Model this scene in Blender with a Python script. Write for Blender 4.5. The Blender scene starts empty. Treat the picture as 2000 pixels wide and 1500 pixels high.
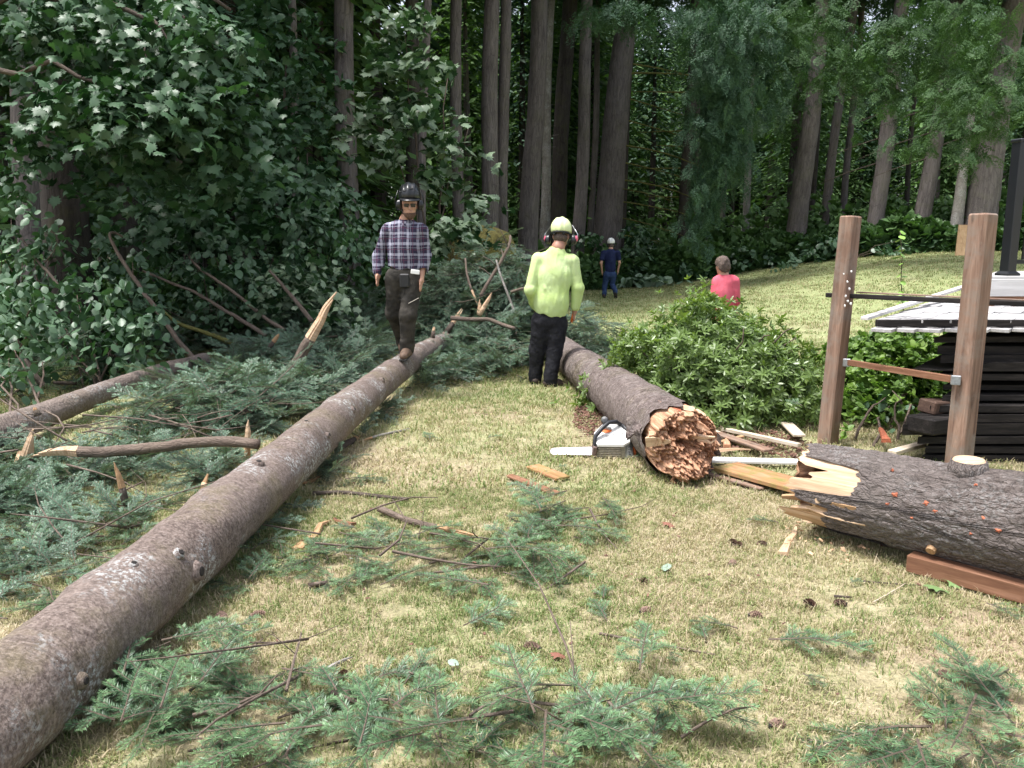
import bpy, math, random
import numpy as np
from mathutils import Vector, Matrix, Euler

SC = bpy.context.scene
COL = SC.collection
R = math.radians
# ------------------------------------------------------------------ camera, world, sun, exposure
cam_d = bpy.data.cameras.new('camera')
cam = bpy.data.objects.new('camera', cam_d)
COL.objects.link(cam)
CZ, PITCH, F = 1.6, R(9.75), 1600.0
cam.location = (0, 0, CZ)
cam.rotation_euler = (R(90) - PITCH, 0, 0)
cam_d.sensor_width = 36
cam_d.lens = F / 2000 * 36
cam_d.clip_start = 0.05
cam_d.clip_end = 600
SC.camera = cam

SUN_EL, SUN_AZ = R(72), R(255)          # azimuth clockwise from +Y: high, from the left
w = bpy.data.worlds.new('World'); SC.world = w; w.use_nodes = True
wn = w.node_tree.nodes; wl = w.node_tree.links; wn.clear()
sky = wn.new('ShaderNodeTexSky'); sky.sky_type = 'NISHITA'; sky.sun_disc = False
sky.sun_elevation = SUN_EL; sky.sun_rotation = SUN_AZ
sky.air_density = 1.0; sky.dust_density = 4.0; sky.ozone_density = 1.0
bg = wn.new('ShaderNodeBackground'); bg.inputs[1].default_value = 0.15
wo = wn.new('ShaderNodeOutputWorld')
hs_ = wn.new('ShaderNodeHueSaturation'); hs_.inputs['Saturation'].default_value = .5      # thin white overcast
wl.new(sky.outputs[0], hs_.inputs['Color']); wl.new(hs_.outputs[0], bg.inputs[0]); wl.new(bg.outputs[0], wo.inputs[0])

sun_d = bpy.data.lights.new('sun', 'SUN'); sun_d.energy = 2.6; sun_d.angle = R(16)
sun_d.color = (1.0, 0.98, 0.955)
sun = bpy.data.objects.new('sun', sun_d); COL.objects.link(sun)
sdir = Vector((math.sin(SUN_AZ) * math.cos(SUN_EL), math.cos(SUN_AZ) * math.cos(SUN_EL), math.sin(SUN_EL)))
sun.rotation_euler = sdir.to_track_quat('Z', 'Y').to_euler()

SC.view_settings.view_transform = 'Standard'
SC.view_settings.look = 'None'
SC.view_settings.gamma = 1
SC.view_settings.use_curve_mapping = False
SC.view_settings.exposure = 1.1
SC.render.engine = 'CYCLES'
SC.cycles.use_denoising = True
SC.cycles.denoiser = 'OPENIMAGEDENOISE'
SC.cycles.max_bounces = 6
SC.cycles.diffuse_bounces = 3
SC.cycles.glossy_bounces = 2
SC.cycles.transmission_bounces = 3
SC.cycles.transparent_max_bounces = 6
SC.cycles.caustics_reflective = False
SC.cycles.caustics_refractive = False
SC.cycles.use_adaptive_sampling = True
SC.cycles.adaptive_threshold = 0.02
# ------------------------------------------------------------------ helpers
RNG = np.random.default_rng(7)
PR = random.Random(11)
ORI = {}

def sstep(a, b, x):
    t = np.clip((np.asarray(x, float) - a) / (b - a), 0, 1)
    return t * t * (3 - 2 * t)

def _hash(i, j, k, seed):
    n = (i * 374761393 + j * 668265263 + k * 2147483647 + seed * 974634777) & 0xffffffff
    n = ((n ^ (n >> 13)) * 1274126177) & 0xffffffff
    n = ((n ^ (n >> 16)) * 2246822519) & 0xffffffff
    return ((n ^ (n >> 15)) & 0xffff) / 65535.0

def vnoise(p, seed=0):
    p = np.asarray(p, float)
    f = np.floor(p).astype(np.int64); t = p - f; t = t * t * (3 - 2 * t)
    i, j, k = f[..., 0], f[..., 1], f[..., 2]
    out = 0
    for a in (0, 1):
        wa = t[..., 0] if a else 1 - t[..., 0]
        for b in (0, 1):
            wb = t[..., 1] if b else 1 - t[..., 1]
            for c in (0, 1):
                wc = t[..., 2] if c else 1 - t[..., 2]
                out = out + wa * wb * wc * _hash(i + a, j + b, k + c, seed)
    return out

def fbm(p, octv=4, seed=0, gain=.5, lac=2.03):
    p = np.asarray(p, float); s = 0; a = 1; tot = 0
    for o in range(octv):
        s = s + a * (vnoise(p, seed + o * 17) - .5); tot += a; a *= gain; p = p * lac + 3.7
    return s / tot * 2

def n2(x, y, sc, seed=0, octv=3):
    x = np.asarray(x, float); y = np.asarray(y, float)
    return fbm(np.stack([x * sc, y * sc, np.zeros_like(x) + .5], -1), octv, seed)

LB = np.array([(-60, 7), (-9, 8.5), (-7, 9.6), (-4.5, 12.5), (-2, 18), (0, 26), (4, 29.5), (10, 31.5), (16, 28.6), (30, 27), (90, 27)], float)
def edge_y(x):
    return np.interp(x, LB[:, 0], LB[:, 1])

def ground(x, y):
    x = np.asarray(x, float); y = np.asarray(y, float)
    z = 1.3 * sstep(3, 16, x) * sstep(6, 26, y)
    z = z + 0.03 * n2(x, y, .35, 3) * sstep(1, 6, np.abs(x) + y * .3) + .25 * n2(x, y, .15, 9) * sstep(0, 8, y - edge_y(x))
    return z
_gx = np.arange(-60, 60.01, .25); _gy = np.arange(-10, 100.01, .25)
_gt = ground(*[a.ravel() for a in np.meshgrid(_gx, _gy, indexing='ij')]).reshape(len(_gx), len(_gy))
def gz(x, y):
    i = (min(max(x, -59.9), 59.4) + 60) * 4; j = (min(max(y, -9.9), 99.4) + 10) * 4
    a, b = int(i), int(j); u, v = i - a, j - b
    return float((_gt[a, b] * (1 - u) + _gt[a + 1, b] * u) * (1 - v) + (_gt[a, b + 1] * (1 - u) + _gt[a + 1, b + 1] * u) * v)

CP, SP = math.cos(PITCH), math.sin(PITCH)
def ray(px, py):
    x = (px - 1000) / F; u = -(py - 750) / F
    return Vector((x, CP + SP * u, -SP + CP * u))
def at(px, py, Y):
    r = ray(px, py)
    return Vector((0, 0, CZ)) + r * (Y / r.y)
def gnd(px, py, dz=0.0):
    r = ray(px, py); t = 1.0
    for _ in range(4000):
        p = Vector((0, 0, CZ)) + r * t
        if p.z <= gz(p.x, p.y) + dz: break
        t += 0.01 if t < 12 else .05
    return p

class MB:
    """collects vertices and faces of one mesh"""
    def __init__(s):
        s.v = []; s.f = []; s.c = []; s.m = []; s.n = 0; s.a = []; s.cm = 0
    def add(s, v, f, c=None, a=None):
        v = np.asarray(v, float).reshape(-1, 3)
        s.v.append(v); s.c.append(v if c is None else np.asarray(c, float).reshape(-1, 3))
        s.a.append(np.full(len(v), .5) if a is None else np.broadcast_to(np.asarray(a, float), (len(v),)))
        n = s.n
        for q in f:
            s.f.append(tuple(int(i) + n for i in q)); s.m.append(s.cm)
        s.n += len(v)
        return s
    def box(s, cx, cy, cz, sx, sy, sz, rot=None, bev=0.0):
        b = min(bev, sx * .4, sy * .4, sz * .4)
        v = []
        if b <= 0:
            for z in (-1, 1):
                for x, y in ((-1, -1), (1, -1), (1, 1), (-1, 1)): v.append((x * sx / 2, y * sy / 2, z * sz / 2))
            f = [(3, 2, 1, 0), (4, 5, 6, 7), (0, 1, 5, 4), (1, 2, 6, 5), (2, 3, 7, 6), (3, 0, 4, 7)]
        else:
            import itertools
            hx, hy, hz = sx / 2, sy / 2, sz / 2; idx = {}
            for a, bb, cc in itertools.product((-1, 1), repeat=3):
                for ax in range(3):
                    h = [hx - b, hy - b, hz - b]; h[ax] += b
                    idx[(a, bb, cc, ax)] = len(v); v.append((a * h[0], bb * h[1], cc * h[2]))
            f = []
            for ax in range(3):
                o = [i for i in range(3) if i != ax]
                for sg in (-1, 1):
                    q = []
                    for p, r in ((-1, -1), (1, -1), (1, 1), (-1, 1)):
                        k = [0, 0, 0]; k[ax] = sg; k[o[0]] = p; k[o[1]] = r; q.append(idx[(*k, ax)])
                    f.append(q if (sg > 0) == (ax != 1) else q[::-1])
                for p, r in itertools.product((-1, 1), repeat=2):
                    k0 = [0, 0, 0]; k0[o[0]] = p; k0[o[1]] = r; k1 = list(k0); k0[ax] = -1; k1[ax] = 1
                    f.append([idx[(*k0, o[0])], idx[(*k1, o[0])], idx[(*k1, o[1])], idx[(*k0, o[1])]])
            for a, bb, cc in itertools.product((-1, 1), repeat=3):
                f.append([idx[(a, bb, cc, 0)], idx[(a, bb, cc, 1)], idx[(a, bb, cc, 2)]])
        v = np.array(v); c = v.copy()
        if rot is not None: v = v @ np.array(rot.to_3x3()).T
        return s.add(v + np.array([cx, cy, cz]), f, c)
    def beam(s, p, q, wd, th, up=(0, 0, 1), bev=0.004, ext=0):
        """a board from p to q: wd across, th thick (along up)"""
        p, q = Vector(p), Vector(q); d = q - p; L = d.length + ext; x = d.normalized()
        u = Vector(up); y = u.cross(x).normalized(); z = x.cross(y)
        m = Matrix((x, y, z)).transposed(); c = (p + q) / 2
        return s.box(c.x, c.y, c.z, L, wd, th, m, bev)
    def tube(s, pts, rad, sides=10, caps=True, disp=None, s0=0.0, squash=None, a=None):
        pts = np.asarray([tuple(p) for p in pts], float); n = len(pts)
        rad = np.broadcast_to(np.asarray(rad, float), (n,))
        tan = np.gradient(pts, axis=0); tan /= np.linalg.norm(tan, axis=1, keepdims=True) + 1e-12
        ref = np.array([0, 0, 1.0]) if abs(tan[0, 2]) < .9 else np.array([1.0, 0, 0])
        e = np.cross(tan[0], np.cross(ref, tan[0])); e /= np.linalg.norm(e)
        E1 = [e]
        for i in range(1, n):
            e = E1[-1] - tan[i] * (E1[-1] @ tan[i]); e /= np.linalg.norm(e); E1.append(e)
        E1 = np.array(E1); E2 = np.cross(tan, E1)
        th = np.linspace(0, 2 * np.pi, sides, endpoint=False)
        ln = s0 + np.r_[0, np.cumsum(np.linalg.norm(np.diff(pts, axis=0), axis=1))]
        cs, sn = np.cos(th), np.sin(th)
        rr = rad[:, None] * np.ones(sides)[None]
        bc = np.stack([rr * cs, rr * sn, np.broadcast_to(ln[:, None], rr.shape)], -1)
        if disp is not None: rr = rr + disp(bc, rr)
        v = pts[:, None] + rr[..., None] * (cs[None, :, None] * E1[:, None] + sn[None, :, None] * E2[:, None])
        f = []
        for i in range(n - 1):
            for j in range(sides):
                k = (j + 1) % sides
                f.append((i * sides + j, i * sides + k, (i + 1) * sides + k, (i + 1) * sides + j))
        if caps:
            f.append(tuple(range(sides - 1, -1, -1))); f.append(tuple((n - 1) * sides + j for j in range(sides)))
        av = None if a is None else np.repeat(np.broadcast_to(np.asarray(a, float), (n,)), sides)
        return s.add(v.reshape(-1, 3), f, bc.reshape(-1, 3), av)
    def lathe(s, prof, sides=16, cen=(0, 0, 0), scale=(1, 1, 1), rot=None):
        prof = np.asarray(prof, float); n = len(prof)
        th = np.linspace(0, 2 * np.pi, sides, endpoint=False)
        v = np.stack([prof[:, 0, None] * np.cos(th) * scale[0], prof[:, 0, None] * np.sin(th) * scale[1],
                      np.repeat(prof[:, 1, None], sides, 1) * scale[2]], -1).reshape(-1, 3)
        f = []
        for i in range(n - 1):
            for j in range(sides):
                k = (j + 1) % sides
                f.append((i * sides + j, i * sides + k, (i + 1) * sides + k, (i + 1) * sides + j))
        f.append(tuple(range(sides - 1, -1, -1))); f.append(tuple((n - 1) * sides + j for j in range(sides)))
        if rot is not None: v = v @ np.array(rot.to_3x3()).T
        return s.add(v + np.array(cen), f)
    def mesh(s, name, mats, smooth=False, origin=(0, 0, 0)):
        me = bpy.data.meshes.new(name)
        V = np.concatenate(s.v) - np.array(origin)
        me.from_pydata(V.tolist(), [], s.f)
        at_ = me.attributes.new('bark', 'FLOAT_VECTOR', 'POINT'); at_.data.foreach_set('vector', np.concatenate(s.c).ravel())
        a2 = me.attributes.new('ag', 'FLOAT', 'POINT'); a2.data.foreach_set('value', np.concatenate(s.a).ravel())
        for m in (mats if isinstance(mats, (list, tuple)) else [mats]): me.materials.append(m)
        if any(s.m): me.polygons.foreach_set('material_index', s.m)
        if smooth: me.polygons.foreach_set('use_smooth', [True] * len(me.polygons))
        me.update()
        return me
    def build(s, name, mats, parent=None, smooth=False, label=None, kind=None):
        o = ORI.get(parent.name, Vector((0, 0, 0))) if parent else Vector((0, 0, 0))
        me = s.mesh(name, mats, smooth, o)
        ob = bpy.data.objects.new(name, me); COL.objects.link(ob)
        if parent: ob.parent = parent; ORI[ob.name] = o
        if label: ob['label'] = label
        if kind: ob['kind'] = kind
        return ob

def fast_mesh(name, V, quads, mats, smooth=True, bark=None, ag=None):
    me = bpy.data.meshes.new(name)
    V = np.asarray(V, np.float32); q = np.asarray(quads, np.int32); k = q.shape[1]
    me.vertices.add(len(V)); me.vertices.foreach_set('co', V.ravel())
    me.loops.add(q.size); me.loops.foreach_set('vertex_index', q.ravel())
    me.polygons.add(len(q)); me.polygons.foreach_set('loop_start', np.arange(0, q.size, k, dtype=np.int32))
    me.polygons.foreach_set('loop_total', np.full(len(q), k, np.int32))
    me.update(calc_edges=True)
    if bark is not None:
        a = me.attributes.new('bark', 'FLOAT_VECTOR', 'POINT'); a.data.foreach_set('vector', np.asarray(bark, np.float32).ravel())
    if ag is not None:
        a = me.attributes.new('ag', 'FLOAT', 'POINT'); a.data.foreach_set('value', np.asarray(ag, np.float32).ravel())
    for m in (mats if isinstance(mats, (list, tuple)) else [mats]): me.materials.append(m)
    if smooth: me.polygons.foreach_set('use_smooth', np.ones(len(q), bool))
    return me

def tag(o, label=None, cat=None, group=None, kind=None):
    if label: o['label'] = label
    if cat: o['category'] = cat
    if group: o['group'] = group
    if kind: o['kind'] = kind
    return o
def thing(name, label, cat, loc=(0, 0, 0), group=None):
    o = bpy.data.objects.new(name, None); COL.objects.link(o); o.location = loc
    o.empty_display_size = .1
    ORI[o.name] = Vector(loc)
    return tag(o, label, cat, group)
def place(name, me, parent=None, loc=(0, 0, 0), rot=(0, 0, 0), sc=1.0):
    o = bpy.data.objects.new(name, me); COL.objects.link(o)
    if parent: o.parent = parent
    o.location = loc; o.rotation_euler = rot
    o.scale = (sc, sc, sc) if not hasattr(sc, '__len__') else sc
    return o
def copy_tree(o, parent=None):
    c = o.copy(); COL.objects.link(c)
    if parent: c.parent = parent
    for ch in list(o.children): copy_tree(ch, c)
    return c

_scat = {}
def scatter(name, pts, rots, scl, templates, idx=None, tint=None, parent=None, label=None, kind='stuff', cat=None):
    """one object whose geometry nodes put small meshes (templates) on its points"""
    pts = np.asarray(pts, np.float32).reshape(-1, 3); n = len(pts)
    o0 = ORI.get(parent.name, Vector((0, 0, 0))) if parent else Vector((0, 0, 0))
    me = bpy.data.meshes.new(name)
    me.vertices.add(n); me.vertices.foreach_set('co', (pts - np.array(o0, np.float32)).ravel())
    def att(nm, typ, key, arr):
        a = me.attributes.new(nm, typ, 'POINT'); a.data.foreach_set(key, np.asarray(arr).ravel())
    att('rot', 'FLOAT_VECTOR', 'vector', np.asarray(rots, np.float32))
    att('scl', 'FLOAT', 'value', np.broadcast_to(np.asarray(scl, np.float32), (n,)))
    att('pick', 'INT', 'value', (RNG.integers(0, len(templates), n) if idx is None else np.asarray(idx)).astype(np.int32))
    att('tint', 'FLOAT', 'value', (RNG.random(n) if tint is None else np.broadcast_to(np.asarray(tint), (n,))).astype(np.float32))
    ob = bpy.data.objects.new(name, me); COL.objects.link(ob)
    if parent: ob.parent = parent
    tag(ob, label, cat, None, kind)
    key = tuple(t.name for t in templates)
    if key not in _scat:
        ng = bpy.data.node_groups.new('scatter', 'GeometryNodeTree')
        ng.interface.new_socket('Geometry', in_out='INPUT', socket_type='NodeSocketGeometry')
        ng.interface.new_socket('Geometry', in_out='OUTPUT', socket_type='NodeSocketGeometry')
        N = ng.nodes; Lk = ng.links
        gi = N.new('NodeGroupInput'); go = N.new('NodeGroupOutput')
        inst = N.new('GeometryNodeInstanceOnPoints')
        Lk.new(gi.outputs[0], inst.inputs['Points'])
        jn = N.new('GeometryNodeJoinGeometry')
        for t in reversed(templates):
            oi = N.new('GeometryNodeObjectInfo'); oi.inputs['Object'].default_value = t
            g2 = N.new('GeometryNodeGeometryToInstance')
            Lk.new(oi.outputs['Geometry'], g2.inputs[0]); Lk.new(g2.outputs[0], jn.inputs[0])
        Lk.new(jn.outputs[0], inst.inputs['Instance'])
        inst.inputs['Pick Instance'].default_value = True
        def named(nm, dt):
            a = N.new('GeometryNodeInputNamedAttribute'); a.data_type = dt; a.inputs['Name'].default_value = nm
            return a.outputs['Attribute']
        Lk.new(named('pick', 'INT'), inst.inputs['Instance Index'])
        e2r = N.new('FunctionNodeEulerToRotation')
        Lk.new(named('rot', 'FLOAT_VECTOR'), e2r.inputs[0]); Lk.new(e2r.outputs[0], inst.inputs['Rotation'])
        Lk.new(named('scl', 'FLOAT'), inst.inputs['Scale'])
        Lk.new(inst.outputs[0], go.inputs[0])
        _scat[key] = ng
    md = ob.modifiers.new('scatter', 'NODES'); md.node_group = _scat[key]
    return ob
def template(name, me):
    return bpy.data.objects.new(name, me)          # never linked to the scene

# -------- signed-distance bodies meshed with surface nets (people, helmets, rounded shells)
def sdf_mesh(prims, res, k=0.03, cut=None, disp=None, pad=0.05):
    """prims: ('c',a,b,ra,rb) tapered capsule | ('e',centre,radii,3x3 rot or None[,k])"""
    lo = np.full(3, 1e9); hi = -lo
    bb = []
    for p in prims:
        if p[0] == 'c':
            a, b = np.array(p[1], float), np.array(p[2], float); r = max(p[3], p[4])
            l, h = np.minimum(a, b) - r, np.maximum(a, b) + r
        else:
            c = np.array(p[1], float); r = max(p[2]); l, h = c - r, c + r
        bb.append((l, h)); lo = np.minimum(lo, l); hi = np.maximum(hi, h)
    lo -= pad; hi += pad
    n = np.ceil((hi - lo) / res).astype(int) + 1
    D = np.full(n, 0.2, np.float32)
    ax = [lo[i] + res * np.arange(n[i]) for i in range(3)]
    for p, (l, h) in zip(prims, bb):
        i0 = np.maximum(np.floor((l - lo - 2.2 * k - .01) / res).astype(int), 0); i1 = np.minimum(np.ceil((h - lo + 2.2 * k + .01) / res).astype(int) + 1, n)
        X, Y, Z = np.meshgrid(ax[0][i0[0]:i1[0]], ax[1][i0[1]:i1[1]], ax[2][i0[2]:i1[2]], indexing='ij')
        if p[0] == 'c':
            a, b = np.array(p[1], float), np.array(p[2], float); ab = b - a; L2 = ab @ ab + 1e-12
            t = np.clip(((X - a[0]) * ab[0] + (Y - a[1]) * ab[1] + (Z - a[2]) * ab[2]) / L2, 0, 1)
            d = np.sqrt((X - a[0] - t * ab[0]) ** 2 + (Y - a[1] - t * ab[1]) ** 2 + (Z - a[2] - t * ab[2]) ** 2) - (p[3] + (p[4] - p[3]) * t)
        else:
            c = np.array(p[1], float); q = np.stack([X - c[0], Y - c[1], Z - c[2]], -1)
            if len(p) > 3 and p[3] is not None: q = q @ np.array(p[3])
            rr = np.array(p[2], float)
            k0 = np.linalg.norm(q / rr, axis=-1); k1 = np.linalg.norm(q / rr ** 2, axis=-1) + 1e-9
            d = k0 * (k0 - 1) / k1
        kk = p[5] if len(p) > 5 and p[0] == 'c' else (p[4] if len(p) > 4 and p[0] == 'e' else k)
        sl = (slice(i0[0], i1[0]), slice(i0[1], i1[1]), slice(i0[2], i1[2]))
        o = D[sl]; hh = np.clip(.5 + .5 * (o - d) / kk, 0, 1)
        D[sl] = o + (d - o) * hh - kk * hh * (1 - hh)
    if cut is not None or disp is not None:
        X, Y, Z = np.meshgrid(*ax, indexing='ij')
        if disp is not None:
            msk = np.abs(D) < .06
            D[msk] -= disp(np.stack([X[msk], Y[msk], Z[msk]], -1)).astype(np.float32)
        if cut is not None: D = np.maximum(D, cut(X, Y, Z).astype(np.float32))
    D[0] = D[-1] = .1; D[:, 0] = D[:, -1] = .1; D[:, :, 0] = D[:, :, -1] = .1
    S = D < 0
    c8 = [S[i:n[0] - 1 + i, j:n[1] - 1 + j, m:n[2] - 1 + m] for i in (0, 1) for j in (0, 1) for m in (0, 1)]
    cnt = sum(c.astype(np.int8) for c in c8)
    act = (cnt > 0) & (cnt < 8)
    ids = np.full(act.shape, -1, np.int64); ci = np.argwhere(act); ids[act] = np.arange(len(ci))
    acc = np.zeros((len(ci), 3)); num = np.zeros(len(ci))
    corners = [(i, j, m) for i in (0, 1) for j in (0, 1) for m in (0, 1)]
    for A in corners:
        for d in range(3):
            if A[d]: continue
            B = list(A); B[d] = 1
            va = D[ci[:, 0] + A[0], ci[:, 1] + A[1], ci[:, 2] + A[2]]; vb = D[ci[:, 0] + B[0], ci[:, 1] + B[1], ci[:, 2] + B[2]]
            x = (va < 0) != (vb < 0)
            t = np.where(x, va / (va - vb + 1e-12), 0)
            pt = np.tile(np.array(A, float), (len(ci), 1)); pt[:, d] += t
            acc[x] += pt[x]; num[x] += 1
    V = lo + (ci + acc / num[:, None]) * res
    Q = []
    for d in range(3):
        e1, e2 = [(1, 2), (2, 0), (0, 1)][d]
        sl0 = [slice(1, -1)] * 3; sl1 = [slice(1, -1)] * 3
        sl0[d] = slice(0, -1); sl1[d] = slice(1, None)
        s0, s1 = S[tuple(sl0)], S[tuple(sl1)]
        off = np.array([1, 1, 1]); off[d] = 0
        e = np.argwhere(s0 != s1); fl = s0[s0 != s1]; e = e + off
        def cid(a, b):
            q = e.copy(); q[:, e1] -= a; q[:, e2] -= b
            return ids[q[:, 0], q[:, 1], q[:, 2]]
        q = np.stack([cid(1, 1), cid(0, 1), cid(0, 0), cid(1, 0)], 1)
        q[~fl] = q[~fl][:, ::-1]
        Q.append(q)
    Q = np.concatenate(Q); Q = Q[(Q >= 0).all(1)]
    return V, Q
def sdf_obj(name, prims, mat, parent, res=.01, k=.03, cut=None, disp=None, label=None, lmat=None):
    V, Q = sdf_mesh(prims, res, k, cut, disp)
    o = ORI.get(parent.name, Vector((0, 0, 0))) if parent else Vector((0, 0, 0))
    me = fast_mesh(name, V - np.array(o), Q, mat, True, V - np.array(o))
    ob = bpy.data.objects.new(name, me); COL.objects.link(ob)
    if parent: ob.parent = parent; ORI[ob.name] = o
    if label: ob['label'] = label
    return ob
# ------------------------------------------------------------------ materials
class NT:
    def __init__(s, name):
        s.m = bpy.data.materials.new(name); s.m.use_nodes = True
        s.t = s.m.node_tree; s.t.nodes.clear(); s.N = s.t.nodes; s.L = s.t.links
        s.out = s.N.new('ShaderNodeOutputMaterial'); s.b = s.N.new('ShaderNodeBsdfPrincipled')
        s.L.new(s.b.outputs[0], s.out.inputs[0])
    def new(s, t, **kw):
        n = s.N.new(t)
        for k, v in kw.items(): setattr(n, k, v)
        return n
    def link(s, a, b): s.L.new(a, b)
    def attr(s, name, inst=False):
        n = s.new('ShaderNodeAttribute', attribute_name=name)
        if inst: n.attribute_type = 'INSTANCER'
        return n
    def mapped(s, vec, sc=(1, 1, 1), loc=(0, 0, 0)):
        m = s.new('ShaderNodeMapping'); m.inputs['Scale'].default_value = sc; m.inputs['Location'].default_value = loc
        s.link(vec, m.inputs['Vector']); return m.outputs[0]
    def noise(s, vec, scale, detail=4, rough=.55, dist=0.0):
        n = s.new('ShaderNodeTexNoise'); n.inputs['Scale'].default_value = scale; n.inputs['Detail'].default_value = detail
        n.inputs['Roughness'].default_value = rough; n.inputs['Distortion'].default_value = dist
        if vec is not None: s.link(vec, n.inputs['Vector'])
        return n.outputs[0]
    def voro(s, vec, scale, feature='F1'):
        n = s.new('ShaderNodeTexVoronoi', feature=feature); n.inputs['Scale'].default_value = scale
        s.link(vec, n.inputs['Vector']); return n
    def ramp(s, fac, stops, interp='LINEAR'):
        n = s.new('ShaderNodeValToRGB'); n.color_ramp.interpolation = interp
        e = n.color_ramp.elements
        while len(e) < len(stops): e.new(.5)
        for i, (p, c) in enumerate(stops):
            e[i].position = p; e[i].color = (*c, 1) if len(c) == 3 else c
        s.link(fac, n.inputs[0]); return n.outputs[0]
    def mix(s, fac, a, b, mode='MIX'):
        n = s.new('ShaderNodeMix', data_type='RGBA', blend_type=mode)
        for v, i in ((fac, 0), (a, 6), (b, 7)):
            if hasattr(v, 'is_linked'): s.link(v, n.inputs[i])
            elif i == 0: n.inputs[0].default_value = v
            else: n.inputs[i].default_value = (*v, 1)
        return n.outputs[2]
    def math(s, op, a, b=0.0, c=None, clamp=False):
        n = s.new('ShaderNodeMath', operation=op, use_clamp=clamp)
        for i, v in enumerate((a, b) if c is None else (a, b, c)):
            if hasattr(v, 'is_linked'): s.link(v, n.inputs[i])
            else: n.inputs[i].default_value = v
        return n.outputs[0]
    def mapr(s, v, a, b, c=0.0, d=1.0):
        n = s.new('ShaderNodeMapRange'); s.link(v, n.inputs[0])
        for i, x in enumerate((a, b, c, d)): n.inputs[i + 1].default_value = x
        return n.outputs[0]
    def col(s, c):
        if hasattr(c, 'is_linked'): s.link(c, s.b.inputs['Base Color'])
        else: s.b.inputs['Base Color'].default_value = (*c, 1)
    def rough(s, r):
        if hasattr(r, 'is_linked'): s.link(r, s.b.inputs['Roughness'])
        else: s.b.inputs['Roughness'].default_value = r
    def spec(s, v): s.b.inputs['Specular IOR Level'].default_value = v
    def bump(s, h, strength=.5, dist=.01):
        n = s.new('ShaderNodeBump'); n.inputs['Strength'].default_value = strength; n.inputs['Distance'].default_value = dist
        s.link(h, n.inputs['Height']); s.link(n.outputs[0], s.b.inputs['Normal'])
    def translucent(s, colr, fac):
        t = s.new('ShaderNodeBsdfTranslucent'); s.link(colr, t.inputs[0])
        m = s.new('ShaderNodeMixShader'); m.inputs[0].default_value = fac
        s.link(s.b.outputs[0], m.inputs[1]); s.link(t.outputs[0], m.inputs[2]); s.link(m.outputs[0], s.out.inputs[0])

def plain(name, c, rough=.6, metal=0.0, spec=.5, var=.0, scale=20, bump=0):
    n = NT(name)
    oc = n.new('ShaderNodeTexCoord').outputs['Object']
    if var:
        k = n.noise(oc, scale, 5)
        n.col(n.ramp(k, [(.3, tuple(x * (1 - var) for x in c)), (.7, tuple(min(1, x * (1 + var)) for x in c))]))
    else: n.col(c)
    if bump: n.bump(n.noise(oc, scale * 3, 4), bump, .004)
    n.rough(rough); n.b.inputs['Metallic'].default_value = metal; n.spec(spec)
    return n.m

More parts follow.
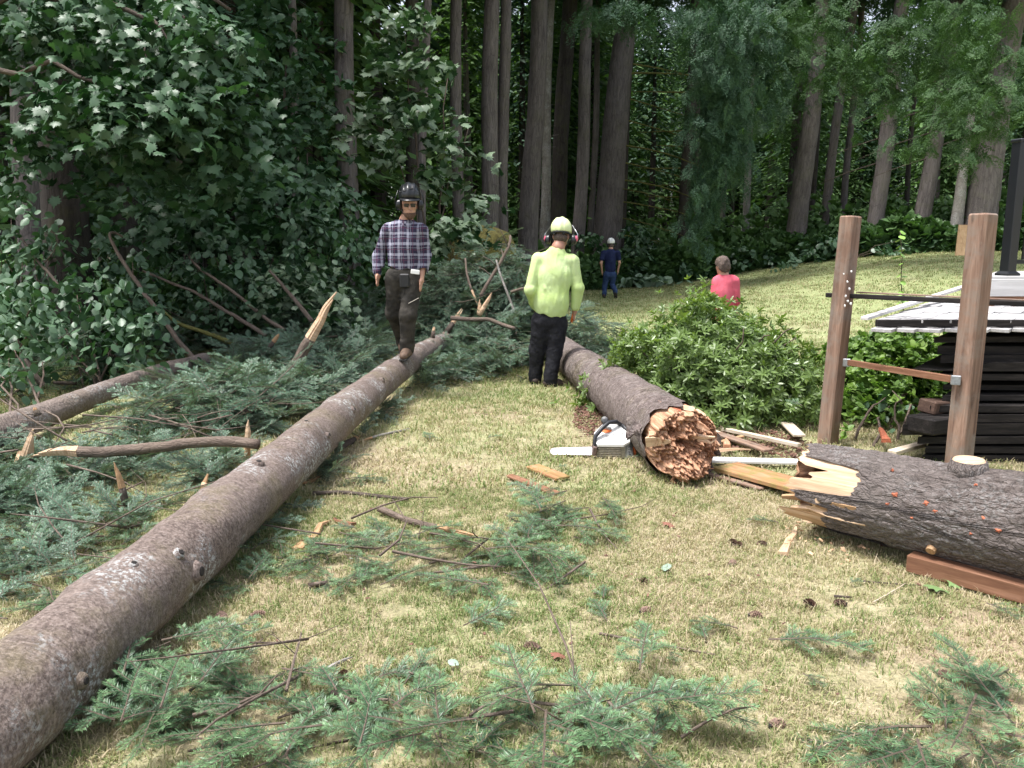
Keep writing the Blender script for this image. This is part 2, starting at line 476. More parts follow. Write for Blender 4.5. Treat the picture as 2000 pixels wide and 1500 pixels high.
def bark_mat(name, dark, mid, light, moss=(.10, .11, .03), mossamt=.25, lichen=0.0, vs=(14, 14, 3.2), bump=.8, warp=.05, crack=.45, cells=True):
    n = NT(name)
    bc = n.attr('bark').outputs['Vector']
    oi = n.new('ShaderNodeObjectInfo')
    sh = n.new('ShaderNodeVectorMath', operation='ADD'); n.link(bc, sh.inputs[0])
    cx = n.new('ShaderNodeCombineXYZ'); rs = n.math('MULTIPLY', oi.outputs['Random'], 37.0)
    n.link(rs, cx.inputs[2]); n.link(cx.outputs[0], sh.inputs[1]); v = sh.outputs[0]
    wn_ = n.new('ShaderNodeTexNoise'); wn_.inputs['Scale'].default_value = 9; wn_.inputs['Detail'].default_value = 3; n.link(v, wn_.inputs['Vector'])
    wv = n.new('ShaderNodeVectorMath', operation='MULTIPLY_ADD'); n.link(wn_.outputs[1], wv.inputs[0]); wv.inputs[1].default_value = (warp, warp, warp * 1.4); n.link(v, wv.inputs[2])
    mv = n.mapped(wv.outputs[0], vs)
    vo = n.voro(mv, 1.0); ve = n.voro(mv, 1.0, 'DISTANCE_TO_EDGE')
    fur = n.noise(n.mapped(v, (vs[0] * 1.3, vs[1] * 1.3, vs[2] * .8)), 1.0, 6, .65, .6 if cells else .15)
    fine = n.noise(v, 90, 4, .6)
    big = n.noise(v, 1.7, 3)
    rid = n.math('ABSOLUTE', n.math('SUBTRACT', n.noise(n.mapped(v, (7, 7, 26)), 1.0, 5, .7, .8), .5))
    ck = n.mapr(ve.outputs['Distance'], 0, .18)
    h = n.math('ADD', n.math('MULTIPLY', ck, crack * .7), n.math('ADD', n.math('MULTIPLY', fur, .8), n.math('MULTIPLY', fine, .3)))
    wf = .7 if cells else .45
    c = n.ramp(n.math('ADD', n.math('MULTIPLY', fur, wf), n.math('MULTIPLY', fine, 1 - wf)), [(.33, dark), (.5, mid), (.68, light)] if cells else [(.40, dark), (.5, mid), (.61, light)])
    if not cells:
        h = n.math('ADD', n.math('MULTIPLY', n.mapr(rid, 0, .03), .5), n.math('ADD', n.math('MULTIPLY', fur, .7), n.math('MULTIPLY', fine, .45)))
        c = n.mix(n.mapr(rid, .0, .016, .55, 0), c, tuple(x * .35 for x in dark))
        c = n.mix(n.mapr(n.noise(v, 170, 2), .62, .72, 0, .5), c, light)
    else: c = n.mix(n.mapr(vo.outputs['Color'], 0, 1, 0, .35), c, mid)
    if cells: c = n.mix(n.mapr(ve.outputs['Distance'], 0, .07, crack, 0), c, tuple(x * .5 for x in dark))
    c = n.mix(n.mapr(big, .3, .7, .0, .35), c, light)
    if mossamt: c = n.mix(n.mapr(n.noise(v, 2.3, 5, .7), .5, .72, 0, mossamt), c, moss)
    if lichen:
        k = n.math('MULTIPLY', n.mapr(n.noise(v, 2.6, 3), .52, .62), n.mapr(n.noise(v, 46, 5, .75), .50, .58))
        c = n.mix(n.math('MULTIPLY', k, lichen), c, (.43, .44, .435))
    n.col(c); n.rough(.9); n.spec(.2)
    n.bump(h, bump, .02)
    return n.m

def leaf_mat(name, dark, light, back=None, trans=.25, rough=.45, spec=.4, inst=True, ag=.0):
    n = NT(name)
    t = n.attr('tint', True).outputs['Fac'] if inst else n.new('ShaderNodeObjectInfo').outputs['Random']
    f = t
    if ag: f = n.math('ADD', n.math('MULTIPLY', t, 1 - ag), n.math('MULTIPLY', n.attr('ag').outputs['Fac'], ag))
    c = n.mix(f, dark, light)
    if back is not None:
        g = n.new('ShaderNodeNewGeometry'); c = n.mix(g.outputs['Backfacing'], c, back)
    n.col(c); n.rough(rough); n.spec(spec)
    tc = n.mix(1.0, c, (.75, .95, .35), 'MULTIPLY'); n.translucent(tc, trans)
    return n.m

def wood_mat(name, a, b, c3, rough=.75, grain=(2, 40, 40), knots=True, bump=.25, weather=None):
    """grain runs along local x of each board (the 'bark' coordinates)"""
    n = NT(name)
    v = n.attr('bark').outputs['Vector']
    oi = n.new('ShaderNodeObjectInfo'); cx = n.new('ShaderNodeCombineXYZ')
    n.link(n.math('MULTIPLY', oi.outputs['Random'], 23.0), cx.inputs[1])
    sh = n.new('ShaderNodeVectorMath', operation='ADD'); n.link(v, sh.inputs[0]); n.link(cx.outputs[0], sh.inputs[1]); v = sh.outputs[0]
    g = n.noise(n.mapped(v, grain), 1.0, 5, .6, .8)
    bg = n.noise(n.mapped(v, (1.2, 7, 7)), 1.0, 4)
    c = n.ramp(g, [(.3, a), (.5, b), (.7, c3)])
    c = n.mix(n.mapr(bg, .35, .7, .0, .5), c, a)
    if knots:
        vo = n.voro(n.mapped(v, (3.1, 9, 9)), 1.0)
        c = n.mix(n.mapr(vo.outputs['Distance'], .06, .14, .6, 0), c, tuple(x * .3 for x in a))
    if weather:
        c = n.mix(n.mapr(n.noise(v, 6, 5, .7), .45, .65, 0, .8), c, weather)
    n.col(c); n.rough(rough); n.spec(.25); n.bump(g, bump, .004)
    return n.m

M = {}
M['trunk'] = bark_mat('forest_bark', (.042, .036, .035), (.125, .108, .104), (.23, .202, .193), mossamt=.25, vs=(11, 11, 2.2))
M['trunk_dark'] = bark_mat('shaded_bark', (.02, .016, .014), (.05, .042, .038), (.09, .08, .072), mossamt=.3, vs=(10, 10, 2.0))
M['trunk_pale'] = bark_mat('pale_mottled_bark', (.09, .08, .07), (.22, .20, .18), (.38, .36, .33), mossamt=.35, lichen=.9, vs=(9, 9, 7))
M['trunk_moss'] = bark_mat('mossy_bark', (.05, .045, .03), (.10, .09, .06), (.17, .15, .11), mossamt=.8, vs=(11, 11, 2.5))
M['limb'] = bark_mat('limb_bark', (.06, .045, .038), (.14, .105, .085), (.24, .19, .155), mossamt=.15, vs=(40, 40, 12), bump=.5)
M['limb_moss'] = bark_mat('mossy_limb', (.06, .06, .02), (.13, .125, .04), (.22, .21, .08), mossamt=.7, moss=(.22, .21, .05), vs=(40, 40, 12), bump=.5)
M['limb_dark'] = bark_mat('dark_limb', (.035, .027, .024), (.08, .062, .052), (.15, .12, .10), mossamt=.25, vs=(40, 40, 12), bump=.5)
M['twig'] = plain('twig_bark', (.11, .08, .06), .8, var=.35, scale=40)
M['needle'] = leaf_mat('fir_needles', (.022, .058, .038), (.155, .27, .165), (.18, .26, .19), trans=.12, rough=.42, spec=.5, ag=.6)
M['needle_obj'] = leaf_mat('fir_bough_needles', (.016, .050, .028), (.19, .33, .15), (.17, .25, .17), trans=.14, rough=.4, spec=.5, inst=False, ag=.85)
M['crown'] = leaf_mat('conifer_foliage', (.014, .042, .018), (.105, .195, .07), None, trans=.2, rough=.6, spec=.25, ag=.45)
M['far_crown'] = leaf_mat('far_foliage', (.03, .07, .03), (.16, .28, .09), None, trans=.25, rough=.6, spec=.2, ag=.45)  # lighter copy of the conifer foliage: light among far crowns put into the colour
M['crown_blue'] = leaf_mat('hemlock_foliage', (.014, .042, .026), (.095, .185, .10), None, trans=.15, rough=.55, spec=.3, ag=.45)
M['maple'] = leaf_mat('maple_leaf', (.014, .046, .018), (.062, .14, .058), (.065, .125, .065), trans=.2, rough=.42, spec=.32)
M['maple_pale'] = leaf_mat('young_maple_leaf', (.016, .05, .022), (.07, .145, .065), (.22, .30, .19), trans=.22, rough=.38, spec=.5)
M['oval'] = leaf_mat('shrub_leaf', (.018, .056, .026), (.08, .17, .078), (.095, .17, .095), trans=.22, rough=.4, spec=.5)
M['rhodo'] = leaf_mat('evergreen_shrub_leaf', (.026, .066, .020), (.36, .46, .12), (.16, .24, .07), trans=.32, rough=.34, spec=.5, ag=.5)
M['yellowgreen'] = leaf_mat('weed_leaf', (.06, .13, .03), (.22, .34, .08), None, trans=.35, rough=.45, spec=.4)
M['sapling'] = plain('sapling_leaf', (.20, .36, .06), .45)
M['hosta'] = leaf_mat('broad_pale_leaf', (.13, .22, .14), (.30, .40, .29), None, trans=.2, rough=.4, inst=False)
M['fern'] = leaf_mat('undergrowth_leaf', (.022, .062, .022), (.12, .22, .075), None, trans=.22, rough=.5, spec=.35)
# ------------------------------------------------------------------ ground, sky-lit lawn, grass
def ground_material():
    n = NT('lawn_and_forest_floor')
    v = n.new('ShaderNodeTexCoord').outputs['Object']
    fo = n.attr('ag').outputs['Fac']
    a = n.noise(v, .5, 4); b = n.noise(v, 7, 6, .7); c = n.noise(v, 60, 4, .7)
    s = n.math('ADD', n.math('MULTIPLY', b, .5), n.math('MULTIPLY', c, .5))
    straw = n.ramp(s, [(.32, (.12, .085, .058)), (.5, (.32, .245, .17)), (.66, (.52, .43, .32))])
    green = n.ramp(s, [(.32, (.17, .20, .09)), (.5, (.275, .31, .145)), (.68, (.38, .405, .215))])
    sep = n.new('ShaderNodeSeparateXYZ'); n.link(v, sep.inputs[0])
    far = n.mapr(sep.outputs[1], 5, 20, 0, .75)
    k = n.math('ADD', n.mapr(n.noise(v, .55, 5, .65), .36, .64, .0, .75), far, clamp=True)
    lawn = n.mix(k, straw, green)
    fl = n.ramp(n.noise(v, 5, 6, .7), [(.35, (.018, .013, .008)), (.55, (.05, .036, .022)), (.7, (.09, .07, .04))])
    fl = n.mix(n.mapr(n.noise(v, 1.3, 4), .45, .6, 0, .7), fl, (.02, .045, .015))
    n.col(n.mix(fo, lawn, fl)); n.rough(.95); n.spec(.15)
    n.bump(s, .7, .03)
    return n.m

xs = np.unique(np.r_[np.linspace(-120, -14, 24), np.linspace(-14, 20, 200), np.linspace(20, 120, 24)])
ys = np.unique(np.r_[np.linspace(-40, -2, 8), np.linspace(-2, 36, 190), np.linspace(36, 200, 40)])
GX, GY = np.meshgrid(xs, ys, indexing='ij')
GZ = ground(GX.ravel(), GY.ravel())
fm = sstep(-.8, 1.0, (GY - edge_y(GX)).ravel() + 1.2 * n2(GX.ravel(), GY.ravel(), .6, 4))
ii = np.arange(len(xs) * len(ys)).reshape(len(xs), len(ys))
Q = np.stack([ii[:-1, :-1], ii[1:, :-1], ii[1:, 1:], ii[:-1, 1:]], -1).reshape(-1, 4)
g_me = fast_mesh('ground', np.stack([GX.ravel(), GY.ravel(), GZ], 1), Q, ground_material(), True, ag=fm)
g_ob = bpy.data.objects.new('ground', g_me); COL.objects.link(g_ob); g_ob['kind'] = 'structure'

def grass_mat():
    n = NT('mown_grass_blades')
    t = n.attr('tint', True).outputs['Fac']; a = n.attr('ag').outputs['Fac']
    k = n.math('ADD', n.math('MULTIPLY', t, .62), n.math('MULTIPLY', a, .38))
    c = n.ramp(k, [(.12, (.62, .53, .39)), (.36, (.49, .405, .265)), (.52, (.35, .34, .165)), (.68, (.19, .255, .085)), (.9, (.11, .19, .05))])
    n.col(c); n.rough(.6); n.spec(.25)
    n.translucent(n.mix(1.0, c, (.95, 1, .72), 'MULTIPLY'), .25)
    return n.m
M['grass'] = grass_mat()
def grass_tuft(seed, nb, spread, h, wd):
    r = np.random.default_rng(seed); mb = MB()
    for i in range(nb):
        p = r.normal(size=2) * spread; az = r.uniform(0, 2 * np.pi); lean = r.uniform(.35, 1.5)
        L = h * r.uniform(.5, 1.3); d = np.array([math.cos(az), math.sin(az)]); w_ = wd * r.uniform(.7, 1.3)
        s_ = np.array([-d[1], d[0]]) * w_ / 2
        m_ = p + d * L * .45 * math.sin(lean); zt = L * .62 * math.cos(lean * .7)
        e_ = p + d * L * math.sin(lean) * 1.1; ze = max(.004, L * math.cos(lean))
        v = [(*(p - s_), -.004), (*(p + s_), -.004), (*(m_ + s_ * .8), zt), (*(m_ - s_ * .8), zt), (*e_, ze)]
        mb.add(v, [(0, 1, 2, 3), (3, 2, 4)], None, r.random())
    return template('grass_tuft', mb.mesh('grass_tuft', M['grass']))
GT_NEAR = [grass_tuft(i, 15, .022, .036, .0034) for i in range(5)]
GT_MID = [grass_tuft(20 + i, 15, .045, .046, .0065) for i in range(4)]
GT_FAR = [grass_tuft(40 + i, 16, .075, .05, .012) for i in range(3)]
def grass_band(y0, y1, n, fx, sc):
    y = y0 + (y1 - y0) * RNG.random(n * 2); keep = RNG.random(n * 2) < (y / y1); y = y[keep][:n]
    x = (RNG.random(len(y)) * 2 - 1) * (fx * y + 1.3)
    k = (y < edge_y(x) - .2 + .6 * n2(x, y, .8, 8)); x, y = x[k], y[k]
    # thin, bare patches
    bare = n2(x, y, 1.3, 21, 3); k = RNG.random(len(x)) < np.clip(1.0 + bare * 1.5, .12, 1); x, y = x[k], y[k]
    z = ground(x, y)
    t = .49 + .46 * n2(x, y, .7, 31, 4) + .22 * n2(x, y, 3.5, 33, 3) + .02 * np.clip(y - 3.8, 0, 6) + .008 * np.clip(y - 9.8, 0, 14) - .04 * np.clip(x, 0, 3) + RNG.normal(size=len(x)) * .14
    t = np.where(y > 11, np.clip(.56 + .25 * (t - .4), .40, .70), t)
    return np.stack([x, y, z], 1), np.clip(t, 0, 1)
for (y0, y1, n, fx, sc, T, nm) in ((1.75, 5.2, 30000, .78, 1, GT_NEAR, 'grass'), (5.2, 13, 30000, .74, 1, GT_MID, 'grass'), (13, 32, 26000, .68, 1, GT_FAR, 'grass')):
    P_, t_ = grass_band(y0, y1, n, fx, sc)
    rt = np.stack([RNG.normal(size=len(P_)) * .15, RNG.normal(size=len(P_)) * .15, RNG.random(len(P_)) * 6.28], 1)
    scatter(nm, P_, rt, RNG.uniform(.7, 1.25, len(P_)), T, None, t_, label='short mown lawn grass, half dried to straw')
# ------------------------------------------------------------------ foliage templates
def fir_spray(seed, L=.55, nside=11, side=.24, nl=.024, step=.0042, nw=.0017, up=.25, droop=.1, sub=True):
    """a fir bough: main twig, flat side twigs, each set with needles; returns (twig builder, needle builder)"""
    r = np.random.default_rng(seed); tw = MB(); nd = MB()
    NV, NA = [], []
    def twig(p0, d0, ln, rad, curve, young):
        n = max(3, int(ln / .045)); pts = [np.array(p0, float)]; d = np.array(d0, float)
        for i in range(n):
            d = d + curve * (1 / n) + r.normal(size=3) * .035; d /= np.linalg.norm(d)
            pts.append(pts[-1] + d * ln / n)
        pts = np.array(pts)
        tw.tube(pts, np.linspace(rad, rad * .45, len(pts)), 4, True)
        s = np.arange(.1 * ln, ln, step); u = np.linspace(0, 1, len(pts)) * ln
        P = np.stack([np.interp(s, u, pts[:, i]) for i in range(3)], 1)
        T = np.gradient(P, axis=0); T /= np.linalg.norm(T, axis=1, keepdims=True)
        upv = np.array([0, 0, 1.]); S = np.cross(T, upv); S /= np.linalg.norm(S, axis=1, keepdims=True) + 1e-9; N = np.cross(S, T)
        for sg in (-1, 1):
            ang = r.normal(size=len(P)) * .26 + .18
            D = T * .62 + sg * S * np.cos(ang)[:, None] * .85 + N * np.sin(ang)[:, None] * .85
            D /= np.linalg.norm(D, axis=1, keepdims=True)
            W = np.cross(D, N + r.normal(size=P.shape) * .2); W /= np.linalg.norm(W, axis=1, keepdims=True) + 1e-9
            l = nl * r.uniform(.75, 1.15, len(P)) * np.clip(1.3 - (s / ln) ** 6 * .5, .5, 1)
            B = P + r.normal(size=P.shape) * .0008
            E_ = B + D * l[:, None]; M_ = B + D * l[:, None] * .45; NV.append(np.stack([B, M_ + W * nw / 2, E_, M_ - W * nw / 2], 1))
            NA.append(np.clip(young * (.25 + .75 * (s / ln) ** 2) + r.normal(size=len(P)) * .12, 0, 1))
        return pts
    main = twig((0, 0, 0), (1, 0, up), L, .0042, np.array([0, 0, -droop * 2.2]), .5)
    for i in range(nside):
        t = .16 + .8 * i / nside + r.normal() * .02; k = t * (len(main) - 1); a = int(np.clip(k, 0, len(main) - 2))
        p = main[a] + (main[a + 1] - main[a]) * np.clip(k - a, 0, 1); sg = -1 if i % 2 else 1
        yaw = sg * r.uniform(.7, 1.1); ln = side * (1.05 - .75 * t) * r.uniform(.75, 1.2)
        d = np.array([math.cos(yaw), math.sin(yaw), r.normal() * .10 + up * .3])
        q = twig(p, d, ln, .0026, np.array([.35, 0, -droop]), .9)
        if sub and ln > .12:
            for j in range(2):
                m_ = q[len(q) // 2 - j]; y2 = yaw + (1 if j else -1) * .75
                twig(m_, (math.cos(y2), math.sin(y2), r.normal() * .1), ln * .45, .0018, np.array([0, 0, -droop * .5]), 1.0)
    V = np.concatenate(NV).reshape(-1, 3); A = np.repeat(np.concatenate(NA), 4)
    return tw, V, A
def tri_mesh(name, V, A, mat):
    return fast_mesh(name, V, np.arange(len(V)).reshape(-1, 4), mat, False, V, A)

# near boughs (things, each with its own twig and needles)
BOUGH = []
for i, (L, ns, sd, dr) in enumerate(((.32, 6, .15, .10), (.38, 7, .17, .16), (.44, 8, .18, .2), (.26, 5, .12, .06), (.19, 3, .10, .12), (.36, 7, .13, .26))):
    tw, V, A = fir_spray(100 + i, L, ns, sd, step=.0027, nw=.0026, nl=.027, droop=dr * .6, up=.06)
    BOUGH.append((tw.mesh('bough_twig', M['twig']), tri_mesh('bough_needles', V, A, M['needle_obj'])))
# brush sprigs: coarser, scattered in masses
SPRIG = []
for i in range(5):
    tw, V, A = fir_spray(200 + i, .42 + .05 * i, 7, .19, step=.0075, nw=.0062, nl=.034, droop=.12 + .06 * i, up=.2, sub=False)
    mb = MB(); mb.add(V, np.arange(len(V)).reshape(-1, 4), None, A)
    mb.cm = 1
    for v_ in range(1): mb.v += tw.v; mb.c += tw.c; mb.a += tw.a; mb.f += [tuple(q + mb.n for q in f_) for f_ in tw.f]; mb.m += [1] * len(tw.f); mb.n += tw.n
    me = mb.mesh('sprig', [M['needle'], M['twig']]); SPRIG.append(template('sprig', me))

def conifer_bough(seed, L, mat, hang=.25, width=.55, leaf=.085, dens=15):
    """flat drooping branch tip of a standing conifer"""
    r = np.random.default_rng(seed); V = []; A = []
    for i in range(dens):
        t = .05 + .95 * i / dens; sg = -1 if i % 2 else 1
        p = np.array([L * t, 0, -hang * L * t * t]); ln = width * L * (1.05 - t) * r.uniform(.7, 1.15) + .06
        yaw = sg * r.uniform(.6, 1.15); d = np.array([math.cos(yaw), math.sin(yaw), -.12])
        m = max(4, int(ln / (leaf * .55)))
        for j in range(m):
            q = p + d * ln * (j + .5) / m + np.array([0, 0, -hang * ln * ((j + .5) / m) ** 2 * 1.5]) + r.normal(size=3) * leaf * .25
            for sd in (-1, 1):
                a = yaw + sd * r.uniform(.3, 1.1); e = np.array([math.cos(a), math.sin(a), r.uniform(-.75, .15)])
                w_ = np.cross(e, [r.normal() * .3, r.normal() * .3, 1]); w_ /= np.linalg.norm(w_)
                l = leaf * r.uniform(.7, 1.5)
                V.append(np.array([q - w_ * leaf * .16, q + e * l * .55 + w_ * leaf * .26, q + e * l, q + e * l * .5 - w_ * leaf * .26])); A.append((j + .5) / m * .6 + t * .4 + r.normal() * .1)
    V = np.array(V).reshape(-1, 3)
    return template('conifer_bough', fast_mesh('conifer_bough', V, np.arange(len(V)).reshape(-1, 4), mat, False, V, np.clip(np.repeat(A, 4), 0, 1)))
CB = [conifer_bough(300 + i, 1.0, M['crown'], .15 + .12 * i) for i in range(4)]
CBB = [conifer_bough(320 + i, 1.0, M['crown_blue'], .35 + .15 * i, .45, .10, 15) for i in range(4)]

def leaf_mesh(name, outline, mat, fold=.18, curl=.15):
    """leaf in the xy plane, stem at the origin, tip along +x"""
    o = np.array(outline, float); full = np.r_[o, (o * [1, -1])[-2:0:-1]]
    v = [(0.42, 0, 0)] + [(x, y, 0) for x, y in full]
    v = np.array([(x, y, -fold * abs(y) - curl * (x - .4) ** 2) for x, y, z in v]); n = len(full)
    f = [(0, 1 + i, 1 + (i + 1) % n) for i in range(n)]
    mb = MB(); mb.add(v, f, None, .5); return mb.mesh(name, mat, True)
MAPLE = [(0, 0), (.02, .10), (-.12, .34), (.10, .30), (.12, .52), (.28, .42), (.34, .62), (.46, .44), (.58, .50), (.56, .26), (.72, .22), (.70, .13), (1.0, 0)]
OVAL = [(0, 0), (.15, .24), (.42, .36), (.72, .27), (1, 0)]
LANCE = [(0, 0), (.25, .11), (.55, .15), (.8, .09), (1, 0)]
TL_MAPLE = [template('maple_leaf', leaf_mesh('maple_leaf', MAPLE, M['maple'], .10 + .12 * i, .1 + .15 * i)) for i in range(3)]
TL_PALE = [template('maple_leaf', leaf_mesh('maple_leaf', MAPLE, M['maple_pale'], .10 + .12 * i, .1 + .15 * i)) for i in range(3)]
TL_OVAL = [template('shrub_leaf', leaf_mesh('shrub_leaf', OVAL, M['oval'], .1 + .15 * i, .15)) for i in range(3)]
def rosette(seed, n, mat, out=LANCE, tilt=(.1, .9), size=(.7, 1.1)):
    r = np.random.default_rng(seed); mb = MB()
    for i in range(n):
        me = np.array(out, float); full = np.r_[me, (me * [1, -1])[-2:0:-1]]
        v = np.array([(x, y, .12 * abs(y) - .12 * x * x) for x, y in full]) * r.uniform(*size)
        e = Euler((r.normal() * .3, -r.uniform(*tilt), i * 2.4 + r.normal() * .3)).to_matrix()
        v = v @ np.array(e).T
        k = len(full)
        mb.add(v, [tuple(range(k))], None, r.uniform(0, .6) + (.4 if tilt[1] > .8 and i > n * .6 else 0))
    return mb
TL_RHODO = [template('leaf_rosette', rosette(400 + i, 9, M['rhodo']).mesh('leaf_rosette', M['rhodo'])) for i in range(4)]
TL_FERN = [template('leaf_clump', rosette(420 + i, 12, M['fern'], OVAL, (-.3, 1.2), (.4, 1.0)).mesh('leaf_clump', M['fern'])) for i in range(4)]
TL_YG = [template('weed_clump', rosette(440 + i, 8, M['yellowgreen'], OVAL, (-.1, 1.0), (.5, 1.0)).mesh('weed_clump', M['yellowgreen'])) for i in range(3)]

def rand_rot(n, tilt=.6):
    return np.stack([RNG.normal(size=n) * tilt, RNG.normal(size=n) * tilt, RNG.random(n) * 2 * np.pi], 1)
# ------------------------------------------------------------------ standing trees
def trunk_tree(name, label, xb, yb, wb, xt, wt, Y, mat='trunk', top=20.0, yt=0, crown=None, group=None, lumps=1.0, sides=20, cat='tree', snag=False):
    """trunk through two pixels of the photograph at distance Y, carried on up to its full height"""
    A = at(xb, yb, Y); B = at(xt, yt, Y + .2); d = (B - A) / (B.z - A.z)
    rb, rt = wb / 2 * A.y / F, wt / 2 * B.y / F
    zg = gz(A.x + d.x * (0 - A.z), Y)
    base = A + d * (zg - A.z)
    t = thing(name, label, cat, base, group)
    zs = np.r_[np.linspace(-.15, .6, 5), np.linspace(.9, min(top, 9.5), 26)]
    if top > 10: zs = np.r_[zs, np.linspace(10.5, top, 9)]
    pts = [base + d * z + Vector((.05 * math.sin(z * .6 + xb), .03 * math.cos(z * .5 + xb), 0)) * min(1, z / 3 if z > 0 else 0) for z in zs]
    hz = zs + base.z; rad = np.interp(hz, [base.z, A.z, B.z, max(B.z + 1, base.z + top + 3)], [rb * 1.02, rb, rt, rt * .25])
    if snag: rad = np.interp(hz, [base.z, base.z + top], [rb, rt])
    rad = rad * (1 + .55 * np.exp(-np.clip(zs, 0, 9) / .35))
    sd = int(xb * 7) % 997
    mb = MB(); mb.tube(pts, rad, sides, True, lambda bc, rr: rr * (.10 * fbm(bc * [4, 4, .7] / max(.3, rb * 2), 3, sd) + .05 * fbm(bc * [14, 14, 2.5], 2, sd + 5)) * lumps)
    mb.build('trunk', M[mat], t, True)
    return t, base, d, rb, rt
def crown_of(t, base, d, z0, z1, rmax, n, T, seed, nm='crown', taper=True, sc=(.9, 1.7), az=None, tint=None):
    r = np.random.default_rng(seed); P, Ro, S, Tn = [], [], [], []
    nb = n // 4
    for i in range(nb):
        z = z0 + (z1 - z0) * r.random() ** .9; a = r.uniform(0, 6.283) if az is None else r.uniform(*az)
        Rm = rmax * ((1 - (z - z0) / (z1 - z0)) * .8 + .2 if taper else 1) * r.uniform(.55, 1.1)
        c = base + d * z; g = r.uniform(.3, .9)
        for j in range(4):
            q = (j + .35) / 4 * Rm; s_ = r.uniform(*sc)
            a2 = a + r.normal() * .35
            P.append((c.x + math.cos(a2) * q, c.y + math.sin(a2) * q, c.z - .10 * q - .045 * q * q + r.normal() * .12))
            Ro.append((r.normal() * .2, .12 + .06 * q + r.normal() * .15, a2)); S.append(s_); Tn.append(np.clip(g + r.normal() * .2, 0, 1))
    return scatter(nm, P, Ro, S, T, None, Tn, t)
def limbs(t, base, d, specs, mat, sub=True, nm='dead_branch'):
    """bare branches: (height, azimuth, length, rise, droop, radius)"""
    for k, (z, a, L, rise, dr, rd) in enumerate(specs):
        c = base + d * z; pts = []
        for i in range(8):
            q = i / 7 * L
            pts.append((c.x + math.cos(a + .1 * math.sin(q * 2 + k)) * q, c.y + math.sin(a) * q, c.z + rise * q - dr * q * q))
        mb = MB(); mb.tube(pts, np.linspace(rd, rd * .3, 8), 6)
        if sub:
            for i in (3, 4, 5, 6):
                p = np.array(pts[i]); sg = 1 if i % 2 else -1
                e = p + np.array([math.cos(a + sg * .8), math.sin(a + sg * .8), -.25 + .1 * sg]) * L * .22
                mb.tube([p, (p + e) / 2 + [0, 0, .02], e], [rd * .4, rd * .3, rd * .12], 5)
        mb.build(nm, M[mat], t, True)

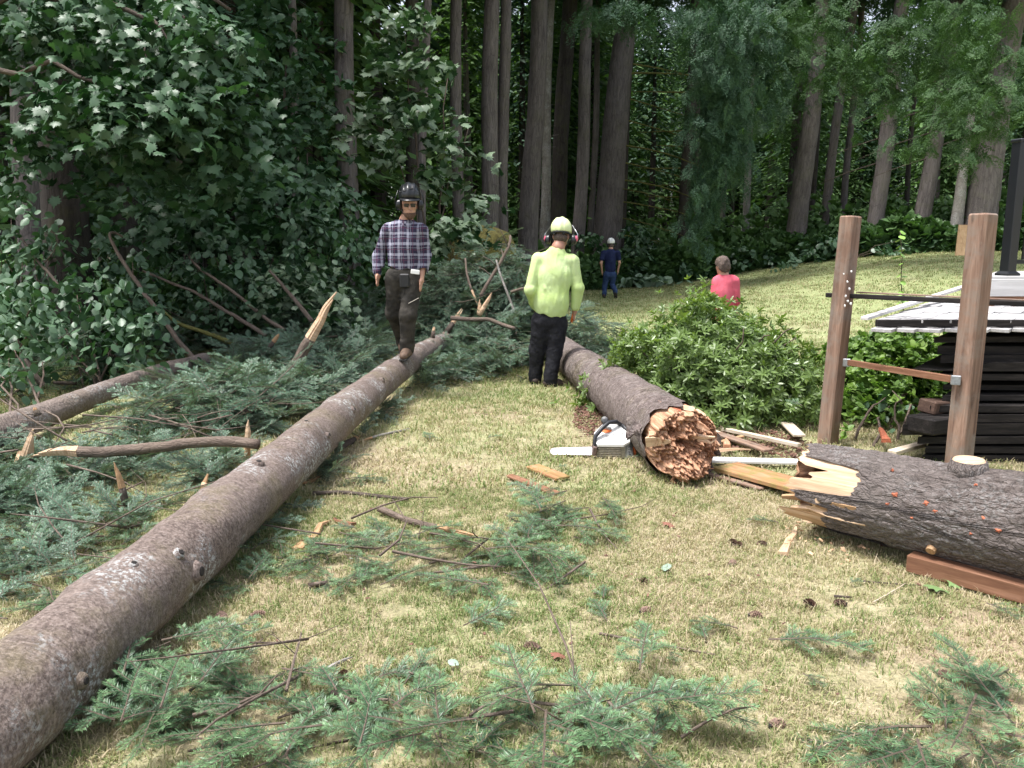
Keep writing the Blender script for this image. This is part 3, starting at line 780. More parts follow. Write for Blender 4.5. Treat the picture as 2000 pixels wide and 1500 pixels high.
TREES = [
 # name, label, xb, yb, wb, xt, wt, Y, mat, crown z0
 ('conifer_tree', 'grey conifer trunk at the far left edge, half hidden by maple leaves', 60, 330, 54, 38, 44, 13.5, 'trunk', 7.5),
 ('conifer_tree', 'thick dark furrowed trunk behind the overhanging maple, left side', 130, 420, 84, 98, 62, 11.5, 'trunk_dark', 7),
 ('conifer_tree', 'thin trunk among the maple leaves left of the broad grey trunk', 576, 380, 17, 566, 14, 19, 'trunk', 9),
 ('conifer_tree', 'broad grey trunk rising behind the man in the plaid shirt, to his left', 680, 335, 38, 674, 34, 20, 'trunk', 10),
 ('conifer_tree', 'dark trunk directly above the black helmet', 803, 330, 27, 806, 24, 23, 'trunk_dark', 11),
 ('conifer_tree', 'slender pale grey trunk just right of the black helmet', 826, 430, 17, 832, 14, 20, 'trunk', 10),
 ('conifer_tree', 'straight trunk standing alone between the plaid man and the paired trunks', 893, 420, 23, 893, 21, 24, 'trunk', 11),
 ('conifer_tree', 'left and thicker trunk of the pair behind the mossy rock', 956, 440, 34, 962, 28, 24.5, 'trunk', 11),
 ('conifer_tree', 'right and thinner trunk of the pair behind the mossy rock', 983, 440, 23, 985, 20, 25.2, 'trunk', 11),
 ('conifer_tree', 'stout brown trunk directly behind the left shoulder of the lime shirt man', 1034, 460, 38, 1053, 30, 28, 'trunk', 11),
 ('conifer_tree', 'mottled pale trunk with short dead twigs above the lime helmet', 1062, 455, 20, 1077, 13, 31.5, 'trunk_pale', 12),
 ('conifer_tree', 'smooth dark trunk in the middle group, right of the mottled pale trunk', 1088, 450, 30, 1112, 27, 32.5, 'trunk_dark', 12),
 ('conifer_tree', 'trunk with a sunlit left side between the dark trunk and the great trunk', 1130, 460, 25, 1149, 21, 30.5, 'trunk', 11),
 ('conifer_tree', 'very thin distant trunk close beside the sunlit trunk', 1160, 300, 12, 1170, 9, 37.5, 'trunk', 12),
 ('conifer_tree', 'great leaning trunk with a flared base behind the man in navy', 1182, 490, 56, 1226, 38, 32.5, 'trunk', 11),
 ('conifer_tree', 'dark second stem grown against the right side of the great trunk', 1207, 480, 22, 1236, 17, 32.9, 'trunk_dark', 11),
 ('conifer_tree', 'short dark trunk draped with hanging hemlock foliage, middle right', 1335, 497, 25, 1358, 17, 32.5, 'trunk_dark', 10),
 ('conifer_tree', 'pale thin birch-like trunk in the gloom right of the boy', 1453, 485, 14, 1482, 9, 36, 'trunk_pale', 11),
 ('conifer_tree', 'tall lone grey trunk leaning right at the edge of the lawn, left of the posts', 1550, 512, 40, 1608, 25, 32.2, 'trunk', 12),
 ('conifer_tree', 'narrow dappled trunk just right of the tall lone leaning trunk', 1604, 470, 17, 1668, 16, 33.5, 'trunk', 10),
 ('conifer_tree', 'thin trunk seen right above the left cedar post', 1643, 470, 13, 1684, 10, 36, 'trunk', 10),
 ('conifer_tree', 'dark straight trunk between the two cedar posts, nearest the left one', 1702, 500, 32, 1764, 25, 31, 'trunk', 9),
 ('conifer_tree', 'brown trunk between the two cedar posts, right of the sapling', 1790, 495, 32, 1870, 22, 30.4, 'trunk', 9),
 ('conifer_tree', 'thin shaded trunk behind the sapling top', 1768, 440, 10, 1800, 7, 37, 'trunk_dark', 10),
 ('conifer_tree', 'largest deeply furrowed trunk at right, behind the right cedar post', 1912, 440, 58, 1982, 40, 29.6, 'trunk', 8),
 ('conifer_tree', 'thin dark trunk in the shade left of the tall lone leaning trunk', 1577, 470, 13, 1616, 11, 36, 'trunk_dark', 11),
 ('conifer_tree', 'slim pale trunk deep in the wood above the boy, left of the birch-like one', 1408, 460, 10, 1432, 7, 40, 'trunk', 11),
]
BUILT = []
for k, (nm, lb, xb, yb, wb, xt, wt, Y, mt, cz) in enumerate(TREES):
    t, base, d, rb, rt = trunk_tree(nm, lb, xb, yb, wb, xt, wt, Y, mt, top=17 + 3 * PR.random())
    BUILT.append((t, base, d, rb, rt))
    crown_of(t, base, d, cz + PR.random(), 18, 3.2, 220, CB if k % 3 else CBB, 500 + k)
# snag with a broken top
t, base, d, rb, rt = trunk_tree('snag', 'pale dead snag with a broken top behind the leaning plywood sheet', 1863, 480, 24, 1888, 13, 29.5, 'trunk_pale', top=4.6, yt=300, snag=True, cat='dead tree')
mb = MB()
for i in range(7):
    a = i * .9; c = base + d * 4.5; q = c + Vector((math.cos(a), math.sin(a), 0)) * rt * .6
    mb.tube([q, q + Vector((math.cos(a) * .03, math.sin(a) * .03, .25 + .5 * PR.random()))], [rt * .5, .01], 5)
mb.build('splintered_top', M['trunk_pale'], t)

# bare mossy side branches of the great trunk and the lone pale ones
t, base, d, rb, rt = BUILT[14]
limbs(t, base, d, [(1.9, -.25, 2.9, -.05, .04, .035), (2.6, -.1, 3.2, -.12, .05, .03), (3.2, -.2, 3.0, -.1, .03, .035), (4.0, -.15, 4.2, -.05, .06, .04), (4.7, .1, 3.6, -.16, .02, .035), (5.3, -.2, 4.0, -.1, .05, .04),
    (6.3, 0, 3.2, -.25, .01, .03), (7.1, -.1, 3.0, -.3, .0, .03), (7.9, -.2, 4.4, .02, .03, .045), (8.3, 0, 3.4, -.1, .03, .04), (3.7, -.6, 2.5, -.12, .05, .025)], 'limb_moss', nm='branch')
t, base, d, rb, rt = BUILT[16]
limbs(t, base, d, [(3.1, 3.0, 1.6, .02, .0, .03), (3.6, 3.2, 1.5, -.05, .0, .03), (4.2, 3.0, 1.9, .0, .0, .035), (5.0, 3.3, 1.3, .02, .0, .03), (5.6, 3.1, 2.0, -.03, .0, .03), (7.0, 3.0, 2.2, .04, .0, .04)], 'limb_moss', False, nm='branch')
t, base, d, rb, rt = BUILT[10]
limbs(t, base, d, [(.9 + .38 * i, PR.choice([0.1, 3.0, -.8, 3.9]), .25 + .3 * PR.random(), .1, .1, .012) for i in range(17)], 'trunk_pale', False, nm='twig')
for ix in (21, 22, 24):
    t, base, d, rb, rt = BUILT[ix]
    limbs(t, base, d, [(3.4 + .9 * i, 3.1 + PR.uniform(-.5, .3), 1.6 + PR.random(), -.28, .03, .025) for i in range(4)], 'limb_dark', nm='branch')

# hanging hemlock foliage in the middle right, and layered fir boughs at the right
def hang(ix, specs, T, seed, nm, tint=(.5, .25), sc=(.7, 1.2), tilt=.55):
    """foliage clumps: (px, py, rx, ry, Y, n)"""
    t = BUILT[ix][0]; r = np.random.default_rng(seed); P, Ro, S, Tn = [], [], [], []
    for (px, py, rx, ry, Y, n) in specs:
        for i in range(n):
            y = Y + r.normal() * .7; q = at(px + r.normal() * rx * .62, py + r.normal() * ry * .55, y)
            P.append(q); a = r.uniform(0, 6.283); Ro.append((r.normal() * .25, tilt * r.uniform(.2, 1.4), a)); S.append(r.uniform(*sc)); Tn.append(np.clip(r.normal(*tint), 0, 1))
    return scatter(nm, P, Ro, S, T, None, Tn, t)
hang(16, [(1410, 40, 70, 70, 25, 170), (1390, 130, 60, 60, 25.5, 150), (1430, 190, 50, 60, 25.5, 150), (1385, 250, 50, 50, 26, 140), (1420, 290, 40, 40, 26, 90), (1380, 340, 40, 40, 26, 90), (1375, 400, 34, 40, 26, 60), (1362, 450, 22, 30, 26.3, 34), (1470, 60, 50, 70, 26, 130), (1335, 40, 40, 40, 26, 60)],
     CBB, 71, 'foliage', (.7, .28), (.26, .55), .9)
hang(17, [(1470, 60, 60, 90, 28, 90), (1500, 160, 40, 80, 28, 50), (1440, 250, 60, 120, 30, 60)], CBB, 72, 'foliage', (.5, .25), (.4, .7), .8)
hang(15, [(1195, 18, 60, 22, 24, 46), (1225, 5, 40, 20, 24, 30)], CBB, 73, 'foliage', (.75, .15), (.4, .7), .5)
hang(18, [(1580, 20, 70, 40, 26, 60), (1540, 60, 60, 70, 30, 60), (1530, 160, 50, 120, 31, 70)], CB, 74, 'foliage', (.45, .25), (.4, .8))
hang(21, [(1720, 70, 120, 60, 24, 90), (1760, 130, 110, 60, 24, 80), (1690, 150, 60, 50, 25, 40), (1650, 110, 50, 60, 26, 40), (1740, 180, 50, 30, 24.5, 24), (1800, 60, 80, 80, 26, 60)], CB, 75, 'foliage', (.5, .25), (.32, .68))
hang(22, [(1850, 40, 80, 50, 25, 60), (1820, 210, 90, 40, 22, 46), (1800, 270, 60, 24, 22, 26), (1840, 130, 70, 50, 26, 50)], CB, 76, 'foliage', (.55, .25), (.3, .62))
hang(24, [(1960, 90, 70, 50, 22, 46), (1930, 170, 110, 36, 21.5, 64), (1890, 210, 60, 30, 21.5, 30), (1920, 240, 50, 40, 21.5, 30), (1900, 300, 30, 26, 21.5, 20), (1985, 190, 50, 50, 22, 30), (1890, 20, 80, 40, 23, 50)], CB, 77, 'foliage', (.6, .25), (.28, .6))

# the rest of the wood, one mass
def far_tree(seed, H, mat, tm, z0f=.12):
    r = np.random.default_rng(seed); mb = MB(); mb.cm = 0
    mb.tube([(0, 0, -.3), (.05, 0, H * .5), (0, 0, H)], [.24, .16, .03], 7); P = []; A = []
    n = 620
    for i in range(n):
        f = z0f + (1 - z0f) * r.random() ** .8; z = H * f; Rm = (1 - f) * 2.6 + .6; a = r.uniform(0, 6.283); q = Rm * r.uniform(.15, 1)
        c = np.array([math.cos(a) * q, math.sin(a) * q, z - .25 * q])
        for j in range(5):
            a2 = a + r.normal() * .7; e = np.array([math.cos(a2), math.sin(a2), r.uniform(-.8, .05)]); w_ = np.cross(e, [r.normal() * .4, r.normal() * .4, 1]); w_ /= np.linalg.norm(w_)
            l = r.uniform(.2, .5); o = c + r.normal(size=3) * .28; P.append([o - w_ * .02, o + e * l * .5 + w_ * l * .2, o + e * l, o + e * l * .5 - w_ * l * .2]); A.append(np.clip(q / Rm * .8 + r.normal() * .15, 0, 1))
    mb.cm = 1; P = np.array(P).reshape(-1, 3); mb.add(P, np.arange(len(P)).reshape(-1, 4), None, np.repeat(A, 4))
    return template('far_conifer', mb.mesh('far_conifer', [M[tm], mat]))
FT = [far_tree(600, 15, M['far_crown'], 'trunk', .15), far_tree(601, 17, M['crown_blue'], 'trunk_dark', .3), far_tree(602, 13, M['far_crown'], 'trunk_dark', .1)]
P = []; 
while len(P) < 150:
    y = PR.uniform(31, 85); x = PR.uniform(-1.0, 1.0) * (y * .8 + 4)
    if y < edge_y(x) + 7.0 or (.36 < x / y < .50 and y < 56) or (.30 < x / y < .53 and y < 42): continue
    P.append((x, y, gz(x, y)))
while len(P) < 195:                       # the nearer wood at the left
    y = PR.uniform(15, 32); x = PR.uniform(-1.0, .02) * (y * .8 + 3)
    if y < edge_y(x) + 5.5: continue
    P.append((x, y, gz(x, y)))
while len(P) < 255:                       # deep wood behind the middle trunks
    y = PR.uniform(44, 95); x = PR.uniform(-.12, .17) * y
    P.append((x, y, gz(x, y)))
while len(P) < 345:                       # the far side of the opening at the right
    y = PR.uniform(57, 100); x = PR.uniform(.24, .60) * y
    P.append((x, y, gz(x, y)))
P = np.array(P)
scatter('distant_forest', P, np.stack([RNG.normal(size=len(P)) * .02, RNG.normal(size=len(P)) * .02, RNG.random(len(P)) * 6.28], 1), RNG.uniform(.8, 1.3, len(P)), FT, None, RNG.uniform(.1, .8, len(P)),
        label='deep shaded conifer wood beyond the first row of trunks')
# ground cover along and under the trees
P, T_ = [], []
for i in range(15000):
    x = RNG.uniform(-26, 26); y = edge_y(np.array([x]))[0] + abs(RNG.normal()) * 5 + RNG.uniform(-.2, 1)
    if abs(x) > .85 * y + 2: continue
    h = RNG.random() ** 1.4 * (1.7 if x > 5 else 1.2) * (.55 + .9 * RNG.random() ** 2) * min(1, .3 + (y - edge_y(np.array([x]))[0]) / 2.5)
    P.append((x, y, gz(x, y) + h)); T_.append(np.clip(.25 + .5 * h + RNG.normal() * .2, 0, 1))
for i in range(5200):                      # the leafy margin in front of the trunks
    x = RNG.uniform(1.2, 17); y = edge_y(np.array([x]))[0] + RNG.uniform(-.25, 1.1)
    h = RNG.random() ** 1.2 * (.5 + .8 * float(n2(np.array([x]), np.array([y]), .8, 61)[0] + .5)); P.append((x, y, gz(x, y) + max(.03, h))); T_.append(np.clip(.35 + .35 * h + RNG.normal() * .2, 0, 1))
P = np.array(P)
scatter('undergrowth', P, rand_rot(len(P), .5), np.where(P[:, 1] > 22, RNG.uniform(.2, .42, len(P)), RNG.uniform(.12, .26, len(P))), TL_FERN, None, T_,
        label='low leafy undergrowth along the edge of the wood')
# ------------------------------------------------------------------ maples, shrubs, small plants
def leaf_points(specs, seed, size, tint, twig=.5, per=11, droop=(.75, .4), face=0.0):
    """leaves set along many short drooping twigs; specs: (px, py, rx, ry, Y, dY, n)"""
    r = np.random.default_rng(seed); P, Ro, S, T_ = [], [], [], []
    for (px, py, rx, ry, Y, dY, n) in specs:
        for i in range(max(1, n // per)):
            a = r.uniform(0, 6.283); q = r.random() ** .5
            c = np.array(at(px + math.cos(a) * q * rx, py + math.sin(a) * q * ry, Y + r.normal() * dY))
            if c[2] < gz(c[0], c[1]) + .12: continue
            az = r.uniform(0, 6.283); L = twig * r.uniform(.5, 1.3); g = r.normal(*tint)
            for j in range(per):
                t = (j + .5) / per
                p = c + np.array([math.cos(az), math.sin(az), -.15 - .4 * t]) * L * t + r.normal(size=3) * .05
                if p[2] < gz(p[0], p[1]) + .04: continue
                P.append(p); Ro.append((r.normal() * .5, r.normal(*droop), az + (1 if j % 2 else -1) * r.uniform(.2, 1.3)))
                S.append(r.uniform(*size)); T_.append(np.clip(g + r.normal() * .15, 0, 1))
    return np.array(P), np.array(Ro), np.array(S), np.array(T_)
def leafy(t, pts, templates, leafname, nparts, stuffname='foliage'):
    """the nparts leaves that show largest become parts of their own, the rest one mass"""
    P, Ro, S, T_ = pts
    sz = S / np.maximum(P[:, 1], 1); vis = (np.abs(P[:, 0]) < P[:, 1] * .62) & (P[:, 2] < 1.6 + P[:, 1] * .28)
    order = np.argsort(-(sz * vis) + 0); first = order[:nparts]; rest = order[nparts:]
    o = ORI[t.name]
    for i in first:
        place(leafname, templates[i % len(templates)].data, t, Vector(P[i]) - o, tuple(Ro[i]), S[i])['tint'] = float(T_[i])
    if len(rest): scatter(stuffname, P[rest], Ro[rest], S[rest], templates, None, T_[rest], t)
def stems(t, curves, mat, nm='stem', sides=6):
    for pts, r0, r1 in curves:
        mb = MB(); mb.tube(pts, np.linspace(r0, r1, len(pts)), sides); mb.build(nm, M[mat], t, True)
def curve(a, b, sag=0.0, n=7, wob=.03, seed=0):
    r = np.random.default_rng(seed); a = np.array(a, float); b = np.array(b, float)
    return [a + (b - a) * k / (n - 1) + np.array([0, 0, sag * math.sin(math.pi * k / (n - 1))]) + r.normal(size=3) * wob * (0 < k < n - 1) for k in range(n)]
# 'plain' variants of leaf materials work for objects without an instancer too (their tint reads 0)
t = thing('maple_tree', 'big maple whose dark leafy branches overhang the top left corner', 'tree', (-7.4, 10.0, gz(-7.4, 10)))
stems(t, [(curve((-7.4, 10, -.1), (-7.2, 10.2, 6.5), 0, 8, .06, 1), .26, .15)], 'trunk_dark', 'trunk', 14)
stems(t, [(curve((-7.3, 10.1, 3.6), at(330, 60, 9.6), .6, 9, .06, 2), .07, .02), (curve((-7.3, 10.1, 4.5), at(470, 150, 9.7), 1.0, 9, .06, 3), .07, .015),
          (curve((-7.3, 10.1, 3.0), at(300, 200, 9.2), .5, 9, .05, 4), .05, .012), (curve((-7.3, 10.1, 5.2), at(450, 20, 10), .6, 9, .06, 5), .07, .02),
          (curve(at(300, 40, 9.5), at(385, 230, 9.4), .1, 7, .03, 6), .018, .006), (curve(at(270, 60, 9.4), at(300, 160, 9.3), .05, 7, .03, 7), .014, .005)], 'limb_dark', 'branch')
leafy(t, leaf_points([(40, 40, 90, 70, 10.5, .5, 420), (160, 60, 120, 80, 10.3, .6, 800), (310, 50, 120, 70, 9.8, .6, 800), (420, 110, 90, 90, 9.6, .5, 620), (320, 165, 120, 50, 9.2, .4, 560),
    (190, 190, 100, 45, 9.1, .35, 480), (260, 235, 90, 50, 9.4, .4, 420), (440, 235, 60, 80, 9.6, .4, 420), (450, 330, 40, 60, 9.7, .4, 180), (340, 320, 80, 50, 10, .4, 260), (110, 250, 80, 50, 10.3, .4, 260),
    (60, 140, 70, 70, 10.6, .4, 220), (215, 330, 70, 60, 10.6, .4, 220)], 21, (.07, .165), (.30, .30)), TL_MAPLE, 'leaf', 300)

t = thing('maple_tree', 'mid green maple thicket between the overhanging maple and the plaid man', 'tree', (-4.6, 15.5, gz(-4.6, 15.5)))
b0 = Vector((-4.6, 15.5, 0))
stems(t, [(curve(b0, at(420, 200, 15), .0, 8, .07, 11), .06, .02), (curve(b0, at(560, 120, 15), .1, 8, .07, 12), .06, .02), (curve(b0, at(600, 300, 14.5), .1, 8, .07, 13), .04, .012), (curve(b0, at(340, 330, 14.5), .1, 8, .07, 14), .04, .012)], 'limb_dark')
leafy(t, leaf_points([(540, 60, 100, 70, 15, .8, 480), (585, 180, 75, 80, 15, .8, 480), (510, 260, 80, 90, 14.6, .7, 480), (580, 340, 70, 60, 14, .6, 300), (430, 400, 110, 70, 13.5, .7, 520), (330, 420, 110, 60, 12.5, .6, 420), (540, 410, 90, 60, 13, .6, 420), (625, 250, 30, 60, 15, .6, 110), (660, 385, 44, 34, 14, .5, 120)],
    22, (.09, .185), (.36, .28)), TL_MAPLE, 'leaf', 120)

t = thing('maple_tree', 'slender young maple with pale upturned leaves above the plaid man', 'tree', at(838, 480, 15.5) * 1.0)
t.location.z = gz(t.location.x, t.location.y); ORI[t.name] = t.location.copy(); b0 = t.location.copy()
stems(t, [(curve(b0, at(875, 150, 15.5), 0, 9, .03, 15), .03, .008), (curve(b0 + Vector((0, 0, .9)), at(790, 60, 15.6), .0, 9, .03, 16), .025, .006), (curve(b0 + Vector((0, 0, 1.0)), at(915, 250, 15.2), .15, 8, .03, 17), .018, .005), (curve(b0 + Vector((0, 0, .8)), at(760, 250, 15.4), .1, 8, .03, 18), .018, .005), (curve(b0 + Vector((0, 0, .6)), at(930, 370, 15), .1, 8, .03, 19), .016, .005)], 'limb')
leafy(t, leaf_points([(800, 50, 60, 45, 15.5, .4, 110), (745, 110, 60, 40, 15.4, .4, 120), (820, 130, 80, 45, 15.5, .4, 160), (770, 195, 90, 40, 15.3, .4, 170), (850, 230, 60, 35, 15.3, .4, 90), (775, 270, 95, 36, 15.2, .4, 150), (895, 290, 40, 24, 15, .3, 60), (695, 220, 30, 50, 15.2, .3, 60), (820, 340, 50, 22, 15, .3, 50), (920, 385, 30, 22, 14.8, .3, 50), (880, 345, 34, 24, 14.9, .3, 44), (900, 430, 40, 26, 14.6, .3, 70), (800, 20, 40, 30, 15.5, .3, 40)],
    23, (.14, .21), (.62, .25), .45, 9, (.5, .55)), TL_PALE, 'leaf', 150)

def shrub(name, label, specs, seed, size, tint, T, nparts, base, nst, cat='shrub', mat='limb', per=10, twig=.4, sc_rot=(.75, .45)):
    b = gnd(*base) if len(base) == 2 else Vector(base)
    t = thing(name, label, cat, b)
    pts = leaf_points(specs, seed, size, tint, twig, per, sc_rot)
    r = np.random.default_rng(seed)
    for i in range(nst):
        e = pts[0][r.integers(len(pts[0]))]
        stems(t, [(curve(b + Vector((r.normal() * .15, r.normal() * .15, -.05)), e, .12, 7, .03, seed + i), .014, .004)], mat)
    leafy(t, pts, T, 'leaf', nparts)
    return t
shrub('shrub', 'round leaved shrub low at the left, its pale discs beside the long bare branch', [(170, 590, 110, 70, 9.6, .5, 360), (230, 640, 100, 70, 9.4, .5, 360), (120, 680, 90, 60, 9.2, .4, 260), (280, 700, 70, 40, 9.2, .4, 180)], 31, (.08, .135), (.55, .25), TL_OVAL, 220, (180, 760), 8)
shrub('shrub', 'leafy shrub at the left edge with drooping round leaves', [(25, 640, 60, 110, 8.8, .4, 420), (20, 760, 50, 60, 8.3, .3, 160)], 32, (.08, .13), (.45, .25), TL_OVAL, 140, (20, 830), 6)
shrub('shrub', 'tall thin shrub with pale stems near the left edge under the grey trunk', [(45, 330, 40, 60, 10.5, .3, 120), (30, 430, 60, 60, 10.3, .4, 200), (90, 520, 70, 70, 10.4, .5, 260), (150, 470, 70, 60, 11, .5, 240)], 33, (.08, .13), (.4, .3), TL_OVAL, 100, (60, 720), 7)
shrub('shrub', 'dense shrub left of the plaid man with light green oval leaves', [(650, 420, 80, 60, 13.2, .6, 420), (620, 490, 90, 50, 12.8, .6, 420), (690, 480, 50, 60, 12.6, .5, 260), (560, 450, 60, 50, 13, .5, 240)], 34, (.08, .14), (.55, .25), TL_OVAL, 140, (640, 640), 8)
shrub('shrub', 'shady shrub behind the slanting bare branches at left', [(380, 480, 110, 60, 12.6, .6, 460), (290, 540, 90, 60, 11.6, .6, 360), (440, 560, 90, 60, 12, .6, 420), (520, 520, 70, 60, 12.5, .6, 360)], 35, (.08, .14), (.35, .25), TL_OVAL, 120, (420, 680), 8)
shrub('shrub', 'shrub with whitish leaf backs just left of the splintered upright branch', [(590, 540, 80, 34, 11.8, .4, 300), (640, 590, 60, 34, 11.4, .4, 220), (540, 580, 50, 30, 11.8, .4, 160)], 36, (.08, .14), (.75, .25), TL_PALE, 90, (600, 660), 5, sc_rot=(.3, .7))
shrub('shrub', 'maple sprouts beside the mossy rock', [(890, 450, 50, 30, 14, .4, 160), (870, 500, 40, 30, 13.6, .3, 100), (935, 425, 30, 20, 15, .3, 50)], 37, (.12, .19), (.5, .25), TL_PALE, 40, (900, 600), 4)
shrub('shrub', 'dark leafy bush behind the man in navy, against the great trunk', [(1238, 475, 26, 40, 30, .4, 260), (1145, 480, 26, 30, 30, .4, 160), (1250, 515, 40, 24, 30, .4, 180)], 38, (.14, .24), (.4, .25), TL_OVAL, 0, (1225, 563), 3)
shrub('shrub', 'low bushes along the lawn edge right of the boy', [(1470, 500, 60, 22, 31.5, .6, 360), (1400, 515, 60, 20, 31, .6, 260), (1330, 525, 60, 18, 30.5, .6, 220)], 39, (.14, .26), (.4, .25), TL_OVAL, 0, (1430, 535), 3)
shrub('shrub', 'low bushes along the lawn edge behind the left cedar post', [(1620, 480, 60, 22, 30.5, .6, 300), (1740, 480, 50, 20, 29.5, .6, 200), (1560, 505, 40, 14, 29.5, .4, 120)], 40, (.14, .26), (.45, .25), TL_OVAL, 0, (1650, 507), 3)

# the rhododendron beside the broken log
def rhodo():
    c = at(1385, 735, 7.75); b = Vector((c.x, c.y, gz(c.x, c.y)))
    t = thing('shrub', 'rounded evergreen shrub with bright new leaves beside the broken log', 'shrub', b)
    r = np.random.default_rng(51); P, Ro, S, T_ = [], [], [], []
    for i in range(4600):
        v = r.normal(size=3); v /= np.linalg.norm(v); v[2] = abs(v[2]) * 1.0 - .12
        q = r.random() ** .25 * (1 + .42 * float(fbm(np.array([v * 2.9]), 3, 77)[0])) * (1.0 + .12 * (r.random() < .12))
        lump = .17 * math.exp(-((v[0] + .14) ** 2 + (v[1]) ** 2) / .06) * (v[2] > 0)
        p = np.array([b.x + v[0] * 1.12 * q, b.y + v[1] * .95 * q, b.z + .10 + v[2] * q * (1.06 + lump)])
        if p[2] < b.z + .05: continue
        out = math.atan2(v[1], v[0]); tl = math.acos(np.clip(v[2], -1, 1)) * .7
        P.append(p); Ro.append((r.normal() * .35, tl + r.normal() * .35, out + r.normal() * .3)); S.append(r.uniform(.05, .088)); T_.append(np.clip(.30 + .6 * (q > .75) * max(.25, v[2]) + r.normal() * .25, 0, 1))  # new growth and light from above both go into the tint, lighter upward
    for i in range(16):
        a = r.uniform(0, 6.283); e = np.array([b.x + math.cos(a) * .8, b.y + math.sin(a) * .7, b.z + r.uniform(.4, .9)])
        stems(t, [(curve((b.x + math.cos(a) * .1, b.y + math.sin(a) * .1, b.z - .05), e, .1, 7, .04, i), .016, .005)], 'limb')
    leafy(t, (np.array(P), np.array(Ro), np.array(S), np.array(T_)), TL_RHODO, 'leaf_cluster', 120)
rhodo()
shrub('shrub', 'bright green weeds and low shrub behind the cedar posts', [(1740, 700, 90, 50, 8.3, .3, 1260), (1700, 760, 70, 50, 7.8, .3, 900), (1790, 680, 60, 30, 8.6, .3, 600), (1660, 700, 40, 40, 8.4, .3, 360), (1680, 800, 60, 40, 7.5, .25, 480), (1760, 810, 50, 30, 7.6, .25, 420), (1650, 845, 40, 16, 6.9, .15, 180), (1740, 850, 50, 14, 6.8, .15, 210), (1820, 780, 40, 40, 7.9, .2, 330)], 52, (.05, .10), (.6, .28), TL_YG, 60, (1730, 840), 6, sc_rot=(.1, .5), per=6, twig=.3)
shrub('weed_patch', 'dark broad leaved weeds at the foot of the posts, before the dark stack', [(1720, 800, 80, 40, 7.4, .25, 200), (1680, 840, 60, 20, 7.0, .15, 100), (1760, 850, 50, 18, 6.9, .15, 80)], 53, (.07, .12), (.5, .3), TL_OVAL, 80, (1710, 868), 4, 'plant')

def sapling():
    b = gnd(1768, 760); b = at(1775, 700, 8.6); b.z = gz(b.x, b.y)
    t = thing('sapling', 'thin young sapling with lime green leaves between the two posts', 'plant', b)
    top = at(1758, 452, 8.5); c = curve(b, top, 0, 8, .012, 3); stems(t, [(c, .008, .003)], 'twig')
    me = leaf_mesh('sapling_leaf', OVAL, M['sapling'], .2, .3)
    for i in range(30):
        k = .40 + .60 * i / 29; p = np.array(c[0]) + (np.array(top) - np.array(c[0])) * k
        place('leaf', me, t, Vector(p) - b, (PR.gauss(0, .3), PR.gauss(.35, .3), i * 2.4 + PR.gauss(0, .3)), PR.uniform(.055, .10))
sapling()
def hosta():
    b = gnd(1252, 562); t = thing('broad_leaf_plant', 'clump of pale broad leaves flopped on the lawn behind the man in navy', 'plant', b)
    me = leaf_mesh('broad_leaf', OVAL, M['hosta'], .25, .5)
    r = np.random.default_rng(9)
    for i in range(110):
        p = Vector((r.normal() * .62, r.normal() * .35, .12 + .32 * r.random()))
        place('leaf', me, t, p, (r.normal() * .6, r.normal() * .6 + .4, r.uniform(0, 6.28)), r.uniform(.22, .42))
hosta()
# mossy rock and the short old stake
b = at(941, 500, 19); b.z = gz(b.x, b.y)
t = thing('mossy_rock', 'flat topped boulder covered in yellow green moss, behind the brush pile', 'rock', b)
mossm = NT('yellow_moss'); mv = mossm.new('ShaderNodeTexCoord').outputs['Object']
mossm.col(mossm.ramp(mossm.noise(mv, 7, 6, .75), [(.35, (.06, .05, .02)), (.5, (.20, .17, .05)), (.65, (.30, .27, .09))])); mossm.rough(1); mossm.bump(mossm.noise(mv, 25, 5, .7), 1, .05)
topz = at(941, 441, 19).z - b.z
sdf_obj('boulder', [('e', (b.x, b.y, b.z + topz - .42), (.62, .5, .42), None, .1), ('e', (b.x - .2, b.y, b.z + topz * .5 - .1), (.66, .55, topz * .6), None, .1), ('e', (b.x + .3, b.y + .1, b.z + topz - .5), (.5, .45, .42), None, .1)], mossm.m, t, .05, .12, None, lambda p: .10 * fbm(p * 2.5, 4, 3))
def stake():
    b = gnd(1237, 552); t = thing('post', 'short weathered stake standing at the wood edge near the navy shirted man', 'post', b)
    mb = MB(); h = at(1237, 495, b.y).z - b.z; mb.tube([(b.x, b.y, b.z - .1), (b.x + .02, b.y, b.z + h * .5), (b.x + .03, b.y, b.z + h)], [.085, .08, .075], 8); mb.build('stake', M['trunk_moss'], t)
stake()
# ------------------------------------------------------------------ fallen logs
M['log_near'] = bark_mat('grey_brown_log_bark', (.085, .062, .054), (.165, .128, .112), (.265, .215, .19), moss=(.19, .17, .07), mossamt=.45, lichen=1.0, vs=(30, 30, 60), bump=.5, cells=False)
M['log_mid'] = bark_mat('ridged_log_bark', (.065, .046, .042), (.145, .113, .104), (.29, .245, .225), moss=(.16, .15, .06), mossamt=.3, lichen=.2, vs=(18, 18, 55), bump=.7, cells=False)
M['log_dark'] = bark_mat('scaly_log_bark', (.038, .030, .026), (.115, .094, .086), (.26, .228, .215), moss=(.07, .075, .05), mossamt=.15, lichen=.25, vs=(40, 40, 20), bump=1.0, warp=.09, crack=.4)
M['log_far'] = bark_mat('fallen_log_bark', (.10, .075, .065), (.19, .15, .13), (.30, .25, .22), mossamt=.2, lichen=.5, vs=(18, 18, 40), bump=.8)
M['wood'] = wood_mat('fresh_split_wood', (.40, .25, .15), (.60, .42, .275), (.73, .565, .41), knots=False, grain=(3, 60, 60))
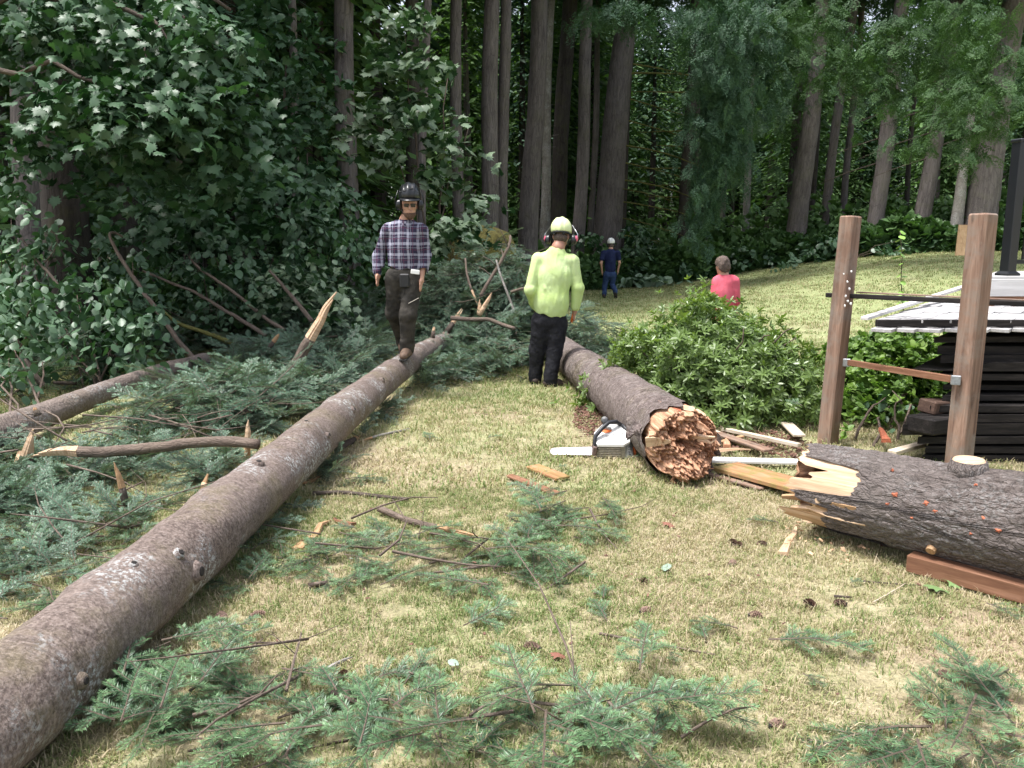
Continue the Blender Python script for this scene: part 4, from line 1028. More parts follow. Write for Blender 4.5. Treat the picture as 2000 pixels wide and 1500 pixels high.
M['wood_red'] = wood_mat('torn_heartwood', (.27, .13, .075), (.50, .275, .165), (.70, .475, .33), knots=False, grain=(5, 70, 70), bump=.6)
M['wood_old'] = wood_mat('old_split_wood', (.26, .15, .08), (.42, .26, .14), (.55, .37, .22), knots=False, grain=(4, 60, 60))
M['scar'] = plain('orange_inner_bark', (.34, .10, .05), .8, var=.45, scale=60)
M['dark_knot'] = plain('dark_knot', (.025, .02, .018), .9, var=.4)

def smooth_path(pts, rad, step):
    pts = np.array(pts, float); s = np.r_[0, np.cumsum(np.linalg.norm(np.diff(pts, axis=0), axis=1))]
    n = int(s[-1] / step) + 1; u = np.linspace(0, s[-1], n)
    # catmull-like smoothing by repeated averaging of a dense linear path
    P = np.stack([np.interp(u, s, pts[:, i]) for i in range(3)], 1); Rd = np.interp(u, s, rad)
    for _ in range(int(.5 / step)):
        P[1:-1] = (P[:-2] + 2 * P[1:-1] + P[2:]) / 4; Rd[1:-1] = (Rd[:-2] + 2 * Rd[1:-1] + Rd[2:]) / 4
    return P, Rd, u
def log_mesh(P, Rd, sides, disp, mat, start=None, end_cap=True, s0=0.0):
    """bark tube; start(theta) gives the jagged beginning of each column"""
    n = len(P); tan = np.gradient(P, axis=0); tan /= np.linalg.norm(tan, axis=1, keepdims=True)
    up = np.array([0, 0, 1.]); e1 = np.cross(up, tan); e1 /= np.linalg.norm(e1, axis=1, keepdims=True); e2 = np.cross(tan, e1)
    u = np.r_[0, np.cumsum(np.linalg.norm(np.diff(P, axis=0), axis=1))]
    th = np.linspace(0, 2 * np.pi, sides, endpoint=False)
    st = np.zeros(sides) if start is None else start(th)
    U = u[:, None] * (1 - st[None] / u[-1]) + st[None]
    def itp(A): return np.stack([np.interp(U.ravel(), u, A[:, i]) for i in range(A.shape[1])], 1).reshape(n, sides, -1)
    C, E1, E2 = itp(P), itp(e1), itp(e2); rr = np.interp(U.ravel(), u, Rd).reshape(n, sides)
    cs, sn = np.cos(th)[None], np.sin(th)[None]
    bc = np.stack([rr * cs, rr * sn, U + s0], -1)
    rr = rr + disp(bc.reshape(-1, 3), U.ravel(), np.broadcast_to(th, U.shape).ravel()).reshape(rr.shape)
    V = C + rr[..., None] * (E1 * cs[..., None] + E2 * sn[..., None])
    ii = np.arange(n * sides).reshape(n, sides); jj = np.roll(ii, -1, 1)
    Q = np.stack([ii[:-1], jj[:-1], jj[1:], ii[1:]], -1).reshape(-1, 4)
    return V.reshape(-1, 3), Q, bc.reshape(-1, 3), (C, E1, E2)
def log_obj(name, V, Q, bc, mat, parent):
    me = fast_mesh(name, V - np.array(ORI[parent.name]), Q, M[mat], True, bc)
    o = bpy.data.objects.new(name, me); COL.objects.link(o); o.parent = parent; ORI[o.name] = ORI[parent.name]; return o
def stub(parent, p, q, r0, r1, mat='limb', tip='wood', nm='branch_stub', splint=4, tipl=.35):
    """broken branch stub with a pale splintered tip as its sub-part"""
    p, q = np.array(p), np.array(q); m_ = p + (q - p) * (1 - tipl)
    mb = MB(); mb.tube([p, (p + m_) / 2, m_], [r0, (r0 + r1) / 2, r1], 8); o = mb.build(nm, M[mat], parent, True)
    mb = MB(); L = np.linalg.norm(q - m_); rr = np.random.default_rng(int(abs(p[0] * 1000)) % 9999)
    ax = (q - p) / np.linalg.norm(q - p); s1 = np.cross(ax, [.3, .9, .2]); s1 /= np.linalg.norm(s1); s2 = np.cross(ax, s1)
    for i in range(splint):
        a = i * 6.283 / splint; o_ = (s1 * math.cos(a) + s2 * math.sin(a)) * r1 * .5
        l = L * rr.uniform(.35, 1.0) if i else L
        mb.tube([m_ - ax * .02 + o_, m_ + ax * l * .6 + o_ * .9, m_ + ax * l + o_ * .6], [r1 * .55, r1 * .42, r1 * .06], 4)
    mb.build('torn_tip', M[tip], o); return o

# log 1: the long one the man walks on
L1 = [(-1.60, 1.0, .175), (-1.596, 1.9, .18), (-1.50, 3.42, .21), (-1.42, 4.93, .24), (-1.34, 6.45, .27), (-1.23, 7.97, .29), (-1.08, 9.49, .32), (-.88, 11.0, .335)]
R1 = [.19, .181, .171, .162, .152, .139, .122, .102]
P, Rd, u = smooth_path(L1, R1, .028)
t = thing('log', 'long thick fallen log running from the bottom left corner, with the plaid man on it', 'log', (-1.6, 1.9, 0))
knots1 = [(7.15, 1.3), (5.3, .8), (2.95, .9), (2.6, .35), (4.3, 2.0), (6.2, .2), (8.6, 1.8), (3.6, .15), (1.9, .9)]
def d1(bc, U, th):
    d = .016 * fbm(bc * [6, 6, 2.6], 4, 5) + .003 * fbm(bc * [28, 28, 52], 3, 6)
    for (s, a) in knots1:
        da = (th - a + np.pi) % (2 * np.pi) - np.pi
        d += .018 * np.exp(-((U - s) / .09) ** 2 - (da / .4) ** 2) - .012 * np.exp(-((U - s) / .03) ** 2 - (da / .14) ** 2)
    return d
V, Q, bc, fr = log_mesh(P, Rd, 110, d1, 'log_near')
log_obj('bark', V, Q, bc, 'log_near', t)
mb = MB(); mb.tube([P[-1] - [0, .01, 0], P[-1] + [.01, .08, .01]], [.1, .07], 16); mb.build('end_wood', M['wood_red'], t)
stub(t, at(668, 783, 6.9), at(682, 752, 6.9), .022, .012, 'limb_dark', 'wood_old', tipl=.5)
stub(t, at(845, 660, 9.9), at(848, 638, 9.9), .03, .02, 'limb', 'wood')
stub(t, at(872, 650, 10.9), at(903, 603, 11.1), .045, .035, 'limb_dark', 'wood', tipl=.6)
P1, R1_ = P.copy(), Rd.copy()
for (px, py, r_) in ((598, 826, .022), (505, 905, .026), (388, 1116, .036), (350, 1082, .022), (747, 742, .02), (640, 850, .02), (260, 1105, .018), (690, 800, .02), (160, 1330, .022)):
    r0 = np.array(ray(px, py)); k = 2.0
    while k < 12:
        p = np.array([0, 0, CZ]) + r0 * k; i_ = int(np.argmin(np.linalg.norm(P1 - p, axis=1)))
        if np.linalg.norm(P1[i_] - p) < R1_[i_]: break
        k += .006
    nn = (p - P1[i_]) / np.linalg.norm(p - P1[i_]); tt = np.cross(nn, [.1, .99, .05]); mb = MB()
    mb.tube([p - nn * .03, p + nn * .004, p + nn * .014], [r_ * 1.7, r_ * 1.25, r_ * .9], 12, True, lambda bc, rr: rr * .3 * fbm(bc * 60, 2, int(px))); o = mb.build('branch_knot', M['log_near'], t, True)
    mb = MB(); mb.tube([p + nn * .0142, p + nn * .018], [r_ * .62, r_ * .5], 9); mb.build('dark_core', M['dark_knot'], o)

# log 2: broken end towards the camera
t = thing('log', 'broken log with a shattered orange end beside the chainsaw', 'log', (1.176, 5.451, 0))
A2 = np.array([1.176, 5.451, .243]); B2 = np.array([.62, 11.1, .19])
P, Rd, u = smooth_path([A2, A2 + (B2 - A2) * .15, A2 + (B2 - A2) * .5, B2], [.25, .243, .217, .187], .026)
jag = lambda th: np.clip(.08 + .22 * fbm(np.stack([np.cos(th) * 1.6, np.sin(th) * 1.6, th * 0 + .3], -1), 3, 12) + .07 * fbm(np.stack([np.cos(th) * 7, np.sin(th) * 7, th * 0], -1), 2, 13) + .24 * np.exp(-((th - 2.25) / .5) ** 2), 0, .5)
def d2(bc, U, th):
    return .012 * fbm(bc * [5, 5, 2.2], 3, 15) + .006 * fbm(bc * [10, 10, 75], 3, 16) + .022 * fbm(np.stack([bc[:, 0] * 2, bc[:, 1] * 2, U * 8], -1), 3, 17) + .03 * np.exp(-U / .12)
V, Q, bc, fr = log_mesh(P, Rd, 110, d2, 'log_mid', jag)
log_obj('bark', V, Q, bc, 'log_mid', t)
# torn wood face: a rough, hollowed surface
nr, na = 44, 150; r_ = np.linspace(0, 1, nr)[:, None]; th = np.linspace(0, 2 * np.pi, na, endpoint=False)[None]
ax2 = (B2 - A2) / np.linalg.norm(B2 - A2); e1 = np.cross([0, 0, 1.], ax2); e1 /= np.linalg.norm(e1); e2 = np.cross(ax2, e1)
X, Yy = r_ * np.cos(th), r_ * np.sin(th); q = np.stack([X.ravel(), Yy.ravel(), 0 * X.ravel()], 1)
hgt = -.0 + .14 * fbm(q * 2.3, 3, 21) + .12 * np.abs(fbm(q * [8, 8, 1], 4, 22)) + .05 * fbm(q * 22, 2, 23)
hgt += .05 * (1 - (X ** 2 + Yy ** 2)).ravel() - .10 * np.exp(-(((X - .1) / .22) ** 2 + ((Yy - .12) / .09) ** 2)).ravel()       # the hollow
hgt += .20 * np.exp(-(((X - .1) / .55) ** 2 + ((Yy + .7) / .35) ** 2)).ravel()
Rw = .232 + .040 * fbm(np.stack([np.cos(th + 0 * r_).ravel() * 2.2, np.sin(th + 0 * r_).ravel() * 2.2, 0 * q[:, 0]], -1), 3, 24)
rad_skirt = np.concatenate([hgt.reshape(nr, na), np.full((1, na), -.5)])
rr = np.concatenate([r_ * Rw.reshape(nr, na), Rw.reshape(nr, na)[-1:] * .97]); cs, sn = np.cos(th), np.sin(th)
V = A2 + (rr * cs)[..., None] * e1 + (rr * sn)[..., None] * e2 - rad_skirt[..., None] * ax2
ii = np.arange((nr + 1) * na).reshape(nr + 1, na); jj = np.roll(ii, -1, 1); Q = np.stack([ii[:-1], ii[1:], jj[1:], jj[:-1]], -1).reshape(-1, 4)
log_obj('torn_wood', V.reshape(-1, 3), Q, np.stack([rad_skirt, rr * cs, rr * sn], -1).reshape(-1, 3), 'wood_red', t)
def splinter(parent, p, d, L, w_, th_, mat, roll=0.0, nm='splinter'):
    """a torn sliver: broad root, ragged tapering tip"""
    d = np.array(d, float); d /= np.linalg.norm(d); s = np.cross(d, [math.sin(roll), .2, math.cos(roll)]); s /= np.linalg.norm(s); n_ = np.cross(s, d)
    mb = MB(); rr_ = np.random.default_rng(int(abs(p[0] * 7919 + p[2] * 3571 + L * 999)) % 99991)
    K = 5; v = []
    for k in range(K):
        f_ = k / (K - 1); w2 = w_ * (1 - .75 * f_ ** 1.6) * rr_.uniform(.8, 1.15) / 2; t2 = th_ * (1 - .7 * f_) / 2; c = np.array(p) + d * L * f_ + n_ * rr_.normal() * th_ * .25 + s * rr_.normal() * w_ * .06
        v += [c - s * w2 - n_ * t2, c + s * w2 - n_ * t2, c + s * w2 * .8 + n_ * t2, c - s * w2 * .8 + n_ * t2]
    f = [(3, 2, 1, 0)] + [(a * 4 + i, a * 4 + (i + 1) % 4, a * 4 + 4 + (i + 1) % 4, a * 4 + 4 + i) for a in range(K - 1) for i in range(4)] + [tuple((K - 1) * 4 + i for i in range(4))]
    c = [(L * (i // 4) / (K - 1), (i % 4) * w_ * .3 + p[0], (i // 2 % 2) * th_ + p[2]) for i in range(len(v))]
    mb.add(v, f, c); return mb.build(nm, M[mat], parent)
rr = np.random.default_rng(61)
for i in range(170):
    a = rr.uniform(0, 6.283); q = rr.random() ** .5 * .97
    if (q * math.cos(a) - .1) ** 2 / .07 + (q * math.sin(a) - .12) ** 2 / .02 < 1: continue
    p = A2 + e1 * math.cos(a) * q * .225 + e2 * math.sin(a) * q * .225 + ax2 * rr.uniform(.0, .05)
    dd = -ax2 + rr.normal(size=3) * .45 + (e1 * math.cos(a) + e2 * math.sin(a)) * .25
    splinter(t, p - dd * .02, dd, rr.uniform(.04, .11), rr.uniform(.012, .034), rr.uniform(.010, .022), 'wood_red' if rr.random() < .85 else 'wood', rr.uniform(0, 6))
for (px, py, dx, dy, dz, L, w_, mt) in ((1262, 862, .75, -.35, .05, .17, .075, 'wood'), (1268, 850, .8, -.2, .1, .12, .05, 'wood'), (1352, 852, 1, -.15, .02, .15, .035, 'wood'), (1362, 860, 1, -.2, -.08, .12, .022, 'wood'), (1312, 918, .1, -.6, -.5, .11, .05, 'wood_red'), (1345, 905, .3, -1, -.15, .10, .07, 'wood_red'), (1362, 828, .7, -.7, -.3, .10, .05, 'wood_red')):
    splinter(t, np.array(at(px, py, 5.40)), (dx, dy, dz), L, w_, .035, mt, rr.uniform(0, 3))
# bark torn off the upper right of the end
for (px, py, L, w_, mt) in ((1345, 806, .13, .10, 'wood'), (1362, 822, .11, .07, 'wood'), (1325, 812, .10, .05, 'scar'), (1372, 835, .1, .06, 'wood_red')):
    o_ = np.array(at(px, py, 5.5)); s_ = (o_ - A2) @ ax2; c_ = A2 + ax2 * s_; n_ = (o_ - c_) / np.linalg.norm(o_ - c_)
    splinter(t, c_ + n_ * .248 + ax2 * .04, -ax2 - n_ * .05, L, w_, .016, mt, math.atan2(n_[0], n_[2]))
# curled bark flap on the left of the break
mb = MB(); a0 = np.array(at(1222, 836, 5.66))
grid = []
for i in range(9):
    for j in range(6):
        a = -.3 + 1.7 * i / 8
        grid.append(a0 + np.array([.10 * j / 5 + .012 * math.sin(i * 2), -.05 * math.sin(a * 1.4) - .02 * j / 5, .06 - .12 * i / 8 + .03 * math.sin(j + i * .7)]))
mb.add(grid, [(i * 6 + j, i * 6 + j + 1, (i + 1) * 6 + j + 1, (i + 1) * 6 + j) for i in range(8) for j in range(5)]); mb.build('bark_flap', M['log_mid'], t, True)

# log 3: dark scaly butt log at the right
t = thing('log', 'dark scaly log with a debarked splintered end, entering from the right edge', 'log', (1.65, 4.467, 0))
A3 = np.array([1.60, 4.52, .268]); B3 = np.array([3.62, 2.26, .345]); ax3 = (B3 - A3) / np.linalg.norm(B3 - A3)
P, Rd, u = smooth_path([A3, A3 + (B3 - A3) * .3, B3], [.228, .246, .292], .016)
# theta: 0 = across to the camera-left side, pi/2 = up
def jag3(th):
    a = (th + np.pi) % (2 * np.pi) - np.pi
    base = .13 + .05 * fbm(np.stack([np.cos(th) * 4, np.sin(th) * 4, th * 0 + 5], -1), 3, 32) + .03 * fbm(np.stack([np.cos(th) * 16, np.sin(th) * 16, th * 0], -1), 3, 33)
    sg = 1 if math.cos(CAMA) > 0 else -1
    d = ((a - CAMA) * sg + np.pi) % (2 * np.pi) - np.pi                 # + towards the top, - towards the ground
    base = base + .33 * sstep(-.22, -.10, d) * (1 - sstep(.50, .72, d)) + .19 * (1 - sstep(-.50, -.40, d)) * sstep(-1.6, -1.2, d) + .45 * (1 - sstep(-1.20, -1.08, d)) * sstep(-1.9, -1.7, d)
    return np.clip(base, .02, .6)
e1 = np.cross([0, 0, 1.], ax3); e1 /= np.linalg.norm(e1); e2 = np.cross(ax3, e1)
tocam = np.array([0, 0, 1.6]) - A3; tocam -= (tocam @ ax3) * ax3; tocam /= np.linalg.norm(tocam)
CAMA = math.atan2(tocam @ e2, tocam @ e1); SIDE3 = 1; PATCH3 = CAMA + .15; LOW3 = CAMA - 1.1 if math.cos(CAMA) > 0 else CAMA + 1.1
PATCH3 = CAMA + (.3 if math.cos(CAMA) > 0 else -.3) * 1.0
def d3(bc, U, th):
    q = bc * [30, 30, 16]
    pl = np.abs(fbm(q, 3, 41)); return .010 * fbm(bc * [5, 5, 2.5], 2, 42) + .016 * (pl ** .6 - .45) + .004 * fbm(bc * [90, 90, 55], 2, 43)
V, Q, bc, fr = log_mesh(P, Rd, 190, d3, 'log_dark', jag3)
log_obj('bark', V, Q, bc, 'log_dark', t)
def wjag(th):
    c_ = np.stack([np.cos(th), np.sin(th), th * 0], -1); return np.clip(.10 + .10 * fbm(c_ * 2.5 + 9, 3, 35) + .07 * fbm(c_ * 9, 2, 36) + .14 * (fbm(c_ * 5 + 3, 1, 37) > .25), .02, .34)
P_, Rd_, _ = smooth_path([A3, A3 + (B3 - A3) * .36], [.212, .232], .02)
V, Q, bc, fr = log_mesh(P_, Rd_, 120, lambda bc, U, th: .004 * fbm(bc * [40, 40, 5], 3, 45) + .006 * fbm(bc * [6, 6, 6], 2, 46), 'wood', wjag)
log_obj('bare_wood', V, Q, bc[:, [2, 0, 1]], 'wood', t)
mb = MB(); rr = np.random.default_rng(71)
nr, na = 12, 60; r_ = np.linspace(0, 1, nr)[:, None]; th = np.linspace(0, 2 * np.pi, na, endpoint=False)[None]; q = np.stack([(r_ * np.cos(th)).ravel(), (r_ * np.sin(th)).ravel(), 0 * (r_ * th).ravel()], 1)
h_ = -.16 + .10 * fbm(q * 3, 3, 51) + .05 * np.abs(fbm(q * 12, 3, 52)); V = A3 + (r_ * .205 * np.cos(th))[..., None] * e1 + (r_ * .205 * np.sin(th))[..., None] * e2 - h_.reshape(nr, na)[..., None] * ax3
ii = np.arange(nr * na).reshape(nr, na); jj = np.roll(ii, -1, 1); Q = np.stack([ii[:-1], ii[1:], jj[1:], jj[:-1]], -1).reshape(-1, 4)
log_obj('torn_wood', V.reshape(-1, 3), Q, V.reshape(-1, 3), 'wood_red', t)
def on3(px, py, lift=0.0):
    """point on the log's near surface seen at a pixel"""
    r0 = np.array(ray(px, py)); o = np.array([0, 0, CZ]); best = None
    for k in np.arange(2.0, 6.5, .004):
        p = o + r0 * k; s = (p - A3) @ ax3; c = A3 + ax3 * s; rad = np.interp(s, u, Rd)
        if np.linalg.norm(p - c) <= rad + lift: return p, (p - c) / np.linalg.norm(p - c)
    return o + r0 * 4, np.array([0, 0, 1.])
for (px, py, L, w_, th_, mt) in ((1672, 1003, .42, .085, .05, 'wood_old'), (1690, 1030, .42, .06, .045, 'wood'), (1640, 985, .26, .05, .03, 'wood'), (1652, 1018, .3, .04, .03, 'wood')):
    p, nn = on3(px, py, .0); splinter(t, p - nn * .03, -ax3 + nn * .03 + rr.normal(size=3) * .04, L, w_, th_, mt, math.atan2(nn[0], nn[2]))
for (px, py, w_) in ((1746, 966, .030), (1731, 984, .022), (1808, 983, .024), (1826, 998, .03), (1920, 1013, .026), (1987, 1022, .024), (1948, 1036, .022), (1743, 917, .022), (1895, 1043, .016), (1990, 976, .02), (1905, 945, .015), (1780, 1012, .012)):
    p, nn = on3(px, py, .006); mb = MB(); s1 = np.cross(nn, ax3); s1 /= np.linalg.norm(s1)
    v = [p + nn * .001]; k = 11
    for i in range(k):
        a = i * 6.283 / k; l = w_ * .62 * rr.uniform(.4, 1.3); v.append(p + (ax3 * math.cos(a) + s1 * math.sin(a) * .8) * l - nn * .006)
    mb.add(v, [(0, 1 + i, 1 + (i + 1) % k) for i in range(k)]); mb.build('bark_scar', M['scar'], t)
p, nn = on3(1892, 908, .01)
mb = MB(); nn2 = (nn + np.array([0, 0, 1.2])); nn2 /= np.linalg.norm(nn2); mb.tube([p - nn2 * .06, p - nn2 * .01, p + nn2 * .022], [.11, .088, .080], 18); o = mb.build('branch_collar', M['log_dark'], t, True)
mb = MB(); mb.tube([p + nn2 * .0225, p + nn2 * .030], [.072, .066], 18); mb.build('cut_face', M['wood'], o)
p, nn = on3(1820, 1071, .0); mb = MB(); mb.tube([p - nn * .02, p + nn * .02], [.026, .022], 10); mb.build('knot', M['wood_old'], t)

# log 0: thin log at the far left under brush
L0 = [(-4.05, 5.2, .16), (-3.95, 6.05, .17), (-3.95, 6.9, .17), (-3.93, 7.7, .19), (-3.85, 8.4, .22), (-3.72, 9.0, .25), (-3.6, 9.5, .26)]
P, Rd, u = smooth_path(L0, [.125, .12, .11, .10, .09, .082, .078], .03)
t = thing('log', 'thin brown log at the far left, half buried in fir brush', 'log', (-3.95, 6.05, 0))
V, Q, bc, fr = log_mesh(P, Rd, 50, lambda bc, U, th: .012 * fbm(bc * [9, 9, 3], 3, 55) + .005 * fbm(bc * [30, 30, 60], 2, 56), 'log_far')
log_obj('bark', V, Q, bc, 'log_far', t)
stub(t, at(75, 812, 6.4), at(66, 795, 6.4), .03, .02, 'limb_dark', 'wood_old')
# ------------------------------------------------------------------ torn-off fir brush
def in_poly(px, py, poly):
    n = len(poly); c = False; j = n - 1
    for i in range(n):
        if (poly[i][1] > py) != (poly[j][1] > py) and px < (poly[j][0] - poly[i][0]) * (py - poly[i][1]) / (poly[j][1] - poly[i][1]) + poly[i][0]: c = not c
        j = i
    return c
def brush(name, label, poly, n, hmax, seed, tint=(.5, .22), sc=(.7, 1.2), patch=0.0, tilt=.35, power=1.4, thin=None):
    """sprigs heaped over the ground inside an outline of the photograph"""
    r = np.random.default_rng(seed); P, Ro, S, T_ = [], [], [], []
    G = [gnd(*q) for q in poly]; g2 = [(q.x, q.y) for q in G]
    x0, x1 = min(q[0] for q in g2), max(q[0] for q in g2); y0, y1 = min(q[1] for q in g2), max(q[1] for q in g2)
    X = r.uniform(x0, x1, n * 12); Y = r.uniform(y0, y1, n * 12); nz = n2(X, Y, 1.6, seed, 3); nh = n2(X, Y, .9, seed + 1, 2)
    for x, y, z_, h_ in zip(X, Y, nz, nh):
        if len(P) >= n: break
        if not in_poly(x, y, g2) or z_ < patch: continue
        h = hmax * (.65 + .9 * h_) * r.random() ** power
        P.append((x, y, gz(x, y) + .03 + max(0, h))); a = r.uniform(0, 6.283)
        Ro.append((r.normal() * tilt, r.normal() * tilt - .1, a)); S.append(r.uniform(*sc)); T_.append(np.clip(r.normal(*tint) + .25 * h / max(hmax, .01) - .1, 0, 1))
    return scatter(name, P, Ro, S, SPRIG, None, T_, label=label)
def mound(name, label, ells, n, seed, tint=(.5, .22), sc=(.8, 1.3)):
    """sprigs over the shell of a heap; ells: (px, py(base), Y, rx, ry, h)"""
    r = np.random.default_rng(seed); P, Ro, S, T_ = [], [], [], []
    tot = sum(e[3] * e[5] for e in ells)
    for (px, py, Y, rx, ry, h) in ells:
        c = at(px, py, Y); zg = gz(c.x, Y)
        for i in range(int(n * rx * h / tot)):
            v = r.normal(size=3); v /= np.linalg.norm(v); v[2] = abs(v[2]); q = r.random() ** .35
            P.append((c.x + v[0] * rx * q, Y + v[1] * ry * q, zg + .03 + v[2] * h * q)); a = math.atan2(v[1], v[0]) + r.normal() * .9
            Ro.append((r.normal() * .4, .55 * (1 - v[2]) + r.normal() * .35, a)); S.append(r.uniform(*sc)); T_.append(np.clip(r.normal(*tint) + .2 * (q * v[2] - .5), 0, 1))
    return scatter(name, P, Ro, S, SPRIG, None, T_, label=label)
brush('fir_brush', 'heaped blue green fir brush between the two left logs', [(230, 862), (300, 830), (400, 775), (500, 715), (580, 670), (650, 640), (740, 640), (745, 700), (690, 755), (600, 815), (515, 862), (400, 850), (310, 858)], 3000, .42, 81, (.55, .26), (.55, 1.0), -.4)
brush('fir_brush', 'fir brush heaped behind the upright splintered branch, up to the shrubs', [(40, 790), (130, 740), (330, 690), (500, 640), (620, 610), (720, 590), (745, 640), (640, 655), (520, 676), (400, 698), (300, 722), (160, 765), (40, 806)], 1800, .8, 82, (.45, .22), (.55, 1.0), -.5)
brush('fir_brush', 'soft fir brush right of the far end of the walked-on log', [(800, 765), (840, 715), (880, 668), (960, 645), (1035, 660), (1045, 705), (1010, 745), (930, 745), (850, 765)], 1200, .6, 83, (.6, .2), (.5, .9), -.6)
mound('fir_brush', 'tall heap of the fallen treetop behind the two men', [(900, 620, 12.4, .75, .8, 1.2), (965, 620, 12.8, .8, .9, 1.62), (1015, 610, 12.0, .5, .7, 1.3), (930, 580, 14.5, .9, .8, 1.3), (860, 600, 12.5, .5, .6, .75), (960, 650, 11.2, .6, .6, .7)], 3000, 84, (.45, .2), (.6, 1.0))
mound('fir_brush', 'fir branches lying behind the far end of the broken log', [(1160, 640, 11.4, .55, .6, .50), (1105, 640, 11.8, .5, .6, .7), (1215, 640, 11.0, .3, .4, .30)], 520, 85, (.5, .2), (.5, .85))
brush('fir_brush', 'mixed fir litter around the snapped stub at the left edge', [(-60, 905), (60, 890), (190, 890), (340, 885), (480, 890), (455, 925), (390, 960), (300, 975), (190, 985), (60, 1015), (-60, 1040)], 620, .10, 86, (.6, .26), (.4, .7), -.02)
brush('fir_brush', 'thin fir litter on the grass left of the walked-on log', [(-60, 1040), (100, 1000), (330, 985), (380, 960), (300, 1030), (200, 1090), (90, 1160), (-60, 1230)], 130, .05, 87, (.6, .2), (.4, .7), .02)
brush('fir_brush', 'fir sprigs tucked along the right side of the walked-on log', [(620, 900), (690, 850), (760, 780), (800, 790), (720, 860), (650, 940), (560, 1010), (470, 1110), (440, 1100), (540, 990)], 100, .08, 88, (.6, .2), (.35, .6), -.1)

def twigs(label, polys, n, seed, hmax=.5):
    r = np.random.default_rng(seed); mb = MB(); k = 0; GP = [[(g.x, g.y) for g in (gnd(*q) for q in p)] for p in polys]
    while k < n:
        g2 = GP[k % len(GP)]; x = r.uniform(min(q[0] for q in g2), max(q[0] for q in g2)); y = r.uniform(min(q[1] for q in g2), max(q[1] for q in g2))
        if not in_poly(x, y, g2): continue
        k += 1; a = r.uniform(0, 6.283); L = r.uniform(.25, 1.0); z = gz(x, y) + .05 + r.random() * hmax; d = np.array([math.cos(a), math.sin(a), r.normal() * .25]); p = np.array([x, y, z]); side_ = np.array([-d[1], d[0], .4]) * r.normal() * .12 * L
        rd = r.uniform(.003, .009); mb.tube([p, p + d * L * .35 + side_ * .8, p + d * L * .7 + side_, p + d * L], [rd, rd * .8, rd * .6, rd * .3], 5)
    return tag(mb.build('brush_twigs', [M['limb']], None, True), label, None, None, 'stuff')
twigs('thin bare twigs tangled through the fir brush on the left', [[(230, 862), (400, 775), (580, 670), (740, 640), (745, 700), (600, 815), (515, 862), (310, 858)], [(130, 740), (500, 640), (720, 590), (640, 655), (400, 698), (160, 765)], [(0, 905), (190, 890), (480, 890), (390, 960), (60, 1015)]], 110, 5, .35)
twigs('thin bare twigs sticking out of the fallen treetop heap', [[(830, 650), (900, 590), (1040, 590), (1040, 700), (900, 740)]], 60, 6, 1.3)
twigs('loose thin twigs on the lawn among the fir boughs', [[(200, 1480), (420, 1250), (700, 1280), (1400, 1400), (1400, 1490)], [(560, 1080), (800, 1010), (1180, 1000), (1150, 1130), (700, 1170)], [(0, 1060), (300, 990), (250, 1080), (0, 1220)]], 36, 7, .05)

# bare broken branches standing in the brush
def branch(label, pts, r0, r1, mat='limb', tip=None, cat='branch', name='broken_branch', tipfrac=0.0, tipmat='wood', sides=9, side_twigs=0, group=None):
    pts = [np.array(p, float) for p in pts]; base = Vector(pts[0])
    t = thing(name, label, cat, base, group)
    P, Rd, u = smooth_path(pts, np.linspace(r0, r1, len(pts)), .05 if len(pts) < 3 else .04)
    P = np.array(P) + np.stack([fbm(np.stack([u * 3, u * 0 + k, u * 0 + base.x * 9], -1), 2, 3) for k in range(3)], 1) * r0 * .8
    k = len(P) if not tipfrac else int(len(P) * (1 - tipfrac))
    mb = MB(); mb.tube(P[:max(k, 2)], Rd[:max(k, 2)], sides, True, lambda bc, rr: rr * .16 * fbm(bc * [40, 40, 12], 3, 9)); mb.build('bark', M[mat], t, True)
    if tipfrac:
        ax = P[-1] - P[k - 1]; L = np.linalg.norm(ax); ax /= L; s1 = np.cross(ax, [.2, 1, .1]); s1 /= np.linalg.norm(s1); s2 = np.cross(ax, s1); rr = np.random.default_rng(int(abs(base.x) * 991) % 997)
        mb = MB()
        for i in range(6):
            a = i * 1.05; o_ = (s1 * math.cos(a) + s2 * math.sin(a)) * Rd[k - 1] * .5; l = rr.uniform(.55, 1.0) if i else 1.0
            m_ = max(2, int((len(P) - k) * l)); Q_ = P[k - 1:k - 1 + m_ + 1] + o_ * np.linspace(1, .4, len(P[k - 1:k - 1 + m_ + 1]))[:, None]
            if len(Q_) < 2: Q_ = np.array([P[k - 1] + o_, P[-1] + o_ * .4])
            mb.tube(Q_, Rd[k - 1] * np.interp(np.linspace(0, 1, len(Q_)), [0, .7, 1], [.62, rr.uniform(.4, .55), .12]), 5)
        mb.build('torn_wood', M[tipmat], t)
    for i in range(side_twigs):
        q = P[int(len(P) * (.3 + .6 * i / side_twigs))]; d = np.array([PR.gauss(0, 1), PR.gauss(0, .5), .4]); d = d / np.linalg.norm(d) * PR.uniform(.15, .35)
        mb = MB(); mb.tube([q, q + d * .5 + [0, 0, .02], q + d], [r1 * .6, r1 * .4, r1 * .2], 5); mb.build('twig', M[mat], t, True)
    return t
A_ = at
branch('long bare branch curving up to a hook among the round leaved shrubs, far left', [A_(378, 702, 9.3), A_(330, 640, 9.6), A_(280, 570, 9.9), A_(240, 510, 10.1), A_(215, 468, 10.2), A_(208, 452, 10.2), A_(222, 447, 10.3), A_(240, 462, 10.4)], .030, .012, side_twigs=2)
branch('slanting bare branch, highest of the parallel ones left of the plaid man', [A_(502, 606, 11), A_(440, 560, 11.2), A_(385, 522, 11.4), A_(370, 500, 11.5)], .024, .016)
